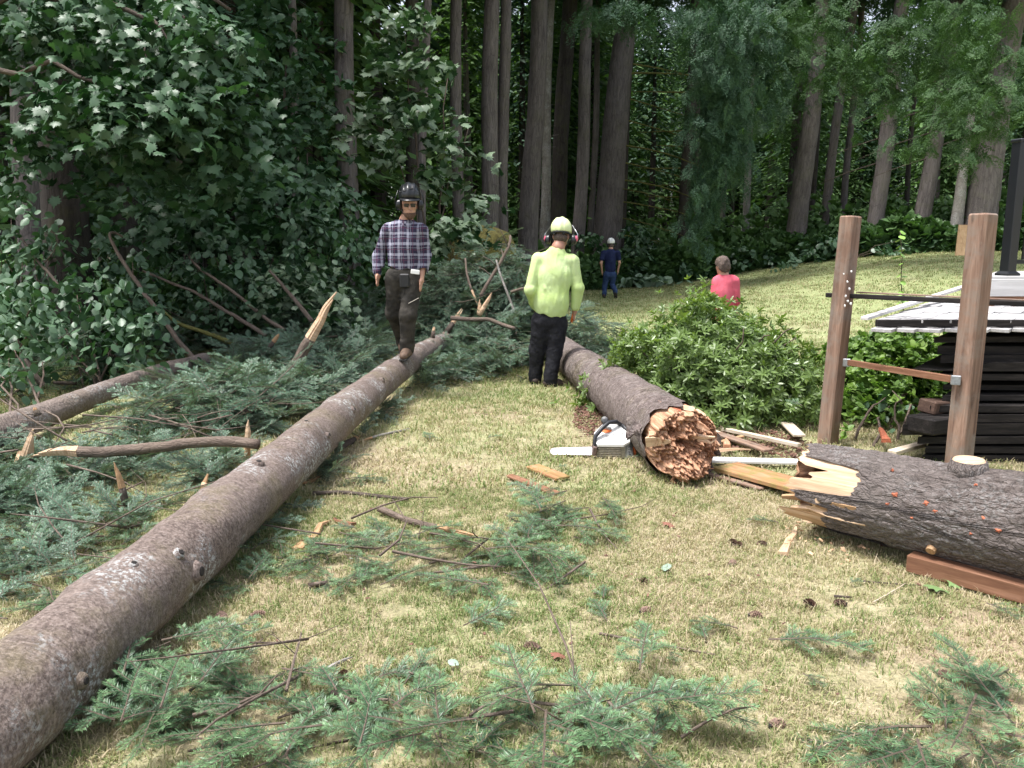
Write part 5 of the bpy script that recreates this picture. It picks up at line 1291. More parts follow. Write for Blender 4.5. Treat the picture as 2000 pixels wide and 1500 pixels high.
branch('slanting bare branch, lowest and longest of the parallel ones left of the plaid man', [A_(518, 654, 10.4), A_(460, 618, 10.6), A_(380, 572, 10.9), A_(280, 530, 11.2)], .028, .016)
branch('greenish bare branch lying low above the far left log', [A_(455, 668, 10.1), A_(400, 650, 10.2), A_(350, 636, 10.3), A_(318, 605, 10.5)], .03, .018, 'limb_moss')
branch('short piece of bare branch continuing the highest slanting one', [A_(554, 647, 10.6), A_(515, 616, 10.8)], .026, .022)
branch('slim bare branch leaning left just above the big splintered limb', [A_(610, 628, 10.5), A_(575, 585, 10.6), A_(545, 550, 10.7), A_(528, 528, 10.8)], .03, .016)
branch('thick broken limb rising from the brush with a long pale split tip', [A_(532, 765, 8.3), A_(580, 712, 8.35), A_(612, 655, 8.4), A_(630, 615, 8.4), A_(645, 590, 8.4), A_(664, 572, 8.4)], .062, .045, 'limb', tipfrac=.42, sides=12)
branch('dark broken stub sticking up in the brush left of the splintered limb', [A_(525, 683, 9.5), A_(545, 655, 9.5)], .028, .024, 'limb_dark', tipfrac=.3, tipmat='wood_old')
branch('dark leaning branch in the shade of the far left shrubs', [A_(126, 572, 9.6), A_(90, 530, 9.8), A_(40, 465, 10)], .020, .014, 'limb_dark')
branch('dark curved limb low at the left edge above the thin log', [A_(88, 757, 8.4), A_(65, 728, 8.5), A_(52, 700, 8.6)], .032, .024, 'limb_dark')
branch('grey dead branch lying behind the thin far left log', [A_(105, 748, 8.7), A_(150, 748, 8.8)], .022, .018, 'limb_dark')
branch('dark broken branch in the shade right of the round leaved shrub', [A_(280, 722, 9.2), A_(235, 700, 9.4), A_(205, 690, 9.5)], .024, .018, 'limb_dark')
branch('pale forked top branch, tallest in the heap of the fallen treetop', [A_(938, 580, 11.3), A_(962, 535, 11.4), A_(990, 495, 11.5), A_(998, 470, 11.6), A_(996, 462, 11.7)], .026, .018, 'limb', side_twigs=4)
branch('thin brown branch at the left of the treetop heap, ending in a white splinter', [A_(908, 505, 11.6), A_(913, 540, 11.4), A_(922, 572, 11.3), A_(933, 598, 11.2)], .014, .018, 'limb', tipfrac=.28, tipmat='wood')
branch('thin lichen covered branch leaning right in the treetop heap', [A_(970, 508, 11.4), A_(980, 545, 11.3), A_(992, 572, 11.2), A_(1006, 612, 11.1)], .014, .018, 'trunk_pale')
branch('white splintered spike, taller and leftmost of the two in the treetop heap', [A_(935, 616, 11.0), A_(937, 585, 11.0)], .035, .022, 'wood', tipfrac=.5)
branch('white splintered spike leaning right in the treetop heap', [A_(935, 618, 10.9), A_(950, 592, 10.9), A_(960, 572, 10.9)], .035, .02, 'wood', tipfrac=.5)
branch('dead bent branch lying across the far end of the walked-on log', [A_(880, 623, 10.6), A_(915, 624, 10.6), A_(950, 620, 10.6), A_(985, 634, 10.5), A_(1008, 642, 10.4)], .03, .024, 'limb')
branch('grey bare branch end sticking out left of the lime shirt man', [A_(998, 572, 11), A_(1012, 563, 11), A_(1028, 562, 11)], .022, .018, 'limb')
branch('long fallen branch with torn pale end, lying left of the walked-on log', [A_(500, 874, 5.2), A_(460, 864, 5.22), A_(400, 863, 5.28), A_(333, 868, 5.3), A_(267, 874, 5.3), A_(190, 882, 5.3), A_(120, 888, 5.3), A_(60, 893, 5.3)], .034, .038, 'limb', tipfrac=.2, sides=12)
branch('upright snapped stub with an orange torn top at the left edge', [A_(38, 940, 5.65), A_(52, 895, 5.65), A_(60, 868, 5.65), A_(70, 838, 5.65)], .044, .040, 'limb_dark', tipfrac=.4, sides=12)
branch('pale torn slab of wood leaning on the snapped stub at the left edge', [A_(30, 920, 5.6), A_(42, 884, 5.7)], .03, .028, 'wood')
branch('lichen white bark chunk at the foot of the snapped stub', [A_(50, 934, 5.5), A_(60, 912, 5.5)], .036, .03, 'trunk_pale')
branch('upright broken stick with an orange side, left of the walked-on log', [A_(252, 1026, 4.75), A_(242, 985, 4.75), A_(230, 940, 4.75), A_(219, 901, 4.75)], .022, .02, 'limb_dark', tipfrac=.3, tipmat='wood_old')
branch('upright splintered stick standing against the left side of the walked-on log', [A_(479, 895, 5.7), A_(482, 855, 5.7), A_(485, 820, 5.7)], .022, .022, 'wood_old', tipfrac=.3)
branch('thin peeled stick lying in the brush behind the upright broken stick', [A_(172, 929, 5.6), A_(245, 925, 5.65), A_(316, 922, 5.7)], .010, .008, 'wood_old')
branch('short torn stub on the left flank of the walked-on log', [A_(398, 958, 5.05), A_(408, 925, 5.1)], .02, .016, 'wood', tipfrac=.5, tipmat='wood_old')
branch('small split chunk poking up in the fir brush near the long fallen branch', [A_(470, 805, 6.9), A_(500, 797, 7)], .024, .02, 'limb_dark')
# ------------------------------------------------------------------ people
def skin_mat(nm, c): return plain(nm, c, .5, var=.08, scale=9, spec=.4)
M['skin'] = skin_mat('skin', (.48, .27, .19)); M['skin_tan'] = skin_mat('tanned_skin', (.40, .21, .145)); M['skin_boy'] = skin_mat('boy_skin', (.55, .31, .22))
M['beard'] = plain('short_beard', (.10, .055, .035), .9, var=.4, scale=120, bump=.4)
M['black_plastic'] = plain('black_plastic', (.012, .013, .015), .28, spec=.5, var=.25, scale=12)
M['black_rubber'] = plain('black_rubber', (.015, .015, .016), .6)
M['lens'] = plain('dark_lens', (.01, .01, .012), .08)
M['hair'] = plain('short_brown_hair', (.10, .07, .055), .7, var=.5, scale=90, bump=.8)
M['boot'] = plain('brown_boot', (.12, .075, .05), .7, var=.3, scale=30)
M['boot_dark'] = plain('dark_boot', (.05, .035, .028), .7, var=.3, scale=30)
M['sole'] = plain('boot_sole', (.02, .018, .016), .8)
M['white_shell'] = plain('white_helmet', (.80, .80, .78), .3)
M['pink'] = plain('pink_ear_cup', (.65, .12, .20), .4); M['orange_plastic'] = plain('orange_plastic', (.75, .16, .03), .4)
M['steel'] = plain('bare_steel', (.55, .56, .58), .3, 1.0)
M['saw_zip'] = plain('dull_zip', (.22, .20, .17), .5, .3)
def cloth(nm, fn, rough=.9, bump=.4, scale=14):
    n = NT(nm); v = n.attr('bark').outputs['Vector']; fn(n, v); n.rough(rough); n.spec(.15)
    w_ = n.math('ADD', n.math('MULTIPLY', n.noise(n.mapped(v, (1.6, 1.6, .7)), scale, 4, .6, 1.2), 1.0), n.math('MULTIPLY', n.noise(v, 160, 2), .15))
    n.bump(w_, bump, .03); return n.m
def plaid(n, v):
    s = n.new('ShaderNodeSeparateXYZ'); n.link(v, s.inputs[0])
    def band(ax, per, lo, hi, off=0.0):
        x = n.math('FRACT', n.math('ADD', n.math('MULTIPLY', s.outputs[ax], 1 / per), 40.0 + off))
        return n.math('MULTIPLY', n.math('GREATER_THAN', x, lo), n.math('LESS_THAN', x, hi))
    wp = n.new('ShaderNodeTexNoise'); wp.inputs['Scale'].default_value = 6; n.link(v, wp.inputs['Vector'])
    wq = n.new('ShaderNodeVectorMath', operation='MULTIPLY_ADD'); n.link(wp.outputs[1], wq.inputs[0]); wq.inputs[1].default_value = (.035, .035, .035); n.link(v, wq.inputs[2]); n.link(wq.outputs[0], s.inputs[0])
    base = n.mix(n.noise(v, 9, 3), (.022, .020, .040), (.052, .047, .085))
    wv = n.math('ADD', n.math('MULTIPLY', band(0, .095, .05, .30), .55), n.math('MULTIPLY', band(2, .105, .05, .30), .55))
    c = n.mix(n.math('MINIMUM', wv, .95), base, (.40, .40, .49))
    rd = n.math('ADD', n.math('MULTIPLY', band(0, .095, .60, .70), .5), n.math('MULTIPLY', band(2, .105, .60, .70), .5))
    c = n.mix(n.math('MINIMUM', rd, .55), c, (.13, .045, .08))
    th_ = n.math('ADD', n.math('MULTIPLY', band(0, .095, .44, .48), .5), n.math('MULTIPLY', band(2, .105, .80, .84), .5))
    n.col(n.mix(n.math('MINIMUM', th_, .8), c, (.46, .46, .54)))
M['plaid'] = cloth('plaid_flannel', plaid)
def solid(a, b, sc=6):
    return lambda n, v: n.col(n.mix(n.mapr(n.noise(v, sc, 4), .35, .65), a, b))
M['hivis'] = cloth('lime_shirt', solid((.51, .66, .23), (.60, .73, .37), 4), .85, .35, 7)
M['chaps'] = cloth('work_trousers', solid((.028, .026, .023), (.065, .058, .05), 8), .85, .5, 9)
M['jeans_black'] = cloth('black_jeans', solid((.010, .010, .013), (.025, .025, .03), 9), .85, .5, 12)
M['jeans'] = cloth('blue_jeans', solid((.018, .035, .09), (.045, .075, .16), 9), .85, .4, 12)
M['navy'] = cloth('navy_tee', solid((.010, .014, .045), (.022, .03, .08), 8), .9, .4, 10)
M['red_tee'] = cloth('red_tee', solid((.60, .09, .13), (.70, .15, .20), 5), .9, .3, 10)

V3 = lambda p: np.array(p, float)
def hand(pr, w_, d, curl, inn, s=1.0, k=.006):
    """palm, four unequal bent fingers and a thumb; d along the hand, curl towards the palm side, inn towards the thumb"""
    d = V3(d) / np.linalg.norm(d); inn = V3(inn); inn = inn - (inn @ d) * d; inn /= np.linalg.norm(inn); c = V3(curl); c = c - (c @ d) * d - (c @ inn) * inn; c /= np.linalg.norm(c) + 1e-9
    pr.append(('c', w_, w_ + d * .03 * s, .026 * s, .030 * s, .012))
    for f in (-.6, 0, .6): pr.append(('c', w_ + d * .03 * s + inn * f * .028 * s, w_ + d * .085 * s + inn * f * .034 * s, .017 * s, .014 * s, .014))
    for i, (f, l) in enumerate(((.95, .070), (.32, .080), (-.32, .074), (-.95, .058))):
        b = w_ + d * .085 * s + inn * f * .034 * s; m_ = b + (d * .85 + c * .45) * l * .5 * s; e = m_ + (d * .45 + c * .9) * l * .5 * s
        pr.append(('c', b, m_, .0105 * s, .0098 * s, k)); pr.append(('c', m_, e, .0098 * s, .0082 * s, k))
    b = w_ + d * .025 * s + inn * .028 * s; m_ = b + (d * .65 + inn * .75) * .04 * s; e = m_ + (d * .9 + inn * .1 + c * .3) * .035 * s
    pr.append(('c', b, m_, .014 * s, .012 * s, .010)); pr.append(('c', m_, e, .0118 * s, .0095 * s, k))
def person(label, J, s, face, head, mats, top_sleeve='long', hem=None, lean=0, shirt_k=.05, group=None, hand_in=None, curl=None, bag=1.0, hands=(True, True), feet=None, res=.0085, hemtilt=0, chest=(.165, .12), belly=(.155, .115)):
    """J: world joints (head, neck, shL shR elL elR wrL wrR hpL hpR knL knR anL anR toL toR)"""
    J = {k: V3(v) for k, v in J.items()}; f = V3(face); f /= np.linalg.norm(f)
    side = np.cross(f, [0, 0, 1.]); side /= np.linalg.norm(side)            # towards the figure's right hand
    base = Vector((float((J['anL'][0] + J['anR'][0]) / 2), float((J['anL'][1] + J['anR'][1]) / 2), float(min(J['anL'][2], J['anR'][2]) - .09 * s)))
    t = thing('person', label, 'person', base, group)
    hd = V3(head); hd /= np.linalg.norm(hd)                                  # where the face points
    hup = np.cross(np.cross(hd, [0, 0, 1.]), hd); hup /= np.linalg.norm(hup); hs = np.cross(hd, hup)
    Rm = np.stack([hs, hd, hup], 1)
    H = J['head']; hp = (J['hpL'] + J['hpR']) / 2; sh = (J['shL'] + J['shR']) / 2
    wob = lambda amp, sc_, sd: (lambda p: amp * fbm((p - V3(base)) * sc_, 3, sd))
    b = []
    b += [('e', H + hup * .03 * s, (.076 * s, .097 * s, .105 * s), Rm), ('e', H + hd * .030 * s - hup * .055 * s, (.058 * s, .066 * s, .066 * s), Rm), ('e', H + hd * .075 * s - hup * .092 * s, (.026 * s, .022 * s, .02 * s), Rm)]
    b += [('c', H + hd * .094 * s + hup * .012 * s, H + hd * .112 * s - hup * .018 * s, .009 * s, .0145 * s, .012), ('c', H + hd * .092 * s - hup * .052 * s - hs * .018 * s, H + hd * .092 * s - hup * .052 * s + hs * .018 * s, .009 * s, .009 * s, .01)]
    for sg in (-1, 1): b += [('e', H + hs * sg * .078 * s - hup * .005 * s - hd * .008 * s, (.011 * s, .02 * s, .031 * s), Rm, .008), ('e', H + hd * .07 * s + hs * sg * .035 * s - hup * .015 * s, (.024 * s, .02 * s, .02 * s), Rm)]
    b += [('c', H - hd * .02 * s - hup * .03 * s, J['neck'], .055 * s, .062 * s), ('c', J['neck'], sh, .07 * s, .08 * s)]
    b += [('e', sh * .7 + hp * .3, (.15 * s, .10 * s, .20 * s), np.stack([side, f, [0, 0, 1]], 1), .06), ('e', sh * .2 + hp * .8, (.14 * s, .095 * s, .2 * s), np.stack([side, f, [0, 0, 1]], 1), .06)]
    for q in 'LR':
        b += [('c', J['sh' + q], J['el' + q], .048 * s, .040 * s), ('c', J['el' + q], J['wr' + q], .039 * s, .026 * s), ('c', J['hp' + q], J['kn' + q], .075 * s, .052 * s), ('c', J['kn' + q], J['an' + q], .052 * s, .036 * s), ('c', J['an' + q] - [0, 0, .03 * s], J['to' + q], .035 * s, .03 * s)]
        if hands[0 if q == 'L' else 1]:
            d = J['wr' + q] - J['el' + q]
            hand(b, J['wr' + q], d * .6 + V3([0, 0, -.06]), f if curl is None else curl, f * .8 + side * (0), s)
    sdf_obj('body', b, M[mats['skin']], t, res * .82, .02)
    # shirt
    Rb = np.stack([side, f, [0, 0, 1.]], 1)
    c1 = sh * .74 + hp * .26; c2 = sh * .34 + hp * .66
    p = [('e', c1, (chest[0] * s * 1.06, chest[1] * s, .215 * s), Rb, .07), ('e', c2, (belly[0] * s * 1.04, belly[1] * s * 1.05, .25 * s), Rb, .07)]
    p += [('c', J['shL'] * .88 + sh * .12 + V3([0, 0, .0]), J['shR'] * .88 + sh * .12 + V3([0, 0, .0]), .070 * s, .070 * s, .05), ('c', sh + V3([0, 0, .055 * s]), sh * .7 + hp * .3, .085 * s, .10 * s, .07), ('c', J['neck'] - V3([0, 0, .02]), sh, .064 * s, .085 * s, .04)]
    for q in 'LR':
        el, wr = J['el' + q], J['wr' + q]
        if top_sleeve == 'long':
            p += [('c', J['sh' + q], el, .066 * s, .058 * s, .012), ('c', el, el * .10 + wr * .90, .060 * s * bag, .045 * s * bag, .02), ('c', el * .16 + wr * .84, el * .06 + wr * .94, .043 * s, .040 * s, .008)]
        else:
            p += [('c', J['sh' + q], J['sh' + q] * .42 + el * .58, .074 * s, .072 * s, .03)]
    hz = hem; nk = J['neck'][2] + .012 * s
    cutf = lambda X, Y, Z: np.maximum(np.maximum(Z - nk, (hz + hemtilt * (X - base.x) + .012 * np.sin(X * 40) + .01 * np.sin(Y * 30) - Z) * ((np.abs((X - hp[0]) * side[0] + (Y - hp[1]) * side[1]) < .235 * s)) - 1 * (np.abs((X - hp[0]) * side[0] + (Y - hp[1]) * side[1]) >= .235 * s)), -1)
    dsp = lambda q: .008 * s * fbm((q - V3(base)) * [6, 6, 4], 2, 5) + .013 * s * np.abs(fbm((q - V3(base)) * [19, 12, 4.5] + .6 * fbm((q - V3(base)) * 5, 2, 8)[:, None], 2, 6))
    sdf_obj('shirt', p, M[mats['shirt']], t, res, shirt_k, cutf, dsp)
    # trousers
    p = [('e', hp + V3([0, 0, .03 * s]), (.165 * s, .118 * s, .15 * s), Rb, .06)]
    for q in 'LR':
        kn, an = J['kn' + q], J['an' + q]
        p += [('c', J['hp' + q], kn, .096 * s * bag, .076 * s * bag, .035), ('c', kn, an + V3([0, 0, .035 * s]), .074 * s * bag, .064 * s * bag, .03), ('c', an + V3([0, 0, .05 * s]), an + V3([0, 0, -.012 * s]), .064 * s * bag, .062 * s * bag, .02)]
    wz = hz + .09 * s
    dsp = lambda q: .013 * s * fbm((q - V3(base)) * [9, 9, 5], 3, 15) + .011 * s * np.abs(fbm((q - V3(base)) * [9, 9, 17] + .9 * fbm((q - V3(base)) * 6, 2, 18)[:, None], 2, 16))
    sdf_obj('trousers', p, M[mats['trousers']], t, res, .03, lambda X, Y, Z: Z - wz, dsp)
    for q in 'LR':
        an, to = J['an' + q], J['to' + q]; dr = to - an; dr = dr - V3([0, 0, dr[2]]) * 0; l = np.linalg.norm(dr) + 1e-9; dr /= l
        heel = an - dr * .045 * s - V3([0, 0, .055 * s]); toe = to
        p = [('c', an + V3([0, 0, .02 * s]), an - V3([0, 0, .04 * s]), .052 * s, .05 * s, .03), ('c', heel + V3([0, 0, .012 * s]), toe, .040 * s, .040 * s, .03), ('c', an - V3([0, 0, .03 * s]), toe * .7 + an * .3, .048 * s, .042 * s, .03)]
        o = sdf_obj('boot', p, M[mats['boot']], t, res * .8, .03)
        mb = MB(); d2 = toe - heel; L = np.linalg.norm(d2); x = Vector(d2 / L); y = Vector((0, 0, 1)).cross(x).normalized(); z = x.cross(y); mid = (heel + toe) / 2
        mb.box(mid[0] - z.x * .034 * s, mid[1] - z.y * .034 * s, mid[2] - z.z * .034 * s, L + .08 * s, .082 * s, .022 * s, Matrix((x, y, z)).transposed(), .008); mb.build('sole', M[mats.get('sole', 'sole')], o)
    return t, dict(H=H, hd=hd, hup=hup, hs=hs, Rm=Rm, f=f, side=side, base=base, s=s)
def helmet(t, g, shell, brim=True, muffs=None, cup2=None, tilt=0.0, vents=True, straps=True, cups=None, up=.075):
    H, hd, hup, hs, Rm, s = g['H'], g['hd'], g['hup'], g['hs'], g['Rm'], g['s']
    c = H + hup * up * s - hd * .006 * s
    def cutf(X, Y, Z):
        q = np.stack([X, Y, Z], -1) - c; u_ = q @ hup; d_ = q @ hd
        inner = .010 - 1; return -(u_ + .034 * s - .12 * d_)
    o = sdf_obj('helmet', [('e', c, (.108 * s, .130 * s, .118 * s), Rm), ('e', c - hd * .03 * s + hup * .01, (.104 * s, .11 * s, .112 * s), Rm)], M[shell], t, .006, .02, cutf, lambda p: .004 * np.sin(((p - c) @ hs) * 95) * (np.abs((p - c) @ hs) < .06))
    if brim:
        mb = MB(); v = []; n = 13
        for k in range(n):
            a = -1.15 + 2.3 * k / (n - 1); ri = c + hs * math.sin(a) * .104 * s + hd * math.cos(a) * .124 * s - hup * .020 * s; ro = c + hs * math.sin(a) * .112 * s + hd * (math.cos(a) * .150 + .012) * s - hup * (.036 + .01 * math.cos(a)) * s
            v += [ri, ro, ro - hup * .006 * s, ri - hup * .008 * s]
        f = [(4 * k + i, 4 * k + (i + 1) % 4, 4 * k + 4 + (i + 1) % 4, 4 * k + 4 + i) for k in range(n - 1) for i in range(4)]
        mb.add(v, f); mb.build('brim', M[shell], o, True)
    if vents:
        for k, (a, b_) in enumerate(((-.55, .045), (.55, .045), (-.2, .075), (.2, .075), (-1.0, .03), (1.0, .03))):
            for fb in (-1, 1):
                d = hs * math.sin(a) * .9 + hd * fb * math.cos(a) * .9 + hup * b_ * 9; d /= np.linalg.norm(d)
                p = c + hs * (d @ hs) * .109 * s + hd * (d @ hd) * .131 * s + hup * (d @ hup) * .119 * s
                x = Vector(np.cross(d, hup)).normalized(); z = Vector(d); y = z.cross(x)
                mb = MB(); mb.box(p[0], p[1], p[2], .034 * s, .012 * s, .006 * s, Matrix((x, y, z)).transposed(), .003); mb.build('vent', M['black_rubber'], o)
    if muffs:
        for sg in (-1, 1):
            out, up_ = (muffs if not cups else cups)[:2]
            e = H + hs * sg * (.094 + out) * s + hup * (-.005 + up_) * s - hd * .005 * s
            Rx = np.stack([hs, hd, hup], 1)
            m = sdf_obj('ear_muff', [('e', e, (.030 * s, .040 * s, .052 * s), Rx), ('e', e - hs * sg * .018 * s, (.02 * s, .042 * s, .054 * s), Rx)], M['black_plastic'], t, .005, .012)
            if cup2: sdf_obj('cup_shell', [('e', e + hs * sg * .012 * s + hup * .008 * s, (.026 * s, .033 * s, .036 * s), Rx)], M[cup2], m, .005, .01)
            mb = MB(); mb.tube([e + hs * sg * .03 * s + hup * .01 * s, e + hs * sg * .03 * s + hup * .06 * s, c + hs * sg * .112 * s + hup * .045 * s, c + hs * sg * .104 * s + hup * .03 * s], .0055 * s, 6); mb.build('muff_arm', M['steel'] if cup2 else M['black_plastic'], m, True)
    if straps:
        for sg in (-1, 1):
            mb = MB(); mb.tube([c + hs * sg * .098 * s - hup * .05 * s, H + hs * sg * .072 * s - hup * .07 * s + hd * .03 * s, H + hd * .05 * s - hup * .118 * s + hs * sg * .01 * s], .006 * s, 5); mb.build('chin_strap', M['black_rubber'], o, True)
        mb = MB(); mb.tube([c + hs * math.sin(a) * .100 * s - hd * math.cos(a) * .118 * s - hup * .055 * s for a in np.linspace(-1.4, 1.4, 9)], .013 * s, 6); mb.build('headband', M['black_rubber'], o, True)
    return o
# man in plaid, walking along the log towards the camera
Y0 = 8.45; a = lambda x, y, dy=0: at(x, y, Y0 + dy)
J = dict(head=a(800, 402, -.06), neck=a(793, 432), shL=a(757, 449), shR=a(824, 450), elL=a(741, 500, .06), elR=a(829, 500, .04), wrL=a(738, 533, -.02), wrR=a(823, 543, -.04), hpL=a(773, 545), hpR=a(806, 545), knL=a(769, 612, .06), knR=a(797, 615, -.10), anL=a(787, 666, .34), anR=a(795, 680, -.02), toL=a(786, 681, .24), toR=a(788, 696, -.2))
tA, gA = person('man in a purple plaid shirt and black helmet walking along the log', J, 1.0, (-.03, -1, 0), (.14, -1, -.12), dict(skin='skin', shirt='plaid', trousers='chaps', boot='boot'), hem=a(790, 524).z, bag=1.12, hemtilt=-.05)
helmet(tA, gA, 'black_plastic', True, (.018, .012), None, up=.105)
H, hd, hup, hs = gA['H'], gA['hd'], gA['hup'], gA['hs']
mb = MB()
for sg in (-1, 1):
    x = Vector(hs); y = Vector(hd); z = Vector(hup); p = H + hd * .098 + hs * sg * .031 + hup * .012
    mb.box(p[0], p[1], p[2], .052, .012, .034, Matrix((x, y, z)).transposed(), .006); p = H + hd * .05 + hs * sg * .068 + hup * .016
    mb.box(p[0], p[1], p[2], .006, .10, .008, Matrix((x, y, z)).transposed(), .002)
mb.build('sunglasses', M['lens'], tA)
sdf_obj('beard', [('e', H + hd * .045 - hup * .072, (.062, .058, .052), gA['Rm']), ('e', H + hd * .075 - hup * .1, (.032, .03, .03), gA['Rm'])], M['beard'], tA, .005, .02, lambda X, Y, Z: np.maximum((np.stack([X, Y, Z], -1) - H) @ hup + .062, -((np.stack([X, Y, Z], -1) - H) @ hd) + .015))
mb = MB(); p = a(800, 405); n_ = J['neck']
for sg in (-1, 1):
    c0 = V3(J['neck']) + V3([sg * .055, -.05, .02]); mb.add([c0, c0 + V3([sg * .02, -.02, -.075]), c0 + V3([-sg * .045, -.055, -.07]), c0 + V3([-sg * .04, -.04, -.02])], [(0, 1, 2, 3)])
    mb.add([c0 + V3([0, -.008, .004]), c0 + V3([sg * .02, -.028, -.075]), c0 + V3([-sg * .045, -.063, -.07]), c0 + V3([-sg * .04, -.048, -.02])], [(3, 2, 1, 0)])
mb.build('collar', M['plaid'], tA)
mb = MB(); q = V3(a(800, 560, -.13)); mb.box(q[0] - .05, q[1] - .0, q[2] + .06, .10, .03, .14, None, .012); mb.build('pouch', M['black_rubber'], tA)
mb = MB(); q = V3(a(811, 531, -.125)); mb.box(q[0], q[1] - .005, q[2], .09, .012, .045, Euler((0, .12, 0)).to_matrix(), .004); mb.build('belt_tag', M['white_shell'], tA)
mb = MB(); q = V3(a(808, 588, -.19)); mb.beam(q + V3([-.055, 0, -.025]), q + V3([.05, .03, .03]), .012, .006); mb.build('zip', M['saw_zip'], tA)
# man in the lime shirt, back to the camera
Y0 = 9.25
J = dict(head=a(1096, 462, .05), neck=a(1090, 484), shL=a(1050, 507), shR=a(1118, 510), elL=a(1036, 566, -.05), elR=a(1129, 562, .0), wrL=a(1047, 600, .20), wrR=a(1123, 603, .06), hpL=a(1057, 628), hpR=a(1089, 630), knL=a(1050, 685, .04), knR=a(1083, 690, -.03), anL=a(1046, 737, .08), anR=a(1075, 743, -.08), toL=a(1046, 742, .25), toR=a(1094, 749, -.04))
tB, gB = person('stocky man in a lime shirt and helmet, seen from behind beside the broken log', J, 1.06, (.12, 1, 0), (.28, 1, -.28), dict(skin='skin_tan', shirt='hivis', trousers='jeans_black', boot='boot_dark'), hem=a(1075, 612).z, bag=1.12, hemtilt=-.22, chest=(.19, .145), belly=(.185, .15), shirt_k=.05)
M['lime_shell'] = plain('lime_helmet', (.76, .85, .45), .3)
helmet(tB, gB, 'lime_shell', False, (.05, -.03), 'pink', cups=(.052, -.03))
sdf_obj('hair', [('e', gB['H'] - gB['hd'] * .02 - gB['hup'] * .02, (.081, .092, .07), gB['Rm'])], M['hair'], tB, .007, .02, lambda X, Y, Z: (np.stack([X, Y, Z], -1) - gB['H']) @ gB['hd'] + .02)
mb = MB()                                             # the helmet's rear knob and clips
for (u_, v_, r_) in ((-.01, -.02, .022), (.05, -.045, .018), (-.055, -.045, .018)):
    p = gB['H'] - gB['hd'] * (.125 - abs(u_) * .5) + gB['hup'] * (.055 + v_) + gB['hs'] * u_; mb.tube([p, p - gB['hd'] * .018], [r_, r_ * .8], 10)
mb.build('helmet_adjuster', M['black_rubber'], tB)
# a tool held in the right hand
b = V3(J['wrR']); t = thing('hand_tool', 'small orange brown hand tool held by the man in the lime shirt', 'tool', a(1117, 628, .08))
mb = MB(); mb.tube([a(1120, 612, .07), a(1118, 622, .07), a(1116, 630, .07)], [.014, .018, .014], 8); mb.build('handle', M['orange_plastic'], t, True)
mb = MB(); mb.beam(a(1117, 628, .07), a(1110, 632, .05), .02, .006); mb.build('blade', M['black_rubber'], t)
# man in navy walking away
g0 = gnd(1188, 583); Y0 = g0.y
J = dict(head=a(1193, 478, .04), neck=a(1193, 487), shL=a(1179, 494), shR=a(1206, 494), elL=a(1174, 514, -.05), elR=a(1210, 513), wrL=a(1176, 530, .05), wrR=a(1207, 528, .1), hpL=a(1185, 537), hpR=a(1198, 537), knL=a(1181, 558, .1), knR=a(1196, 556, .12), anL=a(1180, 575, .0), anR=a(1202, 571, -.25), toL=a(1180, 581, .2), toR=a(1203, 581, -.18))
tC, gC = person('man in a navy tee and blue jeans walking away across the lawn', J, 1.0, (-.05, 1, 0), (-.08, 1, -.1), dict(skin='skin', shirt='navy', trousers='jeans', boot='boot_dark'), 'short', hem=a(1190, 533).z, res=.013)
helmet(tC, gC, 'white_shell', False, (.005, -.01), None, vents=True)
sdf_obj('hair', [('e', gC['H'] - gC['hd'] * .02 - gC['hup'] * .02, (.082, .094, .075), gC['Rm'])], M['hair'], tC, .01, .02, lambda X, Y, Z: (np.stack([X, Y, Z], -1) - gC['H']) @ gC['hd'] + .02)
# boy in red behind the shrub
Y0 = 9.5; zg = gz(2.4, 9.5)
def b_(x, z, dy=0): q = at(x, 540, Y0 + dy); return (q.x, q.y, zg + z)
J = dict(head=a(1411, 520), neck=a(1414, 538), shL=a(1400, 550), shR=a(1434, 550), elL=b_(1393, .78), elR=b_(1441, .78), wrL=b_(1392, .6, .08), wrR=b_(1442, .6, .08), hpL=b_(1406, .62), hpR=b_(1426, .62), knL=b_(1405, .36, .02), knR=b_(1427, .36, .02), anL=b_(1404, .075), anR=b_(1428, .075), toL=b_(1404, .04, .14), toR=b_(1428, .04, .14))
tD, gD = person('boy in a red tee standing behind the evergreen shrub, back turned', J, .78, (-.25, 1, 0), (-.5, 1, -.12), dict(skin='skin_boy', shirt='red_tee', trousers='jeans', boot='boot_dark'), 'short', hem=zg + .58, res=.009, chest=(.19, .125))
sdf_obj('hair', [('e', gD['H'] + gD['hup'] * .028 - gD['hd'] * .008, (.074, .09, .09), gD['Rm']), ('e', gD['H'] - gD['hup'] * .01 - gD['hd'] * .03, (.068, .06, .07), gD['Rm'])], M['hair'], tD, .005, .02, lambda X, Y, Z: ((np.stack([X, Y, Z], -1) - gD['H']) @ gD['hd']) * .9 - .02 - ((np.stack([X, Y, Z], -1) - gD['H']) @ gD['hup']) * .9, lambda p: .016 * fbm(p * [30, 30, 16], 3, 3))
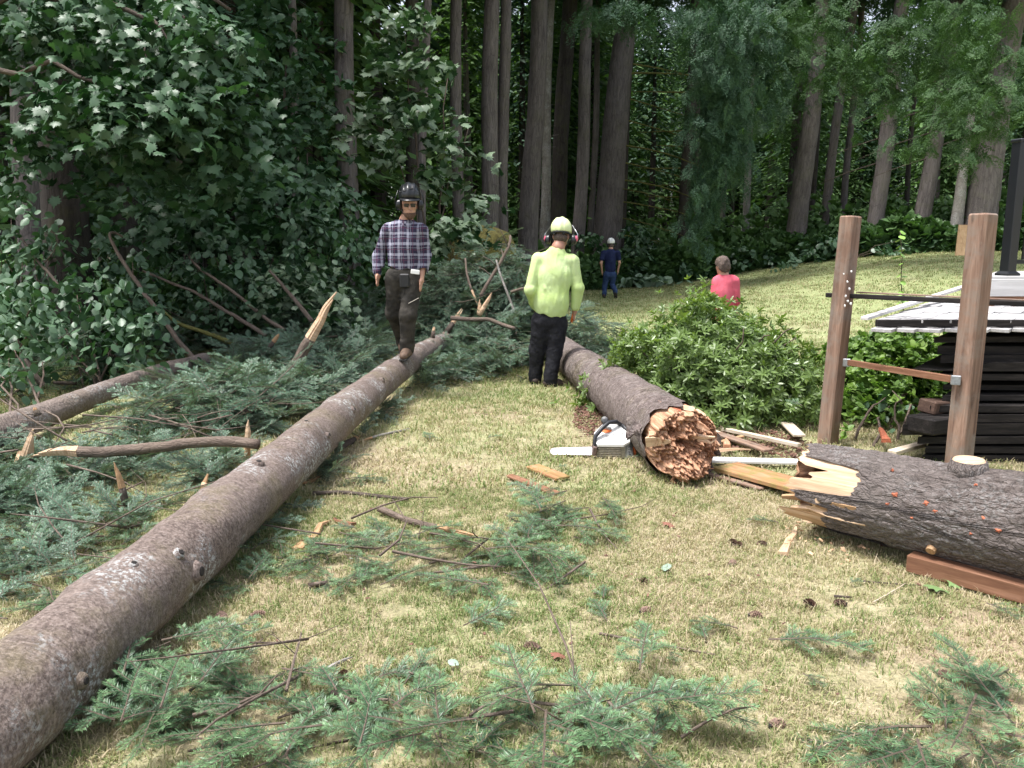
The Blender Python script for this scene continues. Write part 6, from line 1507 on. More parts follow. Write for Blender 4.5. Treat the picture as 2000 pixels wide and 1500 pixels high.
# ------------------------------------------------------------------ chainsaw
def text_mesh(s, size, depth=.0006):
    c = bpy.data.curves.new('lettering', 'FONT'); c.body = s; c.size = size; c.extrude = depth; c.align_x = 'CENTER'; c.align_y = 'CENTER'; c.resolution_u = 2
    o = bpy.data.objects.new('lettering', c); COL.objects.link(o)
    dg = bpy.context.evaluated_depsgraph_get(); me = bpy.data.meshes.new_from_object(o.evaluated_get(dg)); me.name = 'lettering'
    bpy.data.objects.remove(o); bpy.data.curves.remove(c); return me
M['saw_white'] = plain('off_white_plastic', (.72, .71, .68), .35, var=.06, scale=25)
M['saw_grey'] = plain('light_grey_plastic', (.42, .43, .43), .4, var=.1, scale=25)
M['saw_dirt'] = plain('dusty_grille', (.27, .24, .18), .7, var=.35, scale=60)
M['saw_black'] = plain('black_handle', (.02, .021, .025), .45)
M['saw_brown'] = plain('greasy_steel', (.17, .12, .11), .5, .6, var=.4, scale=40)
M['ink'] = plain('black_print', (.02, .02, .025), .5); M['bar'] = plain('steel_bar', (.80, .80, .80), .35, .25)
def chainsaw():
    g = gnd(1196, 897); t = thing('chainsaw', 'white and orange chainsaw lying beside the broken log', 'chainsaw', g); t.rotation_euler = (0, 0, R(-4))
    def part(nm, mb, mat, par=None, sm=False):
        me = mb.mesh(nm, M[mat], sm); o = bpy.data.objects.new(nm, me); COL.objects.link(o); o.parent = par or t; return o
    def prism(prof, x0, x1, tap=0):                    # profile in (y, z)
        n = len(prof); mb = MB(); v = [(x0, y + tap * 0, z) for y, z in prof] + [(x1, y, z) for y, z in prof]
        mb.add(v, [tuple(range(n))[::-1], tuple(range(n, 2 * n))] + [(i, (i + 1) % n, n + (i + 1) % n, n + i) for i in range(n)][::1]); return mb
    W = .125
    part('housing', prism([(0, .01), (.02, 0), (.2, 0), (.2, .19), (.12, .155), (0, .10)][::-1], -W, W - .03), 'saw_dirt')
    for k in range(7): 
        mb = MB(); mb.box(-.03, -.004, .016 + k * .0135, .185, .012, .0065, None, .002); part('rib', mb, 'saw_dirt')
    # pale top cover: a bevelled, tapered shell
    v = []; ring = [(-W - .005, .0), (-W + .02, -.012), (W - .045, -.012), (W + .005, .02), (W + .012, .10), (W - .03, .17), (-W + .05, .18), (-W - .012, .10)]
    mb = MB(); zl = lambda x, y: .122 + .56 * max(-.015, y)
    low = [(x, y, zl(x, y) - .016) for x, y in ring]; up1 = [(x, y, zl(x, y)) for x, y in ring]; cx = sum(p[0] for p in ring) / 8; cy = sum(p[1] for p in ring) / 8
    up2 = [(cx + (x - cx) * .9, cy + (y - cy) * .88, zl(x, y) + .012) for x, y in ring]
    mb.add(low + up1 + up2, [(i, (i + 1) % 8, 8 + (i + 1) % 8, 8 + i) for i in range(8)] + [(8 + i, 8 + (i + 1) % 8, 16 + (i + 1) % 8, 16 + i) for i in range(8)] + [tuple(range(16, 24)), tuple(range(7, -1, -1))])
    cov = part('top_cover', mb, 'saw_white')
    sl = math.atan(.56)
    def onc(x, y, h=.0150): return Vector((x, y,   .122 + .56 * y + h))
    mb = MB(); k = 18; v = [tuple(onc(-.045, .115, .0185))] + [tuple(onc(-.045 + .045 * math.cos(i * 6.283 / k), .115 + .033 * math.sin(i * 6.283 / k), .0150)) for i in range(k)]
    mb.add(v, [(0, 1 + i, 1 + (i + 1) % k) for i in range(k)]); part('orange_badge', mb, 'orange_plastic', cov)
    for (s, x, y, sz, rz) in (('C', .062, .075, .062, 1.75), ('I I I I I', .012, .072, .020, 1.2), ('|||||', -.035, .052, .026, .25), ('|||', -.075, .062, .022, .1)):
        o = place('lettering', text_mesh(s, sz), cov, onc(x, y, .0153), (sl, 0, rz if s != 'C' else -1.75)); o.data.materials.append(M['ink'])
    # end cover with the maker's name, running down the side facing right
    mb = MB(); mb.add([(W - .03, -.01, .004), (W + .035, .02, .004), (W + .045, .11, .03), (W + .02, .11, .16), (W - .01, .02, .118), (W - .035, -.012, .104)], [(0, 1, 4, 5), (1, 2, 3, 4)]); mb.add([(W - .03, .05, .004), (W - .035, .05, .104), (W - .01, .06, .118), (W + .02, .11, .16)], [(0, 1, 2, 3)]); side = part('side_cover', mb, 'saw_grey')
    n = Vector((.42, -.9, .05)).normalized()
    o = place('lettering', text_mesh('STIHL', .036), side, (0, 0, 0)); o.data.materials.append(M['ink'])
    xd = Vector((.05, .06, -1)).normalized(); xd = (xd - n * xd.dot(n)).normalized(); yd = n.cross(xd); o.rotation_euler = Matrix((xd, yd, n)).transposed().to_euler(); o.location = Vector((W + .001, .004, .061)) + n * .0035
    mb = MB(); mb.beam((W + .05, .10, .01), (W + .035, .12, .165), .06, .022, (1, 0, 0), .006); part('rear_guard', mb, 'orange_plastic')
    mb = MB(); mb.tube([(-W + .01, -.01, .075), (-W - .012, .0, .12), (-W - .005, .02, .17), (-W + .045, .05, .225), (-.03, .09, .262), (.03, .13, .262), (.075, .16, .225), (.10, .17, .17)], [.012, .014, .0155, .0165, .0165, .016, .015, .014], 10); part('front_handle', mb, 'saw_black', sm=True)
    mb = MB(); mb.tube([(.075, .14, .235), (.115, .11, .20), (.155, .09, .15)], [.012, .013, .012], 8); mb.tube([(.06, .16, .21), (.10, .13, .165), (.12, .12, .155)], .01, 8); part('rear_handle', mb, 'saw_black', sm=True)
    mb = MB(); mb.lathe([(.0, -.012), (.026, -.012), (.03, 0), (.024, .02), (.0, .024)], 14, (-.055, .17, .262), (1, 1, 1), Euler((.9, -.3, 0)).to_matrix()); part('filler_cap', mb, 'saw_black')
    mb = MB(); mb.box(-.04, .12, .205, .06, .02, .05, Euler((.3, .3, 0)).to_matrix(), .005); part('throttle_lock', mb, 'saw_grey')
    mb = MB(); mb.box(-W - .012, .02, .065, .035, .09, .075, Euler((0, .15, .1)).to_matrix(), .008); part('bumper_spike', mb, 'saw_brown')
    # guide bar, flat and slightly tilted to the viewer
    pts = [(0, -.038)] + [(-.30, -.030)] + [(-.30 - .03 * math.sin(a) - .005, -.03 * math.cos(a)) for a in np.linspace(.3, 2.84, 7)] + [(-.30, .030), (0, .038)]
    mb = MB(); n_ = len(pts); v = [(x, y, .002) for x, y in pts] + [(x, y, -.002) for x, y in pts]; mb.add(v, [tuple(range(n_))[::-1], tuple(range(n_, 2 * n_))] + [(i, (i + 1) % n_, n_ + (i + 1) % n_, n_ + i) for i in range(n_)])
    bar = part('guide_bar', mb, 'bar'); bar.location = (-W - .01, .035, .052); bar.rotation_euler = (R(38), R(-3), R(-6))
    mb = MB(); mb.tube([(x * 1.01, y * 1.08, 0) for x, y in pts], .0042, 5); ch = part('chain', mb, 'saw_brown', bar)
    o = place('lettering', text_mesh('STIHL', .018), bar, (-.235, .0, .0028)); o.data.materials.append(M['ink'])
chainsaw()

# ------------------------------------------------------------------ unfinished fence, deck, dark stack
M['cedar'] = wood_mat('weathered_cedar', (.10, .062, .045), (.255, .16, .115), (.40, .275, .205), weather=(.22, .185, .155), grain=(2.2, 26, 26))
M['cedar_red'] = wood_mat('red_cedar', (.13, .06, .035), (.24, .12, .07), (.36, .20, .13), grain=(3, 30, 30))
M['grey_wood'] = wood_mat('silvered_boards', (.30, .29, .29), (.46, .45, .45), (.60, .59, .59), grain=(3, 36, 36), weather=(.38, .37, .36))
M['dark_shaded_wood'] = wood_mat('weathered_shaded_boards', (.007, .006, .006), (.018, .015, .014), (.045, .038, .035), grain=(4, 40, 40), bump=.6)  # weathered dark wood, blackened further to hold the stack's deep shade
M['old_timber'] = wood_mat('old_brown_timber', (.05, .03, .022), (.10, .06, .045), (.17, .11, .08))
M['pale_board'] = wood_mat('pale_board', (.42, .34, .25), (.60, .51, .40), (.72, .64, .53), grain=(3, 30, 30))
M['white_board'] = wood_mat('whitewashed_board', (.55, .53, .51), (.70, .68, .66), (.78, .77, .75), grain=(3, 30, 30))
M['mossy_plank'] = wood_mat('orange_plank_with_moss', (.24, .115, .055), (.40, .215, .11), (.52, .32, .19), weather=(.16, .20, .05), grain=(3, 24, 24))
M['zinc'] = plain('zinc_bracket', (.50, .53, .56), .35, .8, var=.2, scale=60)
M['white_paint'] = plain('white_paint_spots', (.72, .72, .71), .5)
M['black_metal'] = plain('black_powder_coat', (.010, .011, .013), .35)
M['deck_grey'] = wood_mat('grey_composite', (.42, .41, .40), (.52, .51, .50), (.60, .59, .58), knots=False, grain=(2, 20, 20))
M['plywood'] = wood_mat('plywood', (.42, .25, .13), (.55, .36, .20), (.63, .44, .27), knots=True, grain=(2, 14, 14))

bl = gnd(1616, 866); br = gnd(1868, 945)
tpl = at(1662, 422, bl.y + .05); tpr = at(1921, 417, br.y + .05)
t = thing('unfinished_fence', 'two reddish cedar posts joined by a thin lower rail and a dark upper rail', 'fence', bl)
def post(b, tp, w_, yaw):
    d = (tp - b); mb = MB(); z = d.normalized(); x = Vector((math.cos(yaw), math.sin(yaw), 0)); x = (x - z * x.dot(z)).normalized(); y = z.cross(x); m = Matrix((z, x, y)).transposed(); c = (b + tp) / 2 - z * .1
    mb.box(c.x, c.y, c.z, d.length + .2, w_, w_, m, .012); return mb.build('post', M['cedar'], t), x, y, z
p1, x1_, y1_, z1_ = post(bl, tpl, .125, R(32)); p2, x2_, y2_, z2_ = post(br, tpr, .13, R(27))
q0 = at(1615, 576, bl.y + .16); q1 = at(2060, 596, br.y + .06)
mb = MB(); mb.beam(q0, q1, .05, .035, (0, 0, 1), .004); mb.build('rail', M['dark_shaded_wood'], t)
mb = MB(); mb.beam(q0 + Vector((.25, 0, .022)), q1 + Vector((0, 0, .022)), .052, .010, (0, 0, 1), .002); mb.build('rail_cap', M['cedar'], t)
r0 = at(1652, 707, bl.y + .0); r1 = at(1862, 741, br.y + .02)
mb = MB(); mb.beam(r0, r1, .035, .045, (0, 0, 1), .003); rl = mb.build('rail', M['cedar_red'], t)
for q, o_ in ((r0, (-.008, -.02, 0)), (r1, (-.002, -.02, 0))):
    mb = MB(); mb.box(q.x + o_[0], q.y + o_[1] - .012, q.z, .058, .028, .062, Euler((0, 0, R(-20))).to_matrix(), .003); mb.build('bracket', M['zinc'], t)
nf = max((x1_, -x1_, y1_, -y1_), key=lambda v: v.dot((Vector((0, 0, CZ)) - bl).normalized()))
def on_post(px, py):
    r_ = ray(px, py); o_ = (bl + tpl) / 2 + nf * .063; k_ = (o_ - Vector((0, 0, CZ))).dot(nf) / r_.dot(nf); return Vector((0, 0, CZ)) + r_ * k_
mb = MB()
for (px, py) in ((1648, 535), (1663, 530), (1655, 550), (1659, 564), (1652, 578), (1656, 588), (1650, 597), (1662, 593)):
    q = on_post(px, py); rr_ = PR.uniform(.006, .013); n_ = 8; sx_ = nf.cross(Vector((0, 0, 1))).normalized(); mb.add([tuple(q + (sx_ * math.cos(i * .785) * PR.uniform(.6, 1.2) + Vector((0, 0, 1)) * math.sin(i * .785)) * rr_) for i in range(n_)] + [tuple(q + nf * .003)], [(i, (i + 1) % n_, n_) for i in range(n_)])
mb.build('paint_spots', M['white_paint'], t, kind='stuff')
# deck corner with black railing
Yd = 7.2
fl = at(1925, 545, Yd); 
t = thing('deck', 'corner of a grey deck with black railing posts at the right edge', 'deck', (fl.x, fl.y, gz(fl.x, fl.y)))
zt = at(1950, 545, Yd).z; x0 = at(1922, 545, Yd).x
mb = MB(); mb.beam((x0, Yd, zt - .075), (x0 + 3, Yd - .05, zt - .075), .03, .15, (0, 0, 1), .004); mb.build('fascia', M['deck_grey'], t)
mb = MB(); mb.beam((x0 + .02, Yd + .05, zt - .20), (x0 + 3, Yd, zt - .20), .05, .10, (0, 0, 1), .004); mb.build('joist', M['cedar_red'], t)
for k in range(9):
    mb = MB(); mb.beam((x0 - .01 + .72 * (.06 + k * .145), Yd + .06 + k * .145, zt + .013), (x0 + 3.5, Yd + .01 + k * .145, zt + .013), .138, .026, (0, 0, 1), .003); mb.build('deck_board', M['deck_grey'], t)
mb = MB(); mb.beam((x0 + .05, Yd + .05, zt - .1), (x0 + 1.0, Yd + 1.37, zt - .1), .03, .18, (0, 0, 1), .003); mb.build('fascia', M['deck_grey'], t)
for k in range(3):
    xx = x0 + .45 + k * 1.25; mb = MB(); mb.box(xx, Yd + .2, (zt - .2) / 2 - .1, .1, .1, zt, None, .005); mb.build('leg', M['cedar_red'], t)
px_ = at(1968, 530, Yd + .1); rp = Vector((px_.x, Yd + .1, zt + .026))
mb = MB(); mb.box(rp.x, rp.y, rp.z + .57, .095, .095, 1.14, Euler((0, 0, R(18))).to_matrix(), .006); pst = mb.build('railing_post', M['black_metal'], t)
mb = MB(); mb.box(rp.x, rp.y, rp.z + 1.15, .115, .115, .03, Euler((0, 0, R(18))).to_matrix(), .008); mb.build('post_cap', M['black_metal'], pst)
mb = MB(); mb.lathe([(.098, 0), (.098, .02), (.07, .04), (.06, .042)], 4, rp - Vector((0, 0, .001)), (1, 1, 1), Euler((0, 0, R(18 + 45))).to_matrix()); mb.build('base_skirt', M['black_metal'], pst)
for z_ in (.12, 1.02):
    mb = MB(); mb.beam(rp + Vector((.05, .02, z_)), rp + Vector((2.4, .25, z_)), .035, .035, (0, 0, 1), .004); mb.build('rail', M['black_metal'], t)
for k in range(14):
    q = rp + Vector((.14 + k * .12, .03 + k * .0115, .14)); mb = MB(); mb.box(q.x, q.y, q.z + .43, .02, .02, .86, None, .002); mb.build('baluster', M['black_metal'], t)
# the stack of old boards
z1 = at(1720, 628, 6.1).z
SK = .78                                             # the pile's left side runs away to the right
def panel(name, label, xl, xr, y0, y1, z, th, cols, mat, jag, courses=1, step=.0, edge=None, skew=.0):
    t = thing(name, label, 'panel', (xl, y0, z)); r = np.random.default_rng(int(z * 1000))
    for c in range(courses):
        ya = y0 + (y1 - y0) * c / courses; yb = y0 + (y1 - y0) * (c + 1) / courses + .05
        xx = xl
        while xx < xr:
            w_ = cols * r.uniform(.75, 1.2); o_ = r.uniform(-jag, jag); ka = SK * (ya - y0); kb = SK * (yb - y0)
            mb = MB(); mb.beam((xx + w_ / 2 + ka, ya + o_, z + step * c + r.uniform(-.003, .003)), (xx + w_ / 2 + kb, yb, z + step * c + r.uniform(-.003, .003) + (.0 if courses == 1 else .004)), (w_ - .006) * .79, th, (0, 0, 1), .003); mb.build('plank', M[mat], t); xx += w_
    if edge:
        mb = MB(); mb.beam((xl + .01, y0 - .02, z - .01), (xr, y0 - .03, z - .01), .04, edge, (0, 0, 1), .005); mb.build('edge_board', M['dark_shaded_wood'], t)
    return t
xl = at(1706, 630, 6.1).x
panel('roof_panel', 'top panel of silvery boards lying flat on the dark stack', xl, xl + 2.1, 6.1, 7.75, z1, .022, .20, 'grey_wood', .0, 3, .014, .052)
xl2 = at(1695, 646, 6.0).x
panel('shingle_panel', 'second panel down the stack, its ragged shingle ends sticking out', xl2, xl2 + 2.2, 5.98, 7.5, at(1700, 646, 5.98).z, .026, .17, 'grey_wood', .018)
mb = MB(); t = thing('grey_batten', 'long whitish batten lying slantwise across the left end of the top panel', 'board', at(1690, 622, 6.2))
mb.beam(at(1688, 622, 6.15), at(1893, 557, 8.2), .055, .025, (0, 0, 1), .003); mb.build('board', M['white_board'], t)
lv = [(664, 1824, 6.15), (683, 1829, 6.15), (700, 1832, 6.12), (716, 1778, 6.05), (735, 1824, 6.05), (758, 1848, 6.05), (778, 1842, 6.0), (797, 1812, 5.95), (818, 1790, 5.9), (842, 1768, 5.85), (862, 1796, 5.85), (880, 1812, 5.85), (898, 1806, 5.85)]
words = ['uppermost', 'second from the top', 'third from the top', 'long pointed', 'fifth from the top', 'sixth from the top', 'seventh from the top', 'eighth from the top, light ended', 'ninth from the top', 'thick, farthest left', 'third from the ground', 'second from the ground', 'bottom']
for k, (py, pxl, Y) in enumerate(lv):
    a = at(pxl, py, Y); hgt = (at(pxl, py - 9.5, Y).z - a.z); a.y += PR.uniform(-.05, .05); Y = a.y; t = thing('dark_board', 'shaded weathered board in the old stack, ' + words[k], 'board', a, 'black boards in the old stack')
    dpt = .9 + .3 * PR.random(); lnx = 2.5 + .3 * PR.random(); rot = PR.uniform(-.03, .05)
    mb = MB(); th = hgt * (PR.uniform(1.0, 1.7) if k not in (9,) else 2.2)
    if k == 3:
        prof = [(0, -.01), (.25, -.02), (.55, .03), (.60, .035), (lnx, .035), (lnx, -.04), (.0, -.025)]
        v = [(a.x + x, Y, a.z + z) for x, z in prof] + [(a.x + x + SK * dpt, Y + dpt, a.z + z) for x, z in prof]; n_ = len(prof); mb.add(v, [tuple(range(n_)), tuple(range(n_, 2 * n_))[::-1]] + [(i, n_ + i, n_ + (i + 1) % n_, (i + 1) % n_) for i in range(n_)])
    else:
        j_ = [PR.uniform(-.02, .02) for _ in range(4)]; tl = PR.uniform(-.01, .01); h2 = th / 2
        pl_ = [(0, 0), (lnx, j_[0]), (lnx + SK * dpt, dpt), (SK * dpt + j_[1], dpt), (.03 + j_[2] * .5, .02)]
        v = [(a.x + x, Y + y, a.z - h2 + tl * x) for x, y in pl_] + [(a.x + x, Y + y, a.z + h2 + tl * x) for x, y in pl_]; n_ = 5
        mb.add(v, [tuple(range(n_))[::-1], tuple(range(n_, 2 * n_))] + [(i, (i + 1) % n_, n_ + (i + 1) % n_, n_ + i) for i in range(n_)], [(q[0], q[1], q[2]) for q in v])
    mb.build('board', M['dark_shaded_wood'], t)
a = at(1812, 800, 5.9); t = thing('timber_block', 'short square timber end with a pale broken face on the left of the dark stack', 'timber', a)
mb = MB(); mb.box(a.x + .12, a.y + .12, a.z, .26, .14, .10, Euler((.1, .1, .6)).to_matrix(), .01); mb.build('timber', M['old_timber'], t)
a = at(1795, 838, 5.75); t = thing('timber_block', 'heavy dark squared beam end lowest at the left of the dark stack', 'timber', a)
mb = MB(); mb.box(a.x + .27, a.y + .22, a.z, .55, .22, .12, Euler((0, .04, .55)).to_matrix(), .012); mb.build('timber', M['dark_shaded_wood'], t)
b = at(1885, 497, 23.6); b.z = gz(b.x, b.y)
t = thing('plywood_sheet', 'tan plywood sheet leaning at the wood edge, half behind the right cedar post', 'board', b)
mb = MB(); c0 = at(1866, 499, 23.6); c1 = at(1915, 499, 23.5); c2 = at(1922, 439, 23.9); c3 = at(1873, 439, 24.0); n_ = Vector((0, .03, 0)); v = [c0, c1, c2, c3, c0 + n_, c1 + n_, c2 + n_, c3 + n_]
mb.add([tuple(q) for q in v], [(0, 1, 2, 3), (7, 6, 5, 4), (0, 4, 5, 1), (1, 5, 6, 2), (2, 6, 7, 3), (3, 7, 4, 0)], [(q.z, q.x, q.y) for q in v]); mb.build('sheet', M['plywood'], t)

# ------------------------------------------------------------------ loose planks, sticks, cones, chips on the lawn
def plank(label, a, b, wd, th, mat, dz=(0, 0), name='plank', cat='plank', roll=0.0, ext=None):
    p = gnd(*a); q = gnd(*b); p.z += th / 2 + .018 + dz[0]; q.z += th / 2 + .018 + dz[1]
    t = thing(name, label, cat, p); mb = MB(); mb.beam(p, q, wd, th, (math.sin(roll), 0, math.cos(roll)), .004); mb.build('board', M[mat], t); return t
plank('red brown square beam lying in front of the dark scaly log', (1775, 1118), (2120, 1215), .09, .085, 'cedar_red', name='beam', cat='beam')
plank('wide orange plank streaked with green moss, between the two broken log ends', (1415, 925), (1650, 1000), .25, .03, 'mossy_plank', (.02, .05))
plank('whitewashed board lying behind the orange mossy plank', (1345, 907), (1560, 915), .10, .022, 'white_board', (.01, .02))
plank('long pale batten crossing behind the whitewashed board', (1412, 852), (1560, 893), .045, .03, 'pale_board', (.03, .06))
plank('bleached plank with a torn brown edge, leaning near the broken log', (1375, 850), (1470, 885), .09, .02, 'pale_board', (.03, .02))
plank('short pale plank standing out of the debris left of the cedar post', (1530, 836), (1560, 872), .10, .02, 'pale_board', (.04, .06))
plank('split grey plank lying crosswise behind the orange mossy plank', (1400, 862), (1500, 900), .09, .02, 'cedar', (.04, .05))
plank('narrow splintered lath close to the shattered log end', (1385, 880), (1450, 868), .04, .018, 'wood_old', (.02, .04), 'lath')
plank('thin grey brown slat on the grass in front of the orange mossy plank', (1365, 928), (1490, 962), .055, .015, 'cedar', (0, 0), 'slat')
plank('narrow dark red slat lying on the open lawn', (995, 936), (1090, 973), .06, .018, 'cedar_red', (0, 0), 'slat')
plank('broken orange and brown plank piece on the lawn beside the dark red slat', (1040, 918), (1100, 942), .12, .02, 'mossy_plank')
plank('bare grey board poking out behind the dark scaly log, by the dark stack', (1740, 905), (1800, 888), .07, .03, 'pale_board', (.05, .05))
def sliver(label, a, b, w_, th, mat, name='wood_splinter', dz=0.0):
    p = gnd(*a); q = gnd(*b); p.z += .02 + dz; q.z += .02 + dz; t = thing(name, label, 'wood scrap', p); splinter(t, np.array(p), np.array(q - p), (q - p).length, w_, th, mat, .0, 'wood'); return t
sliver('split pale wood with a dark bark streak, on the lawn by the walked-on log', (582, 1078), (642, 1022), .07, .03, 'wood_old')
sliver('curl of bark next to the split length of pale wood', (690, 1032), (650, 1018), .05, .02, 'cedar_red', 'bark_piece')
sliver('long thin pale splinter against the right foot of the walked-on log', (590, 950), (642, 928), .05, .015, 'wood_old')
sliver('bright pale splinter with a dark knot, lying below the dark scaly log', (1527, 1088), (1556, 1034), .055, .018, 'wood')
sliver('small yellow split stick beside the walked-on log, farther up', (738, 815), (768, 797), .05, .03, 'wood')
sliver('torn pale and red shard lying on the whitewashed board', (1365, 898), (1465, 893), .09, .03, 'wood', dz=.05)
sliver('second torn shard crossing the pale one on the whitewashed board', (1420, 893), (1418, 880), .07, .03, 'wood_red', dz=.07)
sliver('orange torn bark strip standing behind the dark scaly log', (1728, 895), (1715, 868), .07, .03, 'scar', 'bark_piece', .12)
sliver('dark bark flake beside the walked-on log', (632, 914), (662, 912), .05, .012, 'log_dark', 'bark_piece')
sliver('short lichen spotted stick near the bottom pile of fir boughs', (632, 1322), (688, 1290), .02, .015, 'trunk_pale')
sliver('dark bark strip on the grass left of the walked-on log', (250, 1040), (288, 1022), .04, .012, 'limb_dark', 'bark_piece')
def stick(label, pts, r0, r1, mat='limb', tipfrac=0.0, tipmat='wood_old', dz=.012, tw=0):
    return branch(label, [gnd(*p) + Vector((0, 0, r0 + dz)) for p in pts], r0, r1, mat, name='stick', cat='stick', tipfrac=tipfrac, tipmat=tipmat, side_twigs=tw)
stick('thick bark covered stick with a peeled end in the middle of the lawn', [(741, 1006), (790, 1024), (835, 1034), (890, 1048), (938, 1058)], .020, .016, 'limb', .32)
stick('dark stick lying level on the lawn right of the walked-on log', [(612, 972), (680, 968), (740, 976), (796, 982)], .015, .011, 'limb_dark')
stick('pale stick with a burst orange end by the walked-on log, farther up', [(800, 842), (745, 856), (698, 868)], .012, .010, 'trunk_pale', .25)
stick('dark chunk of limb against the right foot of the walked-on log, farther up', [(660, 888), (690, 868), (705, 858)], .028, .024, 'limb_dark', .2)
stick('long thin grey twig on the right half of the lawn', [(1172, 1246), (1240, 1258), (1310, 1268), (1398, 1286)], .006, .0035, 'limb')
stick('long bent bare twig arching over the bottom pile of fir boughs', [(917, 1432), (930, 1398), (980, 1394), (1090, 1412)], .005, .006, 'limb', dz=.06)
stick('forked brown twig standing in the bottom pile of fir boughs', [(1100, 1500), (1130, 1450), (1132, 1408)], .009, .006, 'limb', dz=.08, tw=3)
stick('reddish bare twig in the pile of boughs left of centre', [(562, 1400), (578, 1330), (590, 1280)], .006, .004, 'limb', dz=.09, tw=2)
stick('thin twig across the grass at the lower left', [(372, 1368), (440, 1325), (515, 1262)], .005, .003, 'limb', dz=.03)
stick('thin dark twig on the right side of the lawn', [(1686, 1141), (1750, 1148), (1800, 1150)], .004, .003, 'limb_dark')
stick('straw coloured stalk on the right side of the lawn', [(1706, 1182), (1740, 1164), (1768, 1146)], .003, .003, 'pale_board')
stick('short dark stick among the cones at right', [(1630, 1172), (1665, 1174)], .006, .005, 'limb_dark')
stick('grey stick pointing at the left edge of the lawn', [(-10, 1065), (40, 1045), (85, 1030)], .008, .006, 'trunk_pale')
stick('brown twig by the boughs in the middle of the lawn', [(838, 1108), (868, 1098), (872, 1098)], .006, .006, 'limb')
stick('bit of reddish branch left of the middle boughs', [(603, 1152), (640, 1146)], .012, .010, 'limb')

def cone_proto():
    mb = MB(); mb.lathe([(.0, 0), (.009, .004), (.013, .03), (.010, .055), (.0, .066)], 8); r = np.random.default_rng(3)
    core = mb.mesh('core', M['sole']); mb = MB()
    for i in range(70):
        f = i / 70; z = .004 + .058 * f; a = i * 2.39996; rad = .004 + .017 * math.sin(math.pi * (.12 + .82 * f)) ** .8; o = np.array([math.cos(a), math.sin(a), 0]); s_ = np.array([-math.sin(a), math.cos(a), 0]); up = np.array([0, 0, 1.])
        b_ = o * rad * .4 + up * z; m_ = o * rad + up * (z + .006); e = o * (rad * 1.12) + up * (z + .012)
        mb.add([b_ - s_ * .004, b_ + s_ * .004, m_ + s_ * .0075, e, m_ - s_ * .0075], [(0, 1, 2, 3, 4)])
    return core, mb.mesh('scales', M['cone'])
M['cone'] = plain('cone_scales', (.22, .14, .105), .7, var=.35, scale=50)
core, scales = cone_proto()
cones = [(1425, 1060, 'cone beside the pale splinter, leftmost of its row'), (1442, 1064, 'dark cone touching another, below the broken log'), (1499, 1066, 'single cone next to the bright pale splinter'), (1264, 1136, 'reddish cone near the pale leaf in the centre right'), (1247, 1200, 'plump cone right of the lone upright sprig'),
    (1571, 1178, 'dark cone alone on the right side of the lawn'), (1655, 1184, 'cone beside the short dark stick'), (1862, 1334, 'long cone near the bough in the lower right'), (1814, 1398, 'open cone below the long one in the lower right'), (676, 1316, 'open dark cone near the lichen spotted stick'),
    (402, 1260, 'brown cone on the grass close to the walked-on log'), (486, 1212, 'dark cone beside the pale leaf near the walked-on log'), (437, 1218, 'small orange cone near the walked-on log'), (836, 1338, 'dark open cone among the boughs at the bottom centre'), (208, 1063, 'cone in the thin litter left of the walked-on log'),
    (395, 1415, 'brown cone under the boughs at the lower left'), (1460, 1205, 'purplish cone in the middle right of the lawn'), (1500, 1425, 'cone half sunk in the grass at the bottom right'), (1058, 1275, 'small brown cone in the centre of the lawn'), (1425, 1108, 'pinkish worn cone below the pair')]
for k, (px, py, lb) in enumerate(cones):
    g = gnd(px, py); t = thing('fir_cone', lb, 'cone', g + Vector((0, 0, .012))); place('core', core, t); place('scales', scales, t)
    t.rotation_euler = (R(88), PR.uniform(0, 6), PR.uniform(0, 6.28)); t.scale = (PR.uniform(.8, 1.1),) * 3; t['group'] = 'cones fallen on the lawn'
M['pale_leaf'] = plain('pale_leaf_back', (.24, .32, .25), .5); M['green_leaf'] = plain('fallen_green_leaf', (.16, .26, .10), .45); M['dead_leaf'] = plain('dead_leaf', (.22, .09, .06), .7)
lm = leaf_mesh('leaf', OVAL, M['pale_leaf'], .2, .3); lg = leaf_mesh('leaf', MAPLE, M['green_leaf'], .15, .3); ld = leaf_mesh('leaf', MAPLE, M['dead_leaf'], .3, .8)
for (px, py, me, s_, lb) in ((1303, 1112, lm, .075, 'single pale whitish leaf on the grass in the centre right'), (465, 1238, lm, .07, 'pale leaf on the grass near the walked-on log'), (1840, 1165, lg, .12, 'green leaf below the red brown beam'), (1850, 1148, lg, .09, 'green leaf at the corner of the red brown beam'), (1304, 1034, ld, .07, 'curled dark brown leaf on the lawn'), (1092, 1296, ld, .06, 'small dead leaf in the middle of the lawn'), (690, 1103, lm, .03, 'tiny yellowish leaf among the boughs'), (875, 1305, lm, .05, 'pale green leaf near the bottom centre')):
    g = gnd(px, py); o = place('fallen_leaf', me, None, g + Vector((0, 0, .035)), (.25, .1, PR.uniform(0, 6.28)), s_); tag(o, lb, 'leaf')
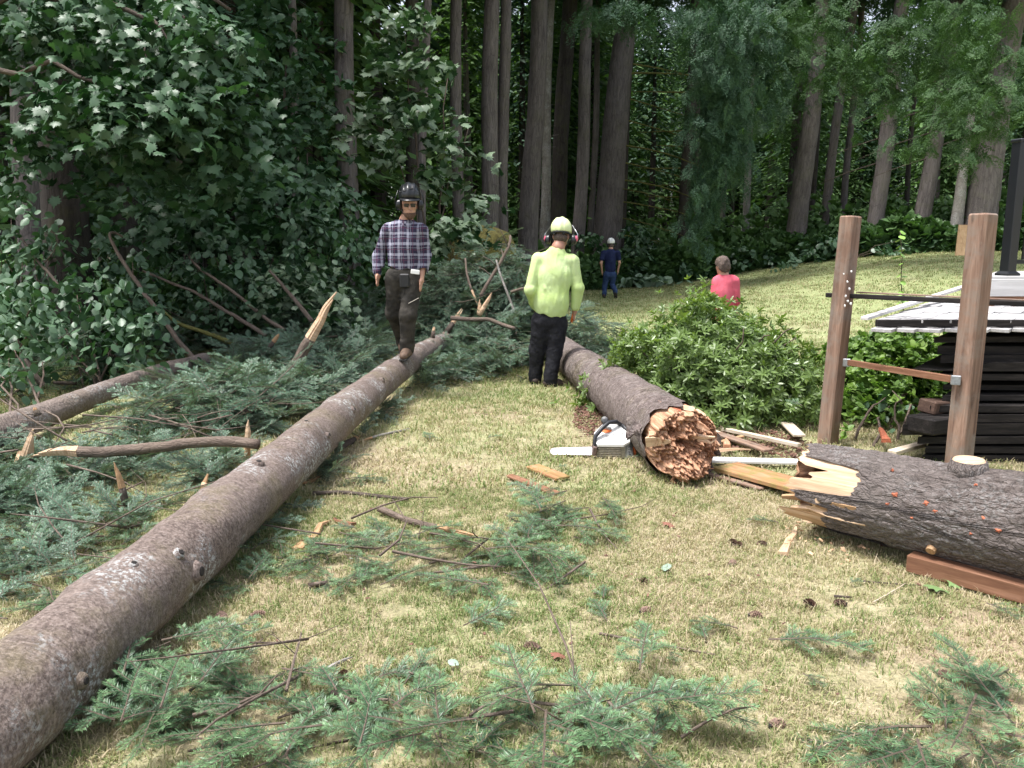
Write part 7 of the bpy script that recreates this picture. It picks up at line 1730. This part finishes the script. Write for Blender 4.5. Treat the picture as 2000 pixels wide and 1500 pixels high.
# wood chips and bark crumbs
def chips(label, poly, n, mat, seed, sz=(.012, .035)):
    r = np.random.default_rng(seed); G = [gnd(*q) for q in poly]; g2 = [(q.x, q.y) for q in G]; mb = MB(); k = 0
    x0, x1 = min(q[0] for q in g2), max(q[0] for q in g2); y0, y1 = min(q[1] for q in g2), max(q[1] for q in g2)
    while k < n:
        x, y = r.uniform(x0, x1), r.uniform(y0, y1)
        if not in_poly(x, y, g2): continue
        k += 1; L = r.uniform(*sz); mb.box(x, y, gz(x, y) + .015 + r.random() * .03, L, L * r.uniform(.3, .7), L * .18, Euler((r.normal() * .4, r.normal() * .4, r.uniform(0, 6.28))).to_matrix())
    o = mb.build('wood_chips', M[mat]); return tag(o, label, None, None, 'stuff')
M['chip'] = plain('red_bark_chips', (.15, .075, .052), .85, var=.5, scale=14); M['chip_pale'] = plain('pale_chips', (.55, .36, .22), .8, var=.35, scale=14)
chips('reddish bark chips spilled on the grass by the broken log', [(1125, 800), (1165, 790), (1210, 850), (1195, 868), (1150, 858), (1118, 835)], 650, 'chip', 3)
chips('bark crumbs and soil between the planks', [(1390, 850), (1500, 848), (1590, 870), (1560, 905), (1470, 890), (1400, 885)], 700, 'chip', 4)
chips('pale chips scattered below the debarked log end', [(1530, 1000), (1700, 1080), (1640, 1120), (1520, 1080)], 40, 'chip_pale', 5, (.01, .03))
chips('bark and wood crumbs strewn over the lawn', [(420, 1230), (760, 850), (1100, 760), (1500, 960), (1980, 1180), (1980, 1480), (300, 1480)], 260, 'chip', 6, (.006, .02))

# ------------------------------------------------------------------ fir boughs on the lawn, each a thing
def bough(px, py, yaw, s, k, label, group, tilt=0.0, roll=0.0, dz=.02):
    g = gnd(px, py); t = thing('fir_bough', label, 'fir bough', g + Vector((0, 0, dz)), group)
    place('twig', BOUGH[k][0], t); place('needles', BOUGH[k][1], t)
    t.rotation_euler = (roll, tilt, yaw); t.scale = (s, s, s); return t
def heap(group, ells, n, seed, s=(.55, 1.0), ks=(0, 1, 2, 3, 4, 5), dz=.10):
    """ells: (px, py, rx, ry, where) - the boughs of one small cluster are told apart by size and place"""
    r = np.random.default_rng(seed); tot = sum(e[2] * e[3] for e in ells)
    for (px, py, rx, ry, where) in ells:
        B = []
        for i in range(max(1, round(n * rx * ry / tot))):
            a = r.uniform(0, 6.283); q = r.random() ** .5; h = r.random()
            B.append(dict(px=px + math.cos(a) * q * rx, py=py + math.sin(a) * q * ry, yaw=r.uniform(0, 6.283), s=r.uniform(*s), k=int(r.choice(ks)), t=r.normal() * .07 - .01, ro=r.normal() * .2, h=h, w=None))
        for word, key in (('leftmost', lambda b: b['px']), ('rightmost', lambda b: -b['px']), ('nearest', lambda b: -b['py']), ('farthest', lambda b: b['py']), ('largest', lambda b: -b['s'] * (.4, .5, .58, .32, .24, .46)[b['k']]), ('smallest', lambda b: b['s'] * (.4, .5, .58, .32, .24, .46)[b['k']]), ('topmost', lambda b: -b['h']), ('lowest', lambda b: b['h'])):
            c = min(B, key=key)
            if c['w'] is None: c['w'] = word
        for b in B:
            bough(b['px'], b['py'], b['yaw'], b['s'], b['k'], (b['w'] + ' fir bough ' if b['w'] else 'fir bough amid those ') + where, group, b['t'], b['ro'], .015 + b['h'] ** 1.5 * dz)
heap('boughs of the bottom left pile', [(330, 1430, 150, 50, 'in the bottom left pile by the walked-on log'), (520, 1340, 100, 60, 'around the reddish bare twig, lower left'), (600, 1440, 130, 50, 'in the bottom pile left of centre'), (250, 1490, 110, 24, 'along the bottom edge beside the walked-on log'), (450, 1495, 160, 30, 'along the bottom edge, left of centre'), (310, 1330, 55, 36, 'beside the thin twig at the lower left')], 40, 901, (.75, 1.1), dz=.16)
heap('boughs of the bottom centre pile', [(800, 1470, 100, 40, 'along the bottom edge just left of centre'), (950, 1475, 110, 36, 'under the long bent bare twig at the bottom'), (1120, 1450, 120, 60, 'around the forked brown twig at the bottom'), (1290, 1480, 90, 34, 'right of the forked brown twig at the bottom'), (700, 1495, 90, 24, 'between the two bottom piles, at the edge'), (1220, 1410, 60, 36, 'behind and right of the forked brown twig')], 38, 902, (.75, 1.1), dz=.16)
heap('boughs of the bottom right pile', [(1900, 1440, 100, 50, 'in the bottom right corner pile'), (1980, 1390, 40, 60, 'at the right edge below the long cone'), (1760, 1480, 80, 26, 'at the bottom edge left of the right corner pile')], 14, 903, (.9, 1.3), dz=.12)
heap('boughs of the middle heap', [(1040, 1060, 100, 44, 'at the core of the middle heap'), (920, 1110, 55, 36, 'at the left side of the middle heap'), (1135, 1020, 60, 34, 'at the right side of the middle heap'), (1010, 1105, 80, 34, 'at the near side of the middle heap'), (960, 1155, 45, 20, 'in the tail below the middle heap')], 40, 904, (.65, 1.05), dz=.16)
heap('boughs scattered left of the middle heap', [(690, 1070, 60, 26, 'around the bit of lawn below the split pale wood'), (775, 1060, 50, 24, 'just left of the thick peeled stick'), (650, 1120, 50, 24, 'by the bit of reddish branch'), (740, 1140, 60, 20, 'in the spread between log and middle heap'), (600, 1090, 30, 24, 'left of the split pale wood')], 24, 905, (.55, .9), dz=.05)
heap('boughs along the walked-on log', [(470, 1150, 30, 30, 'tucked low against the walked-on log'), (720, 945, 50, 14, 'behind the dark level stick'), (400, 1300, 40, 34, 'between walked-on log and bottom left pile'), (540, 1080, 30, 34, 'against the middle of the walked-on log'), (830, 860, 30, 10, 'beside the pale stick with a burst end')], 18, 906, (.5, .85), dz=.04)
heap('boughs left of the walked-on log', [(60, 1110, 60, 24, 'on the grass by the grey stick, left edge'), (130, 1170, 50, 24, 'on the grass against the left of the walked-on log'), (200, 1085, 50, 24, 'near the lone cone left of the walked-on log'), (40, 1230, 30, 24, 'at the left edge where the log leaves the picture'), (300, 1000, 50, 16, 'by the foot of the upright broken stick'), (30, 1060, 40, 16, 'at the left edge behind the grey stick')], 24, 907, (.6, 1.0), dz=.05)
for (px, py, yw, s_, k, lb) in ((1185, 1225, 1.8, .55, 3, 'upright green sprig left of the plump cone'), (1178, 1180, 1.4, .5, 4, 'sprig just above the upright green one'), (1378, 1262, 1.5, .5, 4, 'short sprig standing at the end of the long grey twig'), (1500, 1262, -.4, .8, 5, 'long dark sprig on the right half of the lawn'), (1440, 1240, 2.9, .55, 3, 'dark sprig left of the long dark one'),
    (1568, 1330, -1.2, .42, 4, 'little sprig lying upright in the picture below the long dark one'), (1520, 1030, 3.0, .5, 3, 'blue sprig left of the bright pale splinter'), (1590, 1065, .2, .45, 4, 'blue sprig right of the bright pale splinter'), (1925, 1190, -1.3, .5, 3, 'sprig hanging from under the red brown beam'), (1985, 1195, -1.4, .45, 4, 'sprig at the right edge under the beam'),
    (1305, 1285, -1.4, .35, 4, 'tiny sprig hanging below the long grey twig'), (1250, 1252, 1.2, .35, 4, 'tiny sprig crossing the long grey twig'), (905, 1235, .6, .6, 0, 'sprig in the clear grass left of centre'), (960, 1215, .1, .4, 4, 'small blue sprig in the clear grass near the centre'), (1560, 900, 1.9, .5, 3, 'sprig caught on the splintered end of the dark scaly log'),
    (730, 1340, .4, .6, 3, 'sprig with a bright tip between the two bottom piles'), (790, 1350, 1.2, .5, 0, 'broad sprig between the two bottom piles'), (950, 862, .3, .4, 3, 'dark sprig far up on the open lawn'), (1270, 915, .3, .4, 4, 'sprig under the chainsaw'), (1235, 900, -.2, .45, 3, 'sprig at the right end of the chainsaw'), (1090, 920, .5, .3, 4, 'sprig near the orange plank piece'), (1660, 1150, .5, .3, 4, 'faint sprig on the right side of the lawn')):
    bough(px, py, yw, s_ * 1.35, k, lb, None, -.12, PR.gauss(0, .2), .03 if (px, py) != (1560, 900) else .42)
